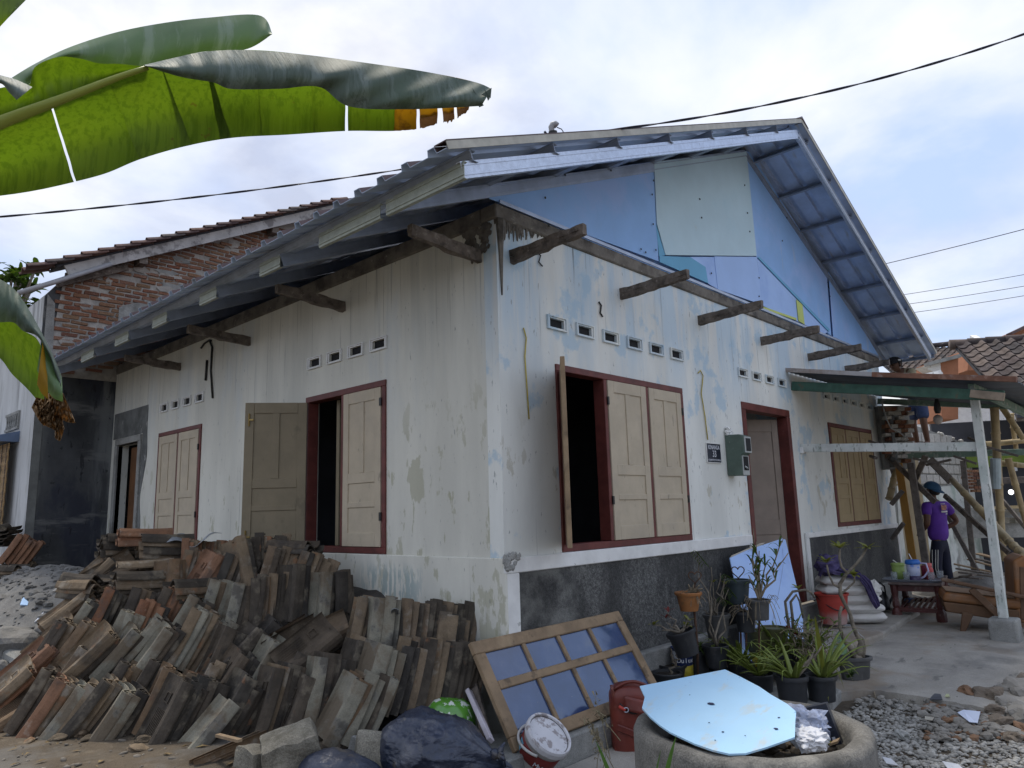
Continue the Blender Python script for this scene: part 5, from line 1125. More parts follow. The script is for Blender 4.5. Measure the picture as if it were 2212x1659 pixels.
for q in tw[:6]:
    for i in range(16):
        p = q[random.randrange(3, 9)] + V([random.gauss(0, .012) for _ in range(3)]); blade(mb, [p, p + V([random.gauss(0, .012) for _ in range(3)]), p + V([random.gauss(0, .02) for _ in range(3)])], .006)
mb.build('leaf', M_dryweed, dw)
# ================================================================ POTTED PLANTS
M_pot = mat('black_plastic_pot', (.022, .024, .028), .5, .3, 7, layers=[((.09, .085, .08), (5, 5, 3), .56, .7, .6)]); M_potg = mat('grey_plastic_pot', (.07, .07, .07), .55, .25, 7, layers=[((.16, .15, .14), (6, 6, 3), .56, .7, .6)])
M_potb = mat('slate_plastic_pot', (.035, .05, .06), .45, .2, 7, layers=[((.12, .12, .12), (6, 6, 4), .62, .7, .5)]); M_poto = mat('terracotta_plastic', (.30, .125, .04), .6, .2, 7, layers=[((.12, .07, .04), (4, 4, 7), .55, .68, .7)])
M_soil = mat('soil', (.035, .028, .022), .95, .4, 14, bump=.8, bscale=50)
M_aloe = mat('aloe_leaf', (.17, .22, .04), .45, .25, 6, layers=[((.22, .25, .06), (5, 5, 5), .5, .68, .6), ((.16, .10, .05), (6, 6, 6), .64, .7, .6)], trans=((.9, 1.0, .3), .15))
M_leaf = mat('leaf_green', (.07, .12, .025), .5, .35, 6, trans=((.9, 1.0, .25), .35), layers=[((.17, .18, .05), (7, 7, 7), .55, .68, .5)])
M_leafy = mat('leaf_yellowish', (.19, .20, .045), .5, .3, 6, trans=((1.0, 1.0, .3), .35))
M_stem = mat('grey_stem', (.19, .165, .13), .85, .3, 16, layers=[((.09, .075, .055), (14, 14, 14), .5, .66, .7)]); M_root = mat('dry_root', (.22, .18, .125), .9, .35, 20); M_rust = mat('rusty_rod', (.075, .04, .025), .8, .3, 12)
M_redleaf = mat('red_leaf', (.16, .03, .025), .5, .2, 6, trans=((1, .4, .3), .3))
def potmesh(thing_, c, r, h, m, tap=.80, soil=True, lip=True, rim=.012, M=None, ribs=False):
    MM = M or Matrix.Translation(c); t = .006
    pr = [(0, 0), (r * tap, 0), (r * (tap + (1 - tap) * .84), h * .84)]
    pr += [(r * (tap + (1 - tap) * .84) + rim, h * .84), (r + rim, h - .006), (r + rim - .004, h), (r - t, h), (r * (tap + (1 - tap) * .8) - t, h * .80)] if lip else [(r, h), (r - t, h), (r - t, h * .8)]
    MB().lathe(pr, 28, MM).build('pot', m, thing_, True).modifiers.new('es', 'EDGE_SPLIT').split_angle = rad(40)
    if soil: MB().lathe([(0, h * .87), (r * .5, h * .86), (r - t - .002, h * .82)], 18, MM, .04).build('soil', M_soil, thing_)
def aloe(thing_, c, n, L, w, spread=1.0, m=None, seed=0, droop=.5, upb=.5, bias=None):
    R = random.Random(seed)
    for i in range(n):
        a = R.uniform(0, 6.28) if bias is None or R.random() < .45 else bias + R.gauss(0, .5); l = L * R.uniform(.6, 1.1); up = R.uniform(.15, 1.0) * upb + .15; d = V((math.cos(a), math.sin(a), 0)) * spread
        e = c + d * l * (1 - .45 * up) + V((0, 0, l * up)); pts = curve(c + d * .02, e, (0, 0, droop * l * R.uniform(.05, .42) * (1.1 - up)) , 9); e = pts[-1] + V((R.gauss(0, .03), R.gauss(0, .03), R.uniform(-.09, .02))); pts[-1] = e; pts[-2] = pts[-2].lerp(e, .15)
        mb = MB(); o = 0; k = len(pts)
        rs = [w * (1 - (j / (k - 1)) ** 1.4 * .94) for j in range(k)]; mb.tube(pts, rs, 6, True, .45); mb.build('leaf', m or M_aloe, thing_, True)
def twigs(thing_, c, tips, r0, m, name='stem', kink=.05, seed=0):
    R = random.Random(seed); out = []
    for t in tips:
        q = [V(c)] + [V(c).lerp(V(t), i / 7) + V((R.gauss(0, kink), R.gauss(0, kink), R.gauss(0, kink * .6))) * math.sin(i / 7 * 3.14) * (V(t) - V(c)).length for i in range(1, 7)] + [V(t)]
        mb = MB(); mb.tube(q, [r0 * (1 - .65 * i / 7) for i in range(8)], 6); mb.build(name, m, thing_, True); out.append(q)
    return out
def leaves(thing_, pts, n, L, w, m, seed=0, name='leaf', droop=.3, one=True):
    """whorl of narrow leaves at every given point; each whorl is a piece"""
    R = random.Random(seed)
    for p in pts:
        mb = MB()
        for i in range(n):
            a = R.uniform(0, 6.28); d = V((math.cos(a), math.sin(a), R.uniform(-.1, .8))).normalized(); l = L * R.uniform(.6, 1.1); e = V(p) + d * l
            blade(mb, curve(V(p), e, (0, 0, droop * l * .3), 5), w * R.uniform(.7, 1.1))
        mb.build(name, m, thing_, True)
def plant(name, label, base, cat='potted plant', group='potted plants in front of the house'): return thing(name, label, cat, base, group)
ZG = -.42
def PD(z=ZG): return z
# heart topped stakes carrying pots
def heart(c, s):
    pts = []
    for i in range(25):
        t = i / 24 * 6.283; x = 16 * math.sin(t) ** 3; y = 13 * math.cos(t) - 5 * math.cos(2 * t) - 2 * math.cos(3 * t) - math.cos(4 * t); pts.append(c + CR * x / 16 * s + UP * y / 16 * s)
    return pts
p1 = plant('plant_stand', 'rusty rod stand with heart top holding an empty slate blue pot', at(1600, 1480, gd(1600, 1480, -.40)), 'plant stand'); d = gd(1600, 1480, -.40)
c = at(1596, 1303, d); potmesh(p1, c, pxm(26, d), pxm(50, d), M_potb, .76)
mb = MB(); mb.tube([at(1600, 1480, d), at(1601, 1400, d), at(1598, 1303, d)], .010, 6); mb.tube(heart(at(1594, 1235, d), pxm(14, d)), .005, 6); mb.tube([at(1594, 1250, d), at(1594, 1280, d)], .006, 6); mb.build('rod', M_rust, p1, True)
p2 = plant('plant_stand', 'rusty rod stand with heart top holding an orange terracotta pot', at(1508, 1470, gd(1508, 1470, -.275)), 'plant stand'); d = gd(1508, 1470, -.275)
c = at(1489, 1319, d); potmesh(p2, c, pxm(27, d), pxm(39, d), M_poto, .70)
mb = MB(); mb.tube([at(1508, 1470, d), at(1506, 1390, d), at(1500, 1319, d)], .011, 6); mb.tube(heart(at(1501, 1246, d), pxm(14, d)), .005, 6); mb.tube([at(1501, 1260, d), at(1500, 1285, d)], .007, 6); mb.build('rod', M_rust, p2, True)
twigs(p2, at(1493, 1282, d), [at(1487 + 6 * i, 1262 + (i * 7) % 13, d - .02 * i) for i in range(6)], .012, M_root, 'dry_stem', .03, 3)
mb = MB()
for i in range(26): a = random.uniform(0, 6.28); q = at(1497, 1283, d); mb.tube(curve(q, q + V((math.cos(a) * .1, math.sin(a) * .1, random.uniform(-.10, .02))), (0, 0, .03), 5), [.003] * 6, 3)
mb.build('root', M_root, p2)
p3 = plant('potted_plant', 'weathered grey slit pot with bare twigs on a stand in mid group', at(1551, 1470, gd(1551, 1470, -.33))); d = gd(1551, 1470, -.33)
potmesh(p3, at(1551, 1378, d), pxm(27, d), pxm(50, d), M_potg, .76)
tw = twigs(p3, at(1548, 1335, d), [at(1541, 1255, d), at(1537, 1290, d), at(1565, 1262, d), at(1519, 1276, d), at(1520, 1318, d + .1), at(1556, 1238, d)], .010, M_stem, 'stem', .06, 5)
leaves(p3, [at(1541, 1258, d), at(1566, 1262, d)], 5, .06, .012, M_leafy, 2)
mb = MB(); mb.tube([at(1551, 1470, d), at(1551, 1378, d)], .010, 6); mb.build('rod', M_rust, p3)
p4 = plant('potted_plant', 'tall leggy shrub with light green compound leaves by the dado', at(1548, 1440, 6.1)); d = 6.15
tw = twigs(p4, at(1548, 1395, d), [at(1506, 1192, d), at(1567, 1245, d), at(1575, 1270, d), at(1536, 1225, d)], .010, M_stem, 'stem', .05, 8)
for (a, b) in (((1500, 1189), (1522, 1216)), ((1565, 1240), (1582, 1250)), ((1556, 1290), (1575, 1300)), ((1570, 1268), (1583, 1285))):
    for i in range(6):
        mb = MB(); q = at(*a, d).lerp(at(*b, d), i / 5); 
        for sg in (-1, 1): blade(mb, [q, q + CR * .022 * sg - UP * .02, q + CR * .035 * sg - UP * .045], .016)
        mb.build('leaf', M_leaf, p4, True)
potmesh(p4, at(1548, 1440, d), pxm(26, d), pxm(45, d), M_pot)
p5 = plant('potted_plant', 'orchid with cane stems in a grey banded hanging pot by the blue board', at(1640, 1490, gd(1640, 1490, -.41))); d = gd(1640, 1490, -.41); MB().tube([at(1640, 1490, d), at(1640, 1340, d)], .010, 6).build('rod', M_rust, p5)
potmesh(p5, at(1640, 1338, d), pxm(24, d), pxm(42, d), M_potg, .84)
cn = [at(1617, 1143, d), at(1618, 1180, d), at(1652, 1168, d), at(1693, 1164, d), at(1703, 1194, d), at(1637, 1175, d), at(1610, 1185, d)]
tw = twigs(p5, at(1640, 1298, d), [at(1623, 1206, d), at(1617, 1242, d), at(1653, 1212, d), at(1692, 1164, d), at(1703, 1194, d), at(1640, 1190, d), at(1627, 1142, d), at(1634, 1170, d)], .011, M_root, 'cane', .03, 4)
R = random.Random(6)
for q in tw:
    for i in range(7):
        b = q[R.randrange(2, 7)]; a = R.uniform(0, 6.28); mb = MB(); blade(mb, curve(b, b + V((math.cos(a) * .10, math.sin(a) * .10, R.uniform(0, .12))), (0, 0, .03), 6), .009); mb.build('leaf', M_leaf, p5, True)
mb = MB()
for i in range(30): a = R.uniform(0, 6.28); b = at(1640, 1297, d) + V((math.cos(a), math.sin(a), 0)) * .09; mb.tube(curve(b, b + V((math.cos(a) * .07, math.sin(a) * .07, R.uniform(-.22, .02))), (0, 0, .04), 6), [.0022] * 7, 3)
mb.build('root', M_root, p5)
p6 = plant('potted_plant', 'dark pot with dry orchid roots under the slate blue pot', at(1612, 1484, gd(1612, 1484, -.40))); d = gd(1612, 1484, -.40); MB().tube([at(1612, 1484, d), at(1612, 1366, d)], .010, 6).build('rod', M_rust, p6)
potmesh(p6, at(1612, 1364, d), pxm(21, d), pxm(42, d), M_pot, .85)
mb = MB()
for i in range(34): a = R.uniform(0, 6.28); b = at(1606, 1320, d); mb.tube(curve(b, b + V((math.cos(a) * .13, math.sin(a) * .13, R.uniform(-.12, .09))), (0, 0, .04), 6), [.0025] * 7, 3)
mb.build('root', M_root, p6)
p7 = plant('potted_plant', 'tilted black planter with pale bent branches near the sash', at(1475, 1430, 5.85)); d = 5.9
potmesh(p7, None, pxm(30, d), pxm(52, d), M_pot, .8, M=ring_frame(at(1487, 1414, d), UP * .9 + CR * -.25))
tw = twigs(p7, at(1470, 1366, d), [at(1412, 1350, d), at(1440, 1345, d), at(1486, 1335, d), at(1430, 1362, d), at(1440, 1320, d), at(1495, 1350, d)], .011, M_stem, 'branch', .07, 12)
leaves(p7, [at(1412, 1350, d), at(1488, 1340, d), at(1482, 1352, d)], 6, .07, .013, M_leafy, 5); leaves(p7, [at(1438, 1335, d), at(1444, 1322, d)], 4, .07, .012, M_redleaf, 6)
for i, (u, v, rp, hp, lb) in enumerate([(1442, 1483, 31, 30, 'low round black pot of bare soil beside the window sash'), (1454, 1466, 29, 30, 'low black pot with bent twig behind the first low pot')]):
    d = gd(u, v, -.275); p = plant('potted_plant', lb, at(u, v, d)); potmesh(p, at(u, v, d), pxm(rp, d), pxm(hp, d), M_pot, .8)
    twigs(p, at(u + 6, v - 24, d), [at(u + 12, v - 70, d), at(u - 6, v - 66, d)][:1 + i], .012, M_stem, 'stem', .09, 20 + i)
def can(u, v, rp, hp, d, m, band, label, words=None):
    t = thing('paint_can', label, 'paint can', at(u, v, d), 'paint cans among the plants'); c = at(u, v, d); r, h = pxm(rp, d), pxm(hp, d)
    MB().lathe([(0, 0), (r * .95, 0), (r * .95, .004), (r, h * .93), (r * 1.04, h * .95), (r * 1.04, h), (r * .96, h), (r * .95, h * .96), (0, h * .95)], 28, Matrix.Translation(c)).build('body', m, t, True).modifiers.new('es', 'EDGE_SPLIT').split_angle = rad(40)
    MB().lathe([(r * .957, h * .05), (r * .965, h * .051), (r * .978, h * .42), (r * .97, h * .421)], 28, Matrix.Translation(c)).build('label_band', band, t, True)
    return t, c, r, h
M_canw = mat('can_white', (.50, .52, .55), .45, .15, 6); M_cany = mat('can_yellow', (.42, .34, .03), .5, .15, 8, layers=[((.10, .12, .2), (12, 12, 12), .58, .64, .7)]); M_canb = mat('can_blue', (.02, .035, .11), .45, .2, 6); M_canol = mat('can_olive', (.10, .10, .045), .6, .3, 8, layers=[((.3, .28, .15), (9, 9, 9), .6, .66, .6)])
t, c, r, h = can(1476, 1462, 23, 62, gd(1476, 1462, -.275), M_canb, M_cany, 'old blue and yellow paint can with the white word Dulux')
MC = Matrix.Translation(c); fa = facing(MC, c); wraptext('Dulux', MC, r * .99 + .004, h * .60, fa + .35, .055, mat('can_print', (.75, .77, .8), .5, .05, 5), t, .55)
patch_on(MC, r * .985, r * 1.0, h * .66, h * .9, fa - 1.0, fa - .2, 'label_patch', M_canw, t)
for (u, v, rp, hp, lb) in ((1510, 1462, 23, 55, 'tall black pot behind the orange pot rod'), (1553, 1456, 24, 58, 'tall black pot with trailing roots below the slit pot')):
    d5 = gd(u, v, -.29); p = plant('potted_plant', lb, at(u, v, d5)); potmesh(p, at(u, v, d5), pxm(rp, d5), pxm(hp, d5), M_pot, .9)
    leaves(p, [at(u + 4 * i, v - hp, d5) for i in (-2, 0, 2)], 6, .16, .008, M_leafy if u > 1530 else M_leaf, 33 + u, droop=.8)
    if u > 1530:
        mb = MB()
        for i in range(30): a = R.uniform(0, 6.28); b = at(u + R.uniform(-15, 15), v - hp, d5); mb.tube(curve(b, b + V((math.cos(a) * .06, math.sin(a) * .06, R.uniform(-.18, .12))), (0, 0, .03), 5), [.0025] * 6, 3)
        mb.build('root', M_root, p)
can(1642, 1440, 24, 76, 6.6, M_canol, M_cany, 'small olive tin with yellow label among the pots'); can(1676, 1440, 30, 82, 6.6, M_canol, M_canol, 'larger olive green tin behind the aloes')
# aloes
for i, (u, v, rp, hp, d, n, lb, bias) in enumerate([(1640, 1500, 34, 45, gd(1640, 1500, -.41), 20, 'aloe sprawling to the left behind the blue board', 2.6), (1600, 1478, 30, 45, gd(1600, 1478, -.38), 16, 'aloe in black pot at the left of the aloe clump', 2.9), (1714, 1521, 33, 60, gd(1714, 1521, -.38), 13, 'aloe in the big black pot behind the concrete ring', 2.4),
        (1777, 1512, 31, 52, gd(1777, 1512, -.38), 13, 'aloe with long drooping leaves in the rightmost black pot', -.4), (1690, 1462, 30, 50, gd(1690, 1462, -.38), 20, 'upright aloe at the back of the clump by tins', None), (1740, 1462, 28, 50, gd(1740, 1462, -.37), 13, 'aloe mixed with thin stems at back right', None)]):
    p = plant('aloe_plant', lb, at(u, v, d)); potmesh(p, at(u, v, d), pxm(rp, d), pxm(hp, d), M_pot, .86 if i in (2, 3) else .8, rim=.014)
    aloe(p, at(u, v - hp * .9, d), n + 8, .50 if i != 3 else .54, .022, 1.0, None if i % 2 == 0 else M_aloe, 40 + i, .6, .75 if i > 3 else .55, bias)
    if i == 2: twigs(p, at(1722, 1462, d), [at(1775, 1395, d), at(1760, 1400, d)], .016, M_stem, 'stem', .03, 3)
    if i == 3:
        R = random.Random(9)
        for (a, b) in (((1800, 1407), (1824, 1490)), ((1790, 1410), (1846, 1478)), ((1770, 1420), (1790, 1515)), ((1785, 1405), (1760, 1330))):
            mb = MB(); blade(mb, curve(at(1780, 1458, d), at(*b, d - .1), (0, 0, .13 if b[1] > 1400 else .0), 10), .018); mb.build('leaf', M_leafy, p, True)
        leaves(p, [at(1838, 1455, d), at(1835, 1463, d)], 6, .06, .022, M_leaf, 4)
R = random.Random(31)
p8 = plant('potted_plant', 'tangle of dry stems, roots and small leaves right of the aloes', at(1745, 1470, gd(1745, 1470, -.37))); d = gd(1745, 1470, -.37)
tw = twigs(p8, at(1745, 1455, d), [at(1694 + 12 * i, 1335 + (i * 29) % 50, d + .1 * ((i * 7) % 3 - 1)) for i in range(10)], .008, M_stem, 'stem', .06, 14)
leaves(p8, [q[-1] for q in tw] + [q[5] for q in tw], 6, .07, .010, M_leaf, 15); leaves(p8, [at(1703, 1360, d), at(1720, 1372, d)], 6, .08, .011, M_redleaf, 17)
mb = MB()
for i in range(90): b = at(R.uniform(1715, 1790), R.uniform(1360, 1420), d + R.uniform(-.15, .1)); mb.tube(curve(b, b + V((R.gauss(0, .08), R.gauss(0, .08), R.gauss(0, .07))), (0, 0, .03), 4), [.003] * 5, 3)
mb.build('dry_root', M_root, p8); potmesh(p8, at(1745, 1470, d), pxm(30, d), pxm(40, d), M_pot)
p9 = plant('potted_plant', 'curling bare grey stem bending over behind the red bucket', at(1715, 1420, gd(1715, 1420, -.25))); d = gd(1715, 1420, -.25)
for pts_ in ([(1700, 1330), (1696, 1300), (1712, 1278), (1740, 1274), (1752, 1280), (1760, 1292)], [(1712, 1335), (1708, 1300), (1720, 1285), (1728, 1300), (1735, 1335)]):
    mb = MB(); mb.tube([at(u, v, d) for u, v in [(1715, 1410)] + pts_], [.016, .014, .013, .012, .011, .010, .009][:len(pts_) + 1], 7); mb.build('stem', M_stem, p9, True)
leaves(p9, [at(1724, 1272, d), at(1745, 1355, d), at(1750, 1345, d)], 8, .08, .016, M_leafy, 18); potmesh(p9, at(1715, 1420, d), pxm(24, d), pxm(35, d), M_pot)
# desert rose in the oval trough
pa = plant('desert_rose', 'desert rose with bare forked grey stems in an oval grey trough', at(1848, 1466, gd(1848, 1466, -.385))); d = gd(1848, 1466, -.385)
MO = Matrix.Translation(at(1849, 1466, d)) @ Matrix.Rotation(math.atan2(CR.y, CR.x), 4, 'Z') @ Matrix.Diagonal((1.18, .72, 1, 1))
potmesh(pa, None, pxm(30, d), pxm(46, d), M_potg, .82, M=MO, rim=.016)
def limb(px, r, name='stem'):
    mb = MB(); mb.tube([at(u, v, d) for u, v in px], r, 8); mb.build(name, M_stem, pa, True)
limb([(1845, 1418), (1838, 1400), (1824, 1385), (1814, 1355), (1814, 1325), (1818, 1310)], [.030, .024, .018, .015, .013, .012])
limb([(1853, 1420), (1857, 1405), (1860, 1388), (1850, 1370), (1842, 1350), (1836, 1325), (1825, 1305), (1816, 1285), (1814, 1262), (1828, 1240), (1850, 1218), (1862, 1202), (1872, 1184)], [.034, .030, .022, .019, .017, .016, .016, .017, .016, .014, .012, .011, .010])
limb([(1832, 1239), (1818, 1225), (1813, 1205), (1814, 1186)], [.012, .011, .010, .009]); limb([(1815, 1270), (1800, 1262), (1790, 1240), (1786, 1220)], [.012, .010, .009, .008])
limb([(1818, 1282), (1832, 1270), (1845, 1258), (1846, 1244)], [.011, .009, .008, .007]); limb([(1862, 1420), (1868, 1400), (1864, 1380)], [.024, .014, .010])
leaves(pa, [at(1873, 1184, d), at(1813, 1184, d), at(1785, 1216, d), at(1845, 1243, d)], 13, .115, .017, M_leafy, 21, droop=.2)
leaves(pa, [at(1826, 1275, d), at(1818, 1245, d)], 3, .06, .012, M_leaf, 22)
MB().ball(at(1853, 1419, d), .05, 2, (1, .8, .7), .3, 2).build('caudex', M_stem, pa, True)
pg = tag(MB().grid(lambda a, b: at(1795 + 38 * a, 1425 - 62 * (1 - (2 * a - 1) ** 2) ** .7 * (1 - b), 6.80 - .10 * math.sin(a * 3.14) * (1 - b) + .03 * math.sin(a * 9)) , 16, 8).build('plastic_bag', glassmat('green_film', (.10, .42, .14), .3, .55), None, True), 'translucent green plastic bag standing behind the desert rose trough', 'bag')
# ---- leaning sheet at the door, sacks, bucket, kettle on the step
lp, ln = V((8, 3.18, -.24)), V((0, 1, -.36)).normalized()
sheetpx = [(1577, 1205), (1600, 1193), (1690, 1163), (1697, 1166), (1712, 1230), (1734, 1318), (1735, 1374), (1731, 1430), (1600, 1440), (1597, 1300)]
lb_ = thing('leaning_sheet', 'large lavender blue wall sheet leaning in front of the doorway', 'board', (7.6, 3.2, -.24))
MB().prism([onp(u, v, lp, ln) for u, v in sheetpx], ln * .008).build('sheet', M_lav, lb_)
MB().prism([onp(u, v, lp, ln) - ln * .003 for u, v in [(1577, 1205), (1580, 1200), (1640, 1174), (1652, 1172), (1646, 1177), (1610, 1190)]], ln * .002).build('torn_edge', mat('torn_fibre', (.42, .38, .32), .9, .1, 9), lb_)
mb = MB(); mb.tube([onp(u, v, lp, ln) - ln * .003 for u, v in [(1690, 1185), (1692, 1215), (1687, 1250), (1680, 1290), (1672, 1310), (1668, 1360)]], .0016, 4); mb.build('crack', M_channel, lb_)
M_sk = mat('white_sack', (.60, .59, .56), .85, .08, 8, layers=[((.36, .35, .33), (4, 4, 4), .52, .7, .55)], bump=.35, bscale=90)
def cushion(name, c, x, y, sx, sy, sz, m, label, cat, seed, group):
    x = V(x).normalized(); z = UP; y = z.cross(x)
    def f(a, b):
        th = 2 * math.pi * b; ph = (a - .5) * math.pi; cu = math.cos(ph); e = .42
        px_ = math.copysign(abs(math.cos(th)) ** e, math.cos(th)) * cu ** .35; py_ = math.copysign(abs(math.sin(th)) ** e, math.sin(th)) * cu ** .35; pz_ = math.sin(ph)
        edge = max(abs(px_), abs(py_)); pz_ *= (1 - .55 * edge ** 4)
        q = V((px_, py_, pz_)); k = 1 + .05 * mnoise.noise(q * 2 + V((seed, 0, 0))) + .02 * mnoise.noise(q * 6 + V((seed, 5, 0)))
        return V(c) + x * px_ * sx * k + y * py_ * sy * k + z * (pz_ * sz * k + .012 * mnoise.noise(q * 3 + V((0, seed, 0))))
    return tag(MB().grid(f, 20, 56).build(name, m, None, True), label, cat, group)
ds = 8.55; sxd = (CR * .97 + CB * .1)
for i, (u, v, w_, lb) in enumerate([(1858, 1330, 50, 'bottom white cement sack of the stack on the step'), (1848, 1311, 52, 'fourth white cement sack, second from the bottom'), (1840, 1292, 54, 'middle white cement sack of the stack of five'), (1822, 1272, 52, 'second white cement sack from the top'), (1818, 1252, 50, 'top white cement sack under the purple cloth')]):
    cushion('cement_sack', at(u, v, ds), sxd, None, pxm(w_, ds) * (1.0 + .05 * (i % 2)), .20, .074, M_sk, lb, 'sack', i * 3, 'white cement sacks stacked on the step')
M_purp = mat('purple_cloth', (.062, .05, .125), .9, .3, 6, layers=[((.12, .10, .18), (9, 9, 9), .52, .66, .5)], bump=.4, bscale=40)
def clothp(a, b):
    # runs from the bundle at left over the sacks and down the right side
    path = [at(1766, 1232, ds - .05), at(1775, 1215, ds - .1), at(1800, 1226, ds - .14), at(1828, 1237, ds - .19), at(1856, 1243, ds - .22), at(1874, 1262, ds - .24), at(1886, 1290, ds - .26), at(1897, 1312, ds - .27)]
    t = a * (len(path) - 1); i = min(int(t), len(path) - 2); p = path[i].lerp(path[i + 1], t - i)
    w = [.10, .11, .09, .06, .06, .06, .05, .035]; ww = w[i] + (w[i + 1] - w[i]) * (t - i)
    fold = .018 * math.sin(b * 22 + a * 9) + .02 * mnoise.noise(V((a * 6, b * 4, 1)))
    return p + (UP * (.5 - b) * 1.1 + CB * (.5 - b) * -.9) * ww * 1.5 * (1 if a < .6 else .5) + CR * (.5 - b) * ww * (1.5 if a > .6 else .2) + CB * fold + UP * fold * .5
tag(MB().grid(clothp, 50, 26).build('cloth', M_purp, None, True, solid=.006), 'purple net cloth draped over the stack of white sacks', 'cloth')
tag(MB().ball(at(1790, 1220, ds - .02), .15, 4, (1.15, .9, .75), .5, 2.2, 4).build('cloth_bundle', M_purp, None, True), 'bundled purple cloth on the top left of the sacks', 'cloth')
crumple('sack_cloth', at(1889, 1272, ds + .1), .085, M_sk, 'crumpled empty white sack behind the purple cloth', 'sack', (.8, .8, 1.2), 5, .6, 3)
rbk = thing('red_bucket', 'large faded red plastic bucket crusted with cement on the step', 'bucket', at(1802, 1346, gd(1802, 1346, -.237))); d = gd(1802, 1346, -.237) - .30; c = at(1802, 1346, d); r, h = pxm(34, d), pxm(63, d)
M_rpl = mat('red_bucket', (.36, .042, .03), .6, .12, 5, layers=[((.34, .27, .25), (4, 4, 4), .35, .62, .85, ('z', .16, .06))])
o_ = MB().lathe([(0, 0), (r * .76, 0), (r * .95, h * .92), (r * 1.03, h * .94), (r * 1.04, h), (r * .98, h), (r * .75, .02), (0, .02)], 32).build('pail', M_rpl, None, True); o_.location = c; adopt(o_, rbk); o_.modifiers.new('es', 'EDGE_SPLIT').split_angle = rad(40)
mb = MB(); mb.tube([c + V((0, 0, h * .93)) - CR * r * 1.03 + CB * .05 * 0] + [c + V((0, 0, h * (.90 - .42 * math.sin(t * 3.14)))) + CR * r * (-1.03 + 2.06 * t) + CB * r * (1.06 * math.sin(t * 3.14)) for t in [i / 12 for i in range(1, 12)]], .006, 6); mb.build('handle', M_black, rbk, True)
kt = thing('kettle', 'blackened aluminium kettle standing behind the sacks by the wall', 'kettle', at(1908, 1314, 9.3)); d = 9.3; c = at(1907, 1316, d); r = pxm(15, d)
MK = mat('sooty_kettle', (.03, .03, .033), .4, .3, 8, metal=.5)
MB().lathe([(0, 0), (r * 1.0, 0), (r * 1.05, .03), (r * .98, .12), (r * .7, .19), (r * .55, .205), (r * .5, .215), (r * .2, .225), (r * .12, .25), (0, .255)], 24, Matrix.Translation(c)).build('body', MK, kt, True)
mb = MB(); mb.tube([c + V((0, 0, .16)) - CR * r * .7, c + V((0, 0, .28)) - CR * r * .6, c + V((0, 0, .33)), c + V((0, 0, .28)) + CR * r * .6, c + V((0, 0, .16)) + CR * r * .7], .010, 8); mb.build('handle', MK, kt, True)
mb = MB(); mb.tube([c + V((0, 0, .06)) + CR * r * .9, c + V((0, 0, .12)) + CR * r * 1.4, c + V((0, 0, .19)) + CR * r * 1.7], [.022, .016, .010], 8); mb.build('spout', MK, kt, True)
tag(MB().grid(lambda a, b: at(1822 + 42 * a + 4 * b, 1352 + 12 * a * a * 1.6 + 5 * b, 7.55 - .4 * a) + UP * .02 * math.sin(a * 5), 10, 3).build('rag', M_sk, None, True, solid=.004), 'twisted strip of white sacking on the edge of the step', 'rag')
# ================================================================ PORCH, YARD AND WORKERS ON THE RIGHT
M_pgreen = mat('pale_green_timber', (.20, .29, .24), .75, .2, 7, layers=[((.44, .46, .43), (12, 12, 12), .54, .62, .7), ((.09, .12, .10), (7, 7, 7), .56, .68, .6)], bump=.3, bscale=35)
M_pwhite = mat('flaking_white_timber', (.58, .60, .57), .8, .1, 7, layers=[((.22, .24, .21), (26, 26, 8), .57, .62, .8), ((.40, .48, .44), (6, 6, 3), .5, .64, .5)], bump=.4, bscale=40)
M_pgdark = mat('green_timber', (.05, .115, .085), .7, .25, 7, layers=[((.12, .09, .06), (7, 7, 7), .56, .66, .7)])
M_psheet = mat('porch_underside', (.055, .07, .095), .55, .25, 4, metal=.2); M_prust = mat('rusty_sheet_edge', (.20, .095, .06), .7, .3, 5, layers=[((.34, .33, .33), (1.6, 1.6, 1.6), .5, .58, .8), ((.33, .22, .17), (10, 10, 10), .55, .68, .5)])
porch = thing('porch_roof', 'sagging corrugated porch roof with pale green timber frame beside the door', 'porch roof', (10.7, 2.4, -.3))
q0, q1 = V((9.06, YC - .02, 2.80)), on(2198, 826, 0, 9.0); q3 = V((12.55, YC - .02, 2.83)); q2 = q3 + (q1 - q0)
dq = (q1 - q0); pnz = (q3 - q0).cross(dq).normalized(); pnz = pnz if pnz.z > 0 else -pnz
for k in range(5):                                                    # sheets lie side by side along the wall
    mb = MB(); a0, a1 = k / 5, (k + 1) / 5 - .0005; w = (q3 - q0).length / 5; n_ = 24
    for i in range(n_ + 1):
        t = i / n_; h = .018 * (0.5 + .5 * math.cos(t * 6.283 * 5)); b = q0.lerp(q3, a0 + (a1 - a0) * t) + pnz * h
        for j in range(7): mb.v.append(tuple(b + dq * (j / 6) * (1 + .02 * math.sin(k * 3)) + V((0, 0, -.03 * math.sin(j / 6 * 3.1)))))
    for i in range(n_):
        for j in range(6): a = i * 7 + j; mb.f.append((a, a + 1, a + 8, a + 7))
    mb.build('roof_sheet', M_psheet, porch, True, solid=.004)
mb = MB(); mb.beam(q0 + V((-.01, .06, .045)), q0 + dq * .42 + V((-.01, 0, .02)), .07, .05, pnz); mb.build('verge_flashing', mat('grey_flash', (.34, .27, .23), .6, .2, 6, layers=[((.45, .45, .46), (1.5, 1.5, 1.5), .45, .6, .8)]), porch)
MB().beam(q0 + dq * .42 + V((-.012, 0, .018)), q1 + V((-.012, 0, .03)), .08, .055, pnz).build('verge_flashing', M_prust, porch)
PX, PY = 8.93, 1.72
gb0, gb1 = V((9.16, YC - .01, 2.64)), on(2095, 852, 0, 9.12)
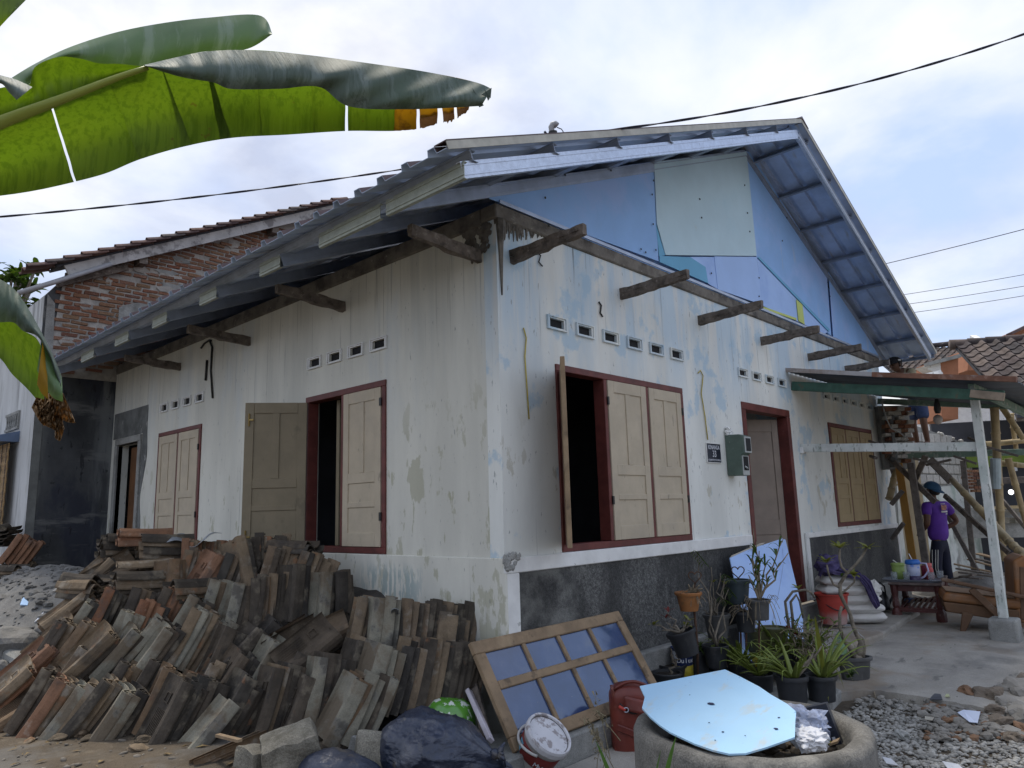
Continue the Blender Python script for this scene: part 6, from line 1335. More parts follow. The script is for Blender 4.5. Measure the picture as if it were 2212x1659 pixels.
MB().beam(gb0, gb1 + (gb1 - gb0) * .16, .06, .115, (0, 0, 1)).build('side_beam', M_pgdark, porch, bevel=.004)
MB().beam(on(2096, 850, 0, 9.0), on(2170, 858, 0, 9.0), .05, .085).build('side_beam', mat('bare_timber', (.24, .19, .14), .8, .25, 8), porch, bevel=.004)
post_b, post_t = on(2168, 1335, 1, PY - .15), None
foot_c = on(2178, 1397, 2, -.36)
PB = V((foot_c.x + .10, foot_c.y + .10, 0)); zt = on(2168, 1335, 0, PB.x).z
pt = on(2103, 842, 0, PB.x)
MB().beam((PB.x, on(2168, 1335, 0, PB.x).y, zt), (PB.x, pt.y, pt.z), .085, .075, (1, 0, 0)).build('post', M_pwhite, porch, bevel=.005)
ft = thing('post_footing', 'grey cast concrete footing block under the white porch post', 'footing', (PB.x, PB.y, -.42))
fb = on(2168, 1335, 0, PB.x)
mb = MB(); hx, hy = .13, .13
mb.prism([(fb.x - hx, fb.y - hy, zt), (fb.x + hx, fb.y - hy, zt), (fb.x + hx, fb.y + hy, zt), (fb.x - hx, fb.y + hy, zt)], (0, 0, -.42)); mb.build('block', M_conc, ft, bevel=.02, seg=2)
e0, e1 = on(2116, 836, 0, PB.x), on(2212, 893, 1, pt.y - .0)
MB().beam(V((PB.x - .1, pt.y, pt.z + .03)), V((12.7, pt.y + .02, pt.z + .0)), .06, .10).build('eaves_beam', M_pgreen, porch, bevel=.004)
MB().beam(V((12.50, YC - .03, 2.74)), V((12.52, pt.y - .35, pt.z + .02)), .06, .09).build('side_beam', M_pgreen, porch, bevel=.004)
rail_a, rail_b = on(1730, 968, 1, YC), V((PB.x + .03, fb.y + .02, on(2120, 964, 0, PB.x).z))
MB().beam(rail_a, rail_b, .055, .10).build('tie_rail', M_pwhite, porch, bevel=.004)
r2 = on(1905, 986, 1, YC)
MB().beam(r2, r2 + V((.1, -3.3, -.12)), .055, .09).build('tie_rail', M_pgreen, porch, bevel=.004)
MB().obox(rail_a + V((.02, -.02, -.03)), (.07, 0, 0), (0, .02, 0), (0, 0, .04)).build('socket_box', M_trim, porch, bevel=.005)
bulb = thing('light_bulb', 'round bulb in a black holder hanging under the porch roof', 'light bulb', at(2026, 895, 9.6)); d = 9.6
MB().tube([at(2023, 862, d), at(2024, 872, d), at(2025, 884, d), at(2026, 893, d)], [.02, .035, .045, .03], 10).build('holder', M_black, bulb, True)
MB().ball(at(2026, 906, d), .058, 2, (1, 1, 1.15)).build('bulb', mat('opal_glass', (.45, .40, .37), .2, .05, 5), bulb, True)
cable('hanging_wire', [at(1905, 868, 9.8), at(1915, 905, 9.8), at(1925, 925, 9.8), at(1945, 935, 9.8), at(1962, 950, 9.8)], .010, M_conc, 'loose grey cable looping down by the end of the house wall', 'wire')
# ---- scaffold of bamboo and old timber
M_bam = mat('dry_bamboo', (.38, .29, .155), .6, .18, 5, layers=[((.20, .14, .07), (4, 4, 4), .55, .68, .6), ((.46, .40, .28), (3, 3, 3), .5, .68, .5)])
M_yw = mat('new_yellow_timber', (.46, .24, .055), .7, .15, 5, (1, 1, .2), layers=[((.32, .15, .035), (9, 9, 1), .5, .66, .6)])
M_grey = mat('grey_timber', (.15, .13, .115), .9, .25, 8, layers=[((.07, .06, .05), (12, 12, 12), .5, .66, .7), ((.26, .24, .21), (12, 12, 12), .6, .7, .5)], bump=.4, bscale=35)
sc = 'poles and planks of the scaffold'
def bamboo(a, b, r, label):
    a, b = V(a), V(b); L = (b - a).length; n = max(3, int(L / .34)); pts, rs = [], []
    for i in range(n):
        for (t, k) in ((0, 1.12), (.03, 1.16), (.06, 1.0), (.5, .97), (.94, 1.0)): pts.append(a.lerp(b, (i + t) / n)); rs.append(r * k * (1 - .18 * (i + t) / n))
    return tag(MB().tube(pts, rs, 9).build('bamboo_pole', M_bam, None, True), label, 'bamboo pole', sc)
def plank(a, b, w, h, m, label, up=(0, 0, 1)): return tag(MB().beam(a, b, w * .8, h * .7, up).build('timber_plank', m, bevel=.005), label, 'plank', sc)
bamboo(at(2180, 1170, 9.4), at(2055, 1035, 10.8), .055, 'thick bamboo pole slanting behind the man in purple, upper part'); bamboo(at(2215, 1203, 8.9), at(2178, 1168, 9.42), .058, 'thick bamboo pole end close to the armchair')
bamboo(at(2148, 880, 10.4), at(2167, 1215, 10.2), .058, 'upright bamboo pole just right of the porch post'); bamboo(at(2130, 960, 10.9), at(2215, 952, 10.7), .045, 'horizontal bamboo pole upper right')
bamboo(at(1952, 968, 11.2), at(2130, 972, 10.9), .050, 'horizontal bamboo pole behind the white rail'); bamboo(at(2165, 880, 10.6), at(2212, 950, 10.4), .045, 'slanting bamboo brace at upper right'); bamboo(at(2178, 990, 10.5), at(2225, 1160, 10.3), .045, 'leaning bamboo pole at the right edge'); bamboo(at(2184, 893, 10.9), at(2197, 985, 10.9), .038, 'short upright bamboo pole at upper right')
bamboo(at(1921, 1078, 11.2), at(1935, 1015, 11.4), .055, 'short bamboo prop beside the yellow timber'); bamboo(at(2160, 1000, 10.8), at(2215, 1006, 10.6), .045, 'lower horizontal bamboo pole at right')
tag(MB().tube([at(2150, 990, 10.3), at(2152, 1055, 10.3)], .066, 12).build('pipe_sleeve', mat('pale_blue_pipe', (.36, .43, .45), .5, .15, 6), None), 'pale blue pipe sleeve lashed on the upright bamboo', 'pipe', sc)
plank(at(1941, 1000, 11.2), at(1975, 1230, 11.0), .13, .05, M_yw, 'new yellow timber post at the corner of the house', (1, 0, 0))
plank(at(1967, 1000, 10.9), at(2003, 1240, 10.5), .12, .07, M_grey, 'dark old timber prop leaning left of the man', (1, 0, 0)); plank(at(1918, 985, 11.3), at(2020, 1085, 10.6), .05, .11, M_wood, 'dark timber brace crossing to the man\'s head')
plank(at(2000, 985, 11.0), at(1972, 1045, 11.1), .05, .12, M_wood, 'dark timber brace slanting the other way'); plank(at(2008, 992, 11.0), at(2055, 1040, 10.9), .04, .17, M_grey, 'wide grey plank sloping behind the cap'); plank(at(2040, 1070, 10.7), at(2180, 1195, 9.6), .05, .10, M_wood, 'brown timber sloping down behind the bamboo pole')
plank(at(2045, 1110, 11.2), at(2112, 1235, 10.8), .05, .09, M_grey, 'grey plank leaning on the foot of block wall'); plank(at(2080, 995, 11.6), at(2105, 1240, 11.2), .10, .05, M_grey, 'upright grey batten against the white wall', (1, 0, 0)); plank(at(2140, 1050, 11.8), at(2215, 1140, 11.2), .04, .09, M_grey, 'grey diagonal batten at far right')
plank(at(2110, 1042, 11.5), at(2215, 1036, 11.2), .05, .14, M_grey, 'thick horizontal plank at the far right')
plank(at(1925, 1090, 11.0), at(1950, 1060, 10.9), .05, .09, M_grey, 'short grey block nailed to the yellow timber, upper'); plank(at(1926, 1165, 11.0), at(1952, 1130, 10.8), .05, .08, M_grey, 'short grey stick nailed to the yellow timber, lower'); plank(at(1926, 1010, 11.4), at(1936, 1040, 11.4), .05, .10, M_wood, 'dark stub of timber behind the yellow post')
for (a, b, lb) in (((1876, 952), (1920, 968), 'short brown lath lying over the left end of rail'), ((2092, 945), (2125, 962), 'lath sticking up right over the white rail'), ((2058, 955), (2075, 965), 'small lath end resting on the white rail'), ((1972, 990), (2030, 1003), 'bent lath below the white rail'), ((2060, 985), (2110, 1002), 'curved lath sagging behind rail'), ((2130, 965), (2200, 985), 'long lath at right of the porch post'), ((1880, 985), (1892, 990), 'lath stub below the left end of the rail'), ((2000, 1005), (2055, 993), 'thin lath wedged under the green rail')):
    plank(at(*a, 10.3), at(*b, 10.1), .06, .045, M_grey, lb)
plank(at(1935, 970, 12.1), at(2075, 966, 11.9), .5, .04, M_tan, 'broad scaffold board the upper worker stands on')
hm = tag(MB().beam(at(1926, 992, 9.8), at(1944, 958, 9.8), .025, .03).build('hammer', M_wood, None), 'hammer hanging over the white rail', 'hammer')
MB().tube([at(1922, 989, 9.8), at(1931, 994, 9.8)], .035, 8).build('head', M_black, hm)
# heap of broken boards on the ground
for i, (a, b, dd) in enumerate([((2060, 1218), (2140, 1235), 11.0), ((2064, 1228), (2145, 1240), 10.8), ((2070, 1236), (2150, 1246), 10.6), ((2090, 1208), (2150, 1224), 11.2), ((2098, 1205), (2150, 1216), 11.3), ((2075, 1245), (2120, 1250), 10.5), ((2112, 1196), (2150, 1206), 11.4), ((2060, 1250), (2105, 1242), 10.4), ((2035, 1255), (2075, 1275), 10.2)]):
    tag(MB().beam(at(*a, dd), at(*b, dd - .25), .12, .02).build('timber_plank', M_wood if i % 3 else M_tan, bevel=.003), ['topmost', 'second', 'third', 'pale upper', 'thin upper', 'short', 'highest thin', 'cross lying', 'front'][i] + ' broken board in the heap behind the armchair', 'plank', 'broken boards heaped behind the armchair')
tag(MB().grid(lambda a, b: (lambda p: (p.x, p.y, -.36 + .42 * max(0, 1 - (2 * a - 1) ** 2) * max(0, 1 - (2 * b - 1) ** 2) + .05 * mnoise.noise(p * 4)))(at(2100, 1250, 11.2) + CR * 1.6 * (a - .5) + CB * 1.6 * (b - .5)), 24, 24).build('rubble', M_rub, None), 'low heap of debris under the broken boards', 'rubble', kind='stuff')
# ---- end of the house, brick stub and block wall
M_blk = mat('cinder_block', (.43, .42, .39), .9, .12, 5, rnd=[(.40, .39, .36), (.47, .455, .42), (.36, .35, .33)], layers=[((.26, .25, .24), (6, 6, 6), .52, .68, .6)], bump=.5, bscale=40)
M_mwall = mat('mouldy_white_wall', (.58, .60, .57), .9, .12, 2.5, layers=[((.28, .36, .31), (2.2, 2.2, 1.4), .48, .62, .75), ((.20, .19, .17), (4, 4, 2), .52, .66, .8, ('z', .6, -.1)), ((.30, .29, .27), (7, 7, 7), .60, .66, .7)], bump=.4, bscale=14)
yw = thing('yard_wall', 'half plastered concrete block wall behind the scaffold', 'wall', at(2040, 1240, 12.2))
wa = at(1957, 1240, 12.4); wa.z = -.35; wd = RM @ V(((3110 - CX) / FPX, (1048 - CY) / FPX, 1)); wd.z = 0; wd.normalize(); wn = V((wd.y, -wd.x, 0)); wn = wn if wn.dot(CAM - wa) > 0 else -wn
def wx(u, v): return onp(u, v, wa, wn)
uR = (wx(2112, 1100) - wa).dot(wd)
def wp_(s_, z, o=0.0): return wa + wd * s_ + V((0, 0, z + .35)) + wn * o
topz = wx(2000, 905).z
MB().prism([wp_(-.25, -.4), wp_(uR, -.4), wp_(uR, topz - .42), wp_(-.25, topz)], -wn * .15).build('core', M_conc, yw)
zpl = wx(2060, 1050).z
MB().prism([wp_(-.25, -.4, .02)] + [wp_(uR, -.4, .02)] + [wp_(uR - uR * i / 12, zpl + .06 * mnoise.noise(V((i * .8, 0, 3))), .02) for i in range(13)], -wn * .019).build('plaster', M_mwall, yw)
bk_me = bpy.data.meshes.new('cinder_block'); b_ = bmesh.new(); bmesh.ops.create_cube(b_, size=1); bmesh.ops.bevel(b_, geom=b_.edges[:], offset=.05, segments=1, affect='EDGES'); b_.to_mesh(bk_me); b_.free(); bk_me.materials.append(M_blk)
R = random.Random(5); z = zpl + .04; row = 0
while z < topz - .12:
    s_ = -.2 + (.14 if row % 2 else 0)
    while s_ < uR - .12:
        if z + .17 < topz - .42 * (s_ + .25) / (uR + .25) + .03: inst('cinder_block', bk_me, frame(wp_(s_ + .13, z + .085, .006 + R.uniform(-.004, .006)), wd * .255, wn * .05, V((0, 0, .165 + R.uniform(-.006, .006)))), yw)
        s_ += .285
    z += .195; row += 1
mb = MB()
for i in range(40): _s = R.uniform(.1, uR); mb.ball(wp_(_s, topz - .42 * (_s + .25) / (uR + .25) + R.uniform(-.04, .02), R.uniform(-.1, .03)), R.uniform(.02, .055), 1, (1, 1, .8), .6, 3, i)
o = mb.build('mortar_crumb', M_blk, yw); o['kind'] = 'stuff'
bp = thing('brick_pier', 'ragged broken brick edge left standing at the end of the house', 'brick pier', at(1930, 940, 11.3))
d = 11.35; z = 0
for r_i in range(13):
    for c_i in range(4):
        if R.random() < .12: continue
        u, v = 1915 + 14 * c_i + (7 if r_i % 2 else 0), 884 + 9.3 * r_i
        inst('brick', bms[R.randrange(4)], frame(at(u, v, d + R.uniform(-.04, .04)), CR * .10 + UP * R.uniform(-.01, .01), CB * .12, UP * .055), bp, M_brick if R.random() < .45 else M_blk)
MB().obox(at(1932, 945, d + .16), CR * .24, CB * .07, UP * .50).build('mortar_bed', M_conc, bp)
MB().obox(at(1923, 945, d + .02), CR * .025, CB * .10, UP * .46).build('dark_edge', M_dkwall, bp)
for r_i in range(7):
    for c_i in range(4):
        u, v = 2082 + 10 * c_i + (5 if r_i % 2 else 0), 1018 + 7 * r_i - 0
        if R.random() < .8: inst('brick', bms[R.randrange(4)], frame(at(u, v, 12.0), CR * .068, CB * .05, UP * .042), yw, M_brick)
MB().obox(at(1945, 1120, 12.6), CR * .42, CB * .03, UP * 1.05).build('beige_board', mat('beige_panel', (.38, .31, .20), .8, .1, 3), yw)
# ---- house with pantiles, orange building, far roof
M_tilefar = mat('old_pantile', (.07, .055, .055), .9, .3, 5, rnd=[(.05, .042, .043), (.08, .06, .057), (.04, .036, .038), (.13, .10, .085), (.065, .053, .052)], layers=[((.16, .14, .12), (5, 5, 5), .58, .68, .6)], bump=.3, bscale=30)
tf = tile_mesh('pantile', M_tilefar, .30, .40, False, .016, .075, 1)
def tiled(parent, o, ux, uy, nx, ny, sx, sy, me, off=0):
    nz_ = ux.cross(uy).normalized(); nz_ = nz_ if nz_.z > 0 else -nz_; xx = uy.cross(nz_)
    for j in range(ny):
        for i in range(nx):
            p = o + ux * sx * (i + .5) + uy * sy * (j + .5) + nz_ * .05
            y2 = (uy - nz_ * .10).normalized(); z2 = xx.cross(y2)
            inst('pantile', me, frame(p, xx * (sx / .285), y2 * (sy / .33), z2), parent)
nh = thing('tiled_house', 'dark pantiled house beyond the scaffold with deep shaded porch', 'house', at(2180, 1000, 15.5))
d0 = 14.0
A0, A1, A2 = at(2062, 748, d0 + 2.4), at(2235, 716, d0 + 2.0), at(1985, 930, d0)           # ridge left, ridge right, eave left
ux = (A1 - A0); ux.z = 0; ux.normalize(); uy = V((-ux.y, ux.x, 0)); uy = uy if uy.dot(CAM - A0) < 0 else -uy
E0 = at(1998, 905, d0); E0z = E0.z; rise = A0.z - E0z; 
run = 2.9; upv = (uy * run + UP * rise); sl_len = upv.length; upv.normalize(); eo = A0 - upv * sl_len
tiled(nh, eo, ux, upv, 10, 13, .285, sl_len / 13, tf)
MB().prism([eo - upv * .1, eo + ux * 3.2 - upv * .1, eo + ux * 3.2 + upv * sl_len, eo + upv * sl_len], UP * -.06).build('roof_deck', M_dark, nh)
for i in range(9):
    p = A0 + ux * (.36 * i + .1) + UP * .04; MB().tube([p - ux * .19, p + ux * .19], [.12, .10], 8).build('ridge_tile', M_tilefar, nh, True)
MB().beam(eo - upv * .02 - UP * .10, eo + ux * 3.4 - upv * .02 - UP * .10, .05, .12).build('fascia', M_wood, nh)
w0 = eo + upv * .9; w0.z = -.4; 
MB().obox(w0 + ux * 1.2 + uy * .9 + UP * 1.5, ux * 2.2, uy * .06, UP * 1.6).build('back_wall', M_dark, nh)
c = at(2185, 1110, 13.6); MB().obox(c + UP * -.15, ux * 1.3, uy * .05, UP * .28).build('low_wall', M_conc, nh)
for i in range(6): MB().obox(at(2170 + 14 * (i % 3), 1100 + 24 * (i // 3), 13.5), ux * .06, uy * .03, UP * .05).build('block', M_block, nh)
MB().beam(at(2120, 1098, 13.2), at(2225, 1094, 13.0), .05, .05).build('rail', M_bam, nh)
for (u, v, m_, a, b) in ((2150, 1010, M_canw, .05, .04), (2190, 1012, M_canw, .05, .05), (2160, 1030, M_canb, .04, .05), (2195, 1035, M_canw, .04, .04)): MB().obox(at(u, v, 14.2), ux * a, uy * .03, UP * b).build('shelf_box', m_, nh)
MB().beam(at(2128, 1044, 14.1), at(2225, 1041, 14.0), .06, .03).build('shelf', M_trim, nh)
MB().obox(at(2180, 995, 14.4), ux * .75, uy * .03, UP * .11).build('green_valance', mat('lime_board', (.14, .20, .03), .7, .2, 4), nh)
MB().ball(at(2184, 1063, 14.0), .075, 2, (1.4, .6, .7)).build('lamp', mat('lit_lamp', (.9, .9, .9), .5, 0, 1, emit=((1, 1, 1), 1.4)), nh, True)
ob = thing('orange_building', 'orange painted building with a plaster gable behind the pantiled roof', 'building', at(2100, 800, 22))
M_or = mat('orange_render', (.36, .16, .09), .9, .1, 3, layers=[((.46, .33, .26), (2, 2, 2), .6, .7, .4)])
dO = 21.0
MB().prism([at(2032, 775, dO), at(2070, 768, dO), at(2070, 905, dO), at(2034, 905, dO)], V((1.0, .9, 0))).build('wall', M_or, ob)
MB().prism([at(2133, 737, dO + 2), at(2188, 720, dO + 2), at(2230, 700, dO + 2), at(2230, 800, dO + 2), at(2090, 800, dO + 2), at(2095, 752, dO + 2)], V((1.2, 1.0, 0))).build('gable', M_or, ob)
MB().beam(at(2180, 722, dO + 1.8), at(2232, 697, dO + 1.8), .3, .08).build('roof_edge', M_sheettop, ob)
MB().beam(at(2000, 788, dO - .1), at(2072, 769, dO - .1), .2, .10).build('coping', M_conc, ob)
MB().prism([at(1994, 791, dO), at(2031, 782, dO), at(2034, 810, dO), at(2010, 800, dO)], V((.3, .3, 0))).build('white_gable', M_trim, ob)
MB().beam(at(1985, 815, dO - .5), at(2030, 805, dO - .5), .2, .12).build('gutter', M_trim, ob); MB().beam(at(1998, 822, dO - .7), at(2034, 806, dO - .7), .12, .06).build('gutter', M_trim, ob)
fh = thing('far_tiled_house', 'far house with a dark pantiled roof and white verge', 'house', at(2000, 780, 27))
dF = 26.0; F0 = at(1880, 765, dF + 4); F1 = at(2093, 741, dF + 3.2); ux = F1 - F0; ux.z = 0; L_ = ux.length; ux.normalize(); uy = V((-ux.y, ux.x, 0)); uy = uy if uy.dot(CAM - F0) < 0 else -uy
Fe = at(1960, 815, dF); rise = F0.z - Fe.z; upv = (uy * 3.6 + UP * rise); sl_len = upv.length; upv.normalize(); eo = F0 - upv * sl_len
tff = tile_mesh('pantile', M_tilefar, .30, .40, False, .016, .085, 1)
nX = 16; tiled(fh, eo, ux, upv, nX, 10, L_ / nX, sl_len / 10, tff)
MB().prism([eo, eo + ux * L_, eo + ux * L_ + upv * sl_len, eo + upv * sl_len], UP * -.06).build('roof_deck', M_dark, fh)
MB().tube([F0 - ux * .2 + UP * .06, F1 + UP * .06], .10, 8).build('ridge_tile', M_tilefar, fh, True)
MB().beam(F1 + ux * .15 - upv * 3.6, F1 + ux * .15 + UP * .1, .22, .42, UP).build('verge', M_trim, fh)
MB().prism([eo + ux * .1 + upv * .4 - UP * 3, eo + ux * L_ + upv * .4 - UP * 3, eo + ux * L_ + upv * .4 - UP * .15, eo + ux * .1 + upv * .4 - UP * .15], uy * .2).build('wall', M_trim, fh)
# ---- coffee table with refreshments
M_mah = mat('dark_mahogany', (.075, .022, .02), .45, .25, 6, layers=[((.20, .16, .14), (8, 8, 8), .56, .68, .5)]); M_ttop = mat('table_top', (.085, .06, .055), .5, .2, 5, layers=[((.22, .19, .17), (5, 5, 5), .52, .68, .5)])
tb = thing('coffee_table', 'low dark red wooden coffee table with turned legs and slatted shelf', 'table', on(1990, 1345, 2, -.32))
fl, fr = on(1940, 1343, 2, -.325), on(2036, 1348, 2, -.325)
tx = (fr - fl); tx.z = 0; tw_ = tx.length; tx.normalize(); ty = V((-tx.y, tx.x, 0)); ty = ty if ty.dot(CAM - fl) < 0 else -ty
tH = .45; TD = 1.05; zf0 = -.325
def T(a, b, z): return fl + tx * a * tw_ + ty * b * TD + UP * z
MB().prism([T(-.12, -.07, tH), T(1.10, -.07, tH), T(1.10, 1.06, tH), T(-.12, 1.06, tH)], UP * .028).build('top', M_ttop, tb, bevel=.006)
for a in (0, 1):
    for b in (0, 1):
        MB().lathe([(.055, 0), (.062, .06), (.058, .13), (.036, .17), (.045, .20), (.034, .30), (.044, .36), (.050, tH - .001)], 8, Matrix.Translation(T(a, b, 0))).build('leg', M_mah, tb)
for (p, q) in ((T(.06, 0, tH - .04), T(.94, 0, tH - .04)), (T(.06, 1, tH - .04), T(.94, 1, tH - .04)), (T(0, .05, tH - .04), T(0, .95, tH - .04)), (T(1, .05, tH - .04), T(1, .95, tH - .04))): MB().beam(p, q, .025, .075).build('apron', M_mah, tb)
for b in (0, 1): MB().beam(T(.06, b, .15), T(.94, b, .15), .03, .05).build('stretcher', M_mah, tb)
for i in range(7): MB().beam(T(.12 + .126 * i, .0, .182), T(.12 + .126 * i, 1.0, .182), .03, .014).build('slat', M_mah, tb)
zt_ = tH + .030
tr = thing('tray', 'grey plastic serving tray on the coffee table', 'tray', T(.35, .18, zt_))
M_tray = mat('tray_grey', (.20, .215, .25), .4, .1, 5)
tc0 = T(.40, .20, zt_)
def trayp(a, b, z, k): return tc0 + tx * (a * .32 * k) + ty * (b * .20 * k) + UP * z
oct_ = [(-1, -.7), (-.8, -1), (.8, -1), (1, -.7), (1, .7), (.8, 1), (-.8, 1), (-1, .7)]
MB().prism([trayp(a, b, 0, .92) for a, b in oct_], UP * .006).build('base', M_tray, tr)
mb = MB(); v0 = [trayp(a, b, .004, .92) for a, b in oct_] + [trayp(a, b, .024, 1.0) for a, b in oct_] + [trayp(a, b, .024, 1.04) for a, b in oct_]; mb.add(v0, [(k * 8 + i, k * 8 + (i + 1) % 8, (k + 1) * 8 + (i + 1) % 8, (k + 1) * 8 + i) for k in range(2) for i in range(8)]); mb.build('rim', M_tray, tr, solid=.004)
zc = zt_ + .008
def stand(a, b): return T(a, b, zc)
jg = thing('water_jug', 'clear plastic water jug with blue lid and floral print', 'jug', stand(.46, .16)); MJ = Matrix.Translation(stand(.46, .16))
M_jug = mat('jug_plastic', (.40, .44, .60), .3, .1, 5, layers=[((.10, .22, .62), (16, 16, 16), .58, .62, .8), ((.55, .48, .22), (14, 14, 14), .62, .66, .7)]); M_lidb = mat('lid_blue', (.03, .15, .52), .4, .1, 5)
MB().lathe([(0, 0), (.070, 0), (.078, .20), (.072, .20), (.0, .05)], 24, MJ).build('body', M_jug, jg, True)
MB().lathe([(.071, .002), (.0735, .06), (.0705, .06), (.070, .0025)], 24, MJ).build('drink', mat('dark_drink', (.045, .03, .09), .3, .1, 5), jg, True)
MB().lathe([(.082, .20), (.090, .21), (.086, .235), (.075, .255), (0, .258)], 24, MJ).build('lid', M_lidb, jg, True)
mb = MB(); c = stand(.46, .16); mb.tube([c + tx * .075 + UP * .215, c + tx * .15 + UP * .21, c + tx * .165 + UP * .12, c + tx * .115 + UP * .05, c + tx * .075 + UP * .03], .011, 8); mb.build('handle', mat('handle_lilac', (.55, .52, .72), .4, .05, 5), jg, True)
mb = MB(); mb.tube([c + UP * .25, c - tx * .03 + UP * .33], .006, 6); mb.build('spoon', M_trim, jg)
gt = thing('plastic_tub', 'light green lidded plastic tub with a spoon on the table', 'tub', stand(.06, .34)); MG = Matrix.Translation(stand(.06, .34)); M_tub = mat('tub_green', (.30, .42, .12), .45, .08, 5)
MB().lathe([(0, 0), (.068, 0), (.076, .17), (0, .17)], 24, MG).build('body', M_tub, gt, True); MB().lathe([(.080, .165), (.083, .175), (.080, .195), (.06, .20), (0, .20)], 24, MG).build('lid', M_tub, gt, True)
MB().tube([stand(.06, .34) + UP * .195, stand(.06, .34) + UP * .235 - tx * .05], .006, 6).build('spoon', M_trim, gt)
pk = thing('plastic_bottle', 'pink red plastic drinking bottle behind the water jug', 'bottle', stand(.80, .34)); MP = Matrix.Translation(stand(.80, .34))
MB().lathe([(0, 0), (.045, 0), (.042, .13), (.030, .15), (.030, .19), (0, .19)], 18, MP).build('body', mat('pink_red', (.50, .07, .07), .4, .1, 5), pk, True); MB().lathe([(.033, .165), (.034, .20), (0, .202)], 18, MP).build('cap', mat('pink_cap', (.60, .14, .13), .4, .1, 5), pk, True)
mb = MB(); 
tag(MB().lathe([(0, 0), (.055, 0), (.055, .16), (.05, .165), (0, .165)], 18, Matrix.Translation(stand(.70, .42))).build('plastic_cup', mat('maroon_cup', (.20, .02, .05), .4, .1, 5), None, True), 'maroon plastic cup between the jug and pink bottle', 'cup')
M_glass = glassmat('drinking_glass', (.55, .58, .60), .05, .22)
for (a, b, lb) in ((.02, .05, 'drinking glass at left on the tray'), (.30, .08, 'drinking glass beside the water jug'), (.86, .12, 'drinking glass at the right end of the tray'), (1.02, .42, 'taller drinking glass behind the chair arm')):
    tag(MB().lathe([(0, .002), (.034, 0), (.040, .11), (.0385, .11), (.033, .006), (0, .006)], 18, Matrix.Translation(stand(a, b) if a < 1 else T(a, b, zt_))).build('drinking_glass', M_glass, None, True), lb, 'glass', 'drinking glasses on the coffee table')
for (u, v, lb) in ((1964, 1297, 'pair of blue sandals under the coffee table'),):
    tag(MB().ball(at(u, v, 9.7), .07, 2, (1.4, .9, .5), .3, 3, 2).build('blue_bowl', mat('blue_melamine', (.05, .08, .20), .4, .2, 5), None, True), 'dark blue bowl on the floor behind the coffee table', 'bowl')
# ---- armchair
M_lea = mat('tan_leatherette', (.225, .095, .03), .45, .15, 4, layers=[((.21, .145, .10), (3, 3, 3), .48, .66, .55), ((.15, .06, .02), (6, 6, 6), .58, .7, .5)]); M_leatop = mat('dusty_leatherette', (.26, .165, .10), .7, .15, 4); M_cw = mat('brown_chair_wood', (.12, .065, .035), .55, .2, 6, layers=[((.22, .18, .15), (9, 9, 9), .58, .7, .5)])
M_cbox = mat('chair_side', (.115, .058, .026), .5, .2, 5)
ac = thing('armchair', 'old armchair with tan leatherette cushions and brown wooden arms', 'armchair', on(2120, 1370, 2, -.33))
g = on(2073, 1369, 2, -.335); ax_ = V((g.x, g.y, 0))
fx = (at(2170, 1345, 8.2) - at(2075, 1369, 8.2)); fx.z = 0; fx = (CR * .90 + CB * .43).normalized(); fy = V((-fx.y, fx.x, 0)); fy = fy if fy.dot(CAM - g) < 0 else -fy
def A(a, b, z): return V((g.x, g.y, -.335)) + fx * a + fy * b + UP * z            # a: seat front to back, b: near arm to far arm, z up
def cush(name, p, ea, eb, ez, m):
    return MB().obox(p, ea, eb, ez).build(name, m, ac, bevel=.03, seg=3)
mb = MB().prism([A(-.10, .0, .235), A(.62, .0, .13), A(.66, .0, .265), A(-.125, .0, .345)], fy * .62); mb.build('seat_box', M_cbox, ac, bevel=.012, seg=2)
mb = MB().prism([A(-.13, -.01, .35), A(.64, -.01, .27), A(.64, -.01, .38), A(-.10, -.01, .455)], fy * .64); mb.build('seat_cushion', M_lea, ac, bevel=.035, seg=3)
mb = MB().prism([A(-.08, .02, .462), A(.62, .02, .388), A(.62, .02, .392), A(-.08, .02, .466)], fy * .58); mb.build('cushion_top', M_leatop, ac, bevel=.003)
MB().prism([A(.56, 0, .14), A(.68, 0, .12), A(.82, 0, .80), A(.70, 0, .86), A(.60, 0, .80)], fy * .62).build('backrest', M_lea, ac, bevel=.025, seg=3)
MB().prism([A(.595, -.012, .18), A(.66, -.012, .17), A(.735, -.012, .72), A(.655, -.012, .74)], fy * .012).build('back_side_panel', M_cw, ac, bevel=.008)
for b in (-.06,):
    MB().tube([A(.10 + .02, b, .545), A(-.05, b, .565), A(.15, b, .52), A(.45, b, .45), A(.72, b, .36)], [.02, .028, .030, .028, .022], 8, True, .6).build('arm', M_cw, ac, True) if False else MB().beam(A(-.12, b, .60), A(.74, b, .40), .075, .04).build('arm', M_cw, ac, bevel=.01)
    MB().beam(A(.16, b, .50), A(.52, b, .06), .035, .075, fx).build('arm_strut', M_cw, ac, bevel=.008)
    MB().prism([A(.05, b + .03, .24), A(.16, b + .03, .22), A(.045, b + .03, .0), A(.00, b + .03, .0)], fy * .045).build('leg', M_cw, ac, bevel=.006)
    MB().prism([A(.55, b + .03, .14), A(.66, b + .03, .14), A(.74, b + .03, .0), A(.69, b + .03, .0)], fy * .045).build('leg', M_cw, ac, bevel=.006)
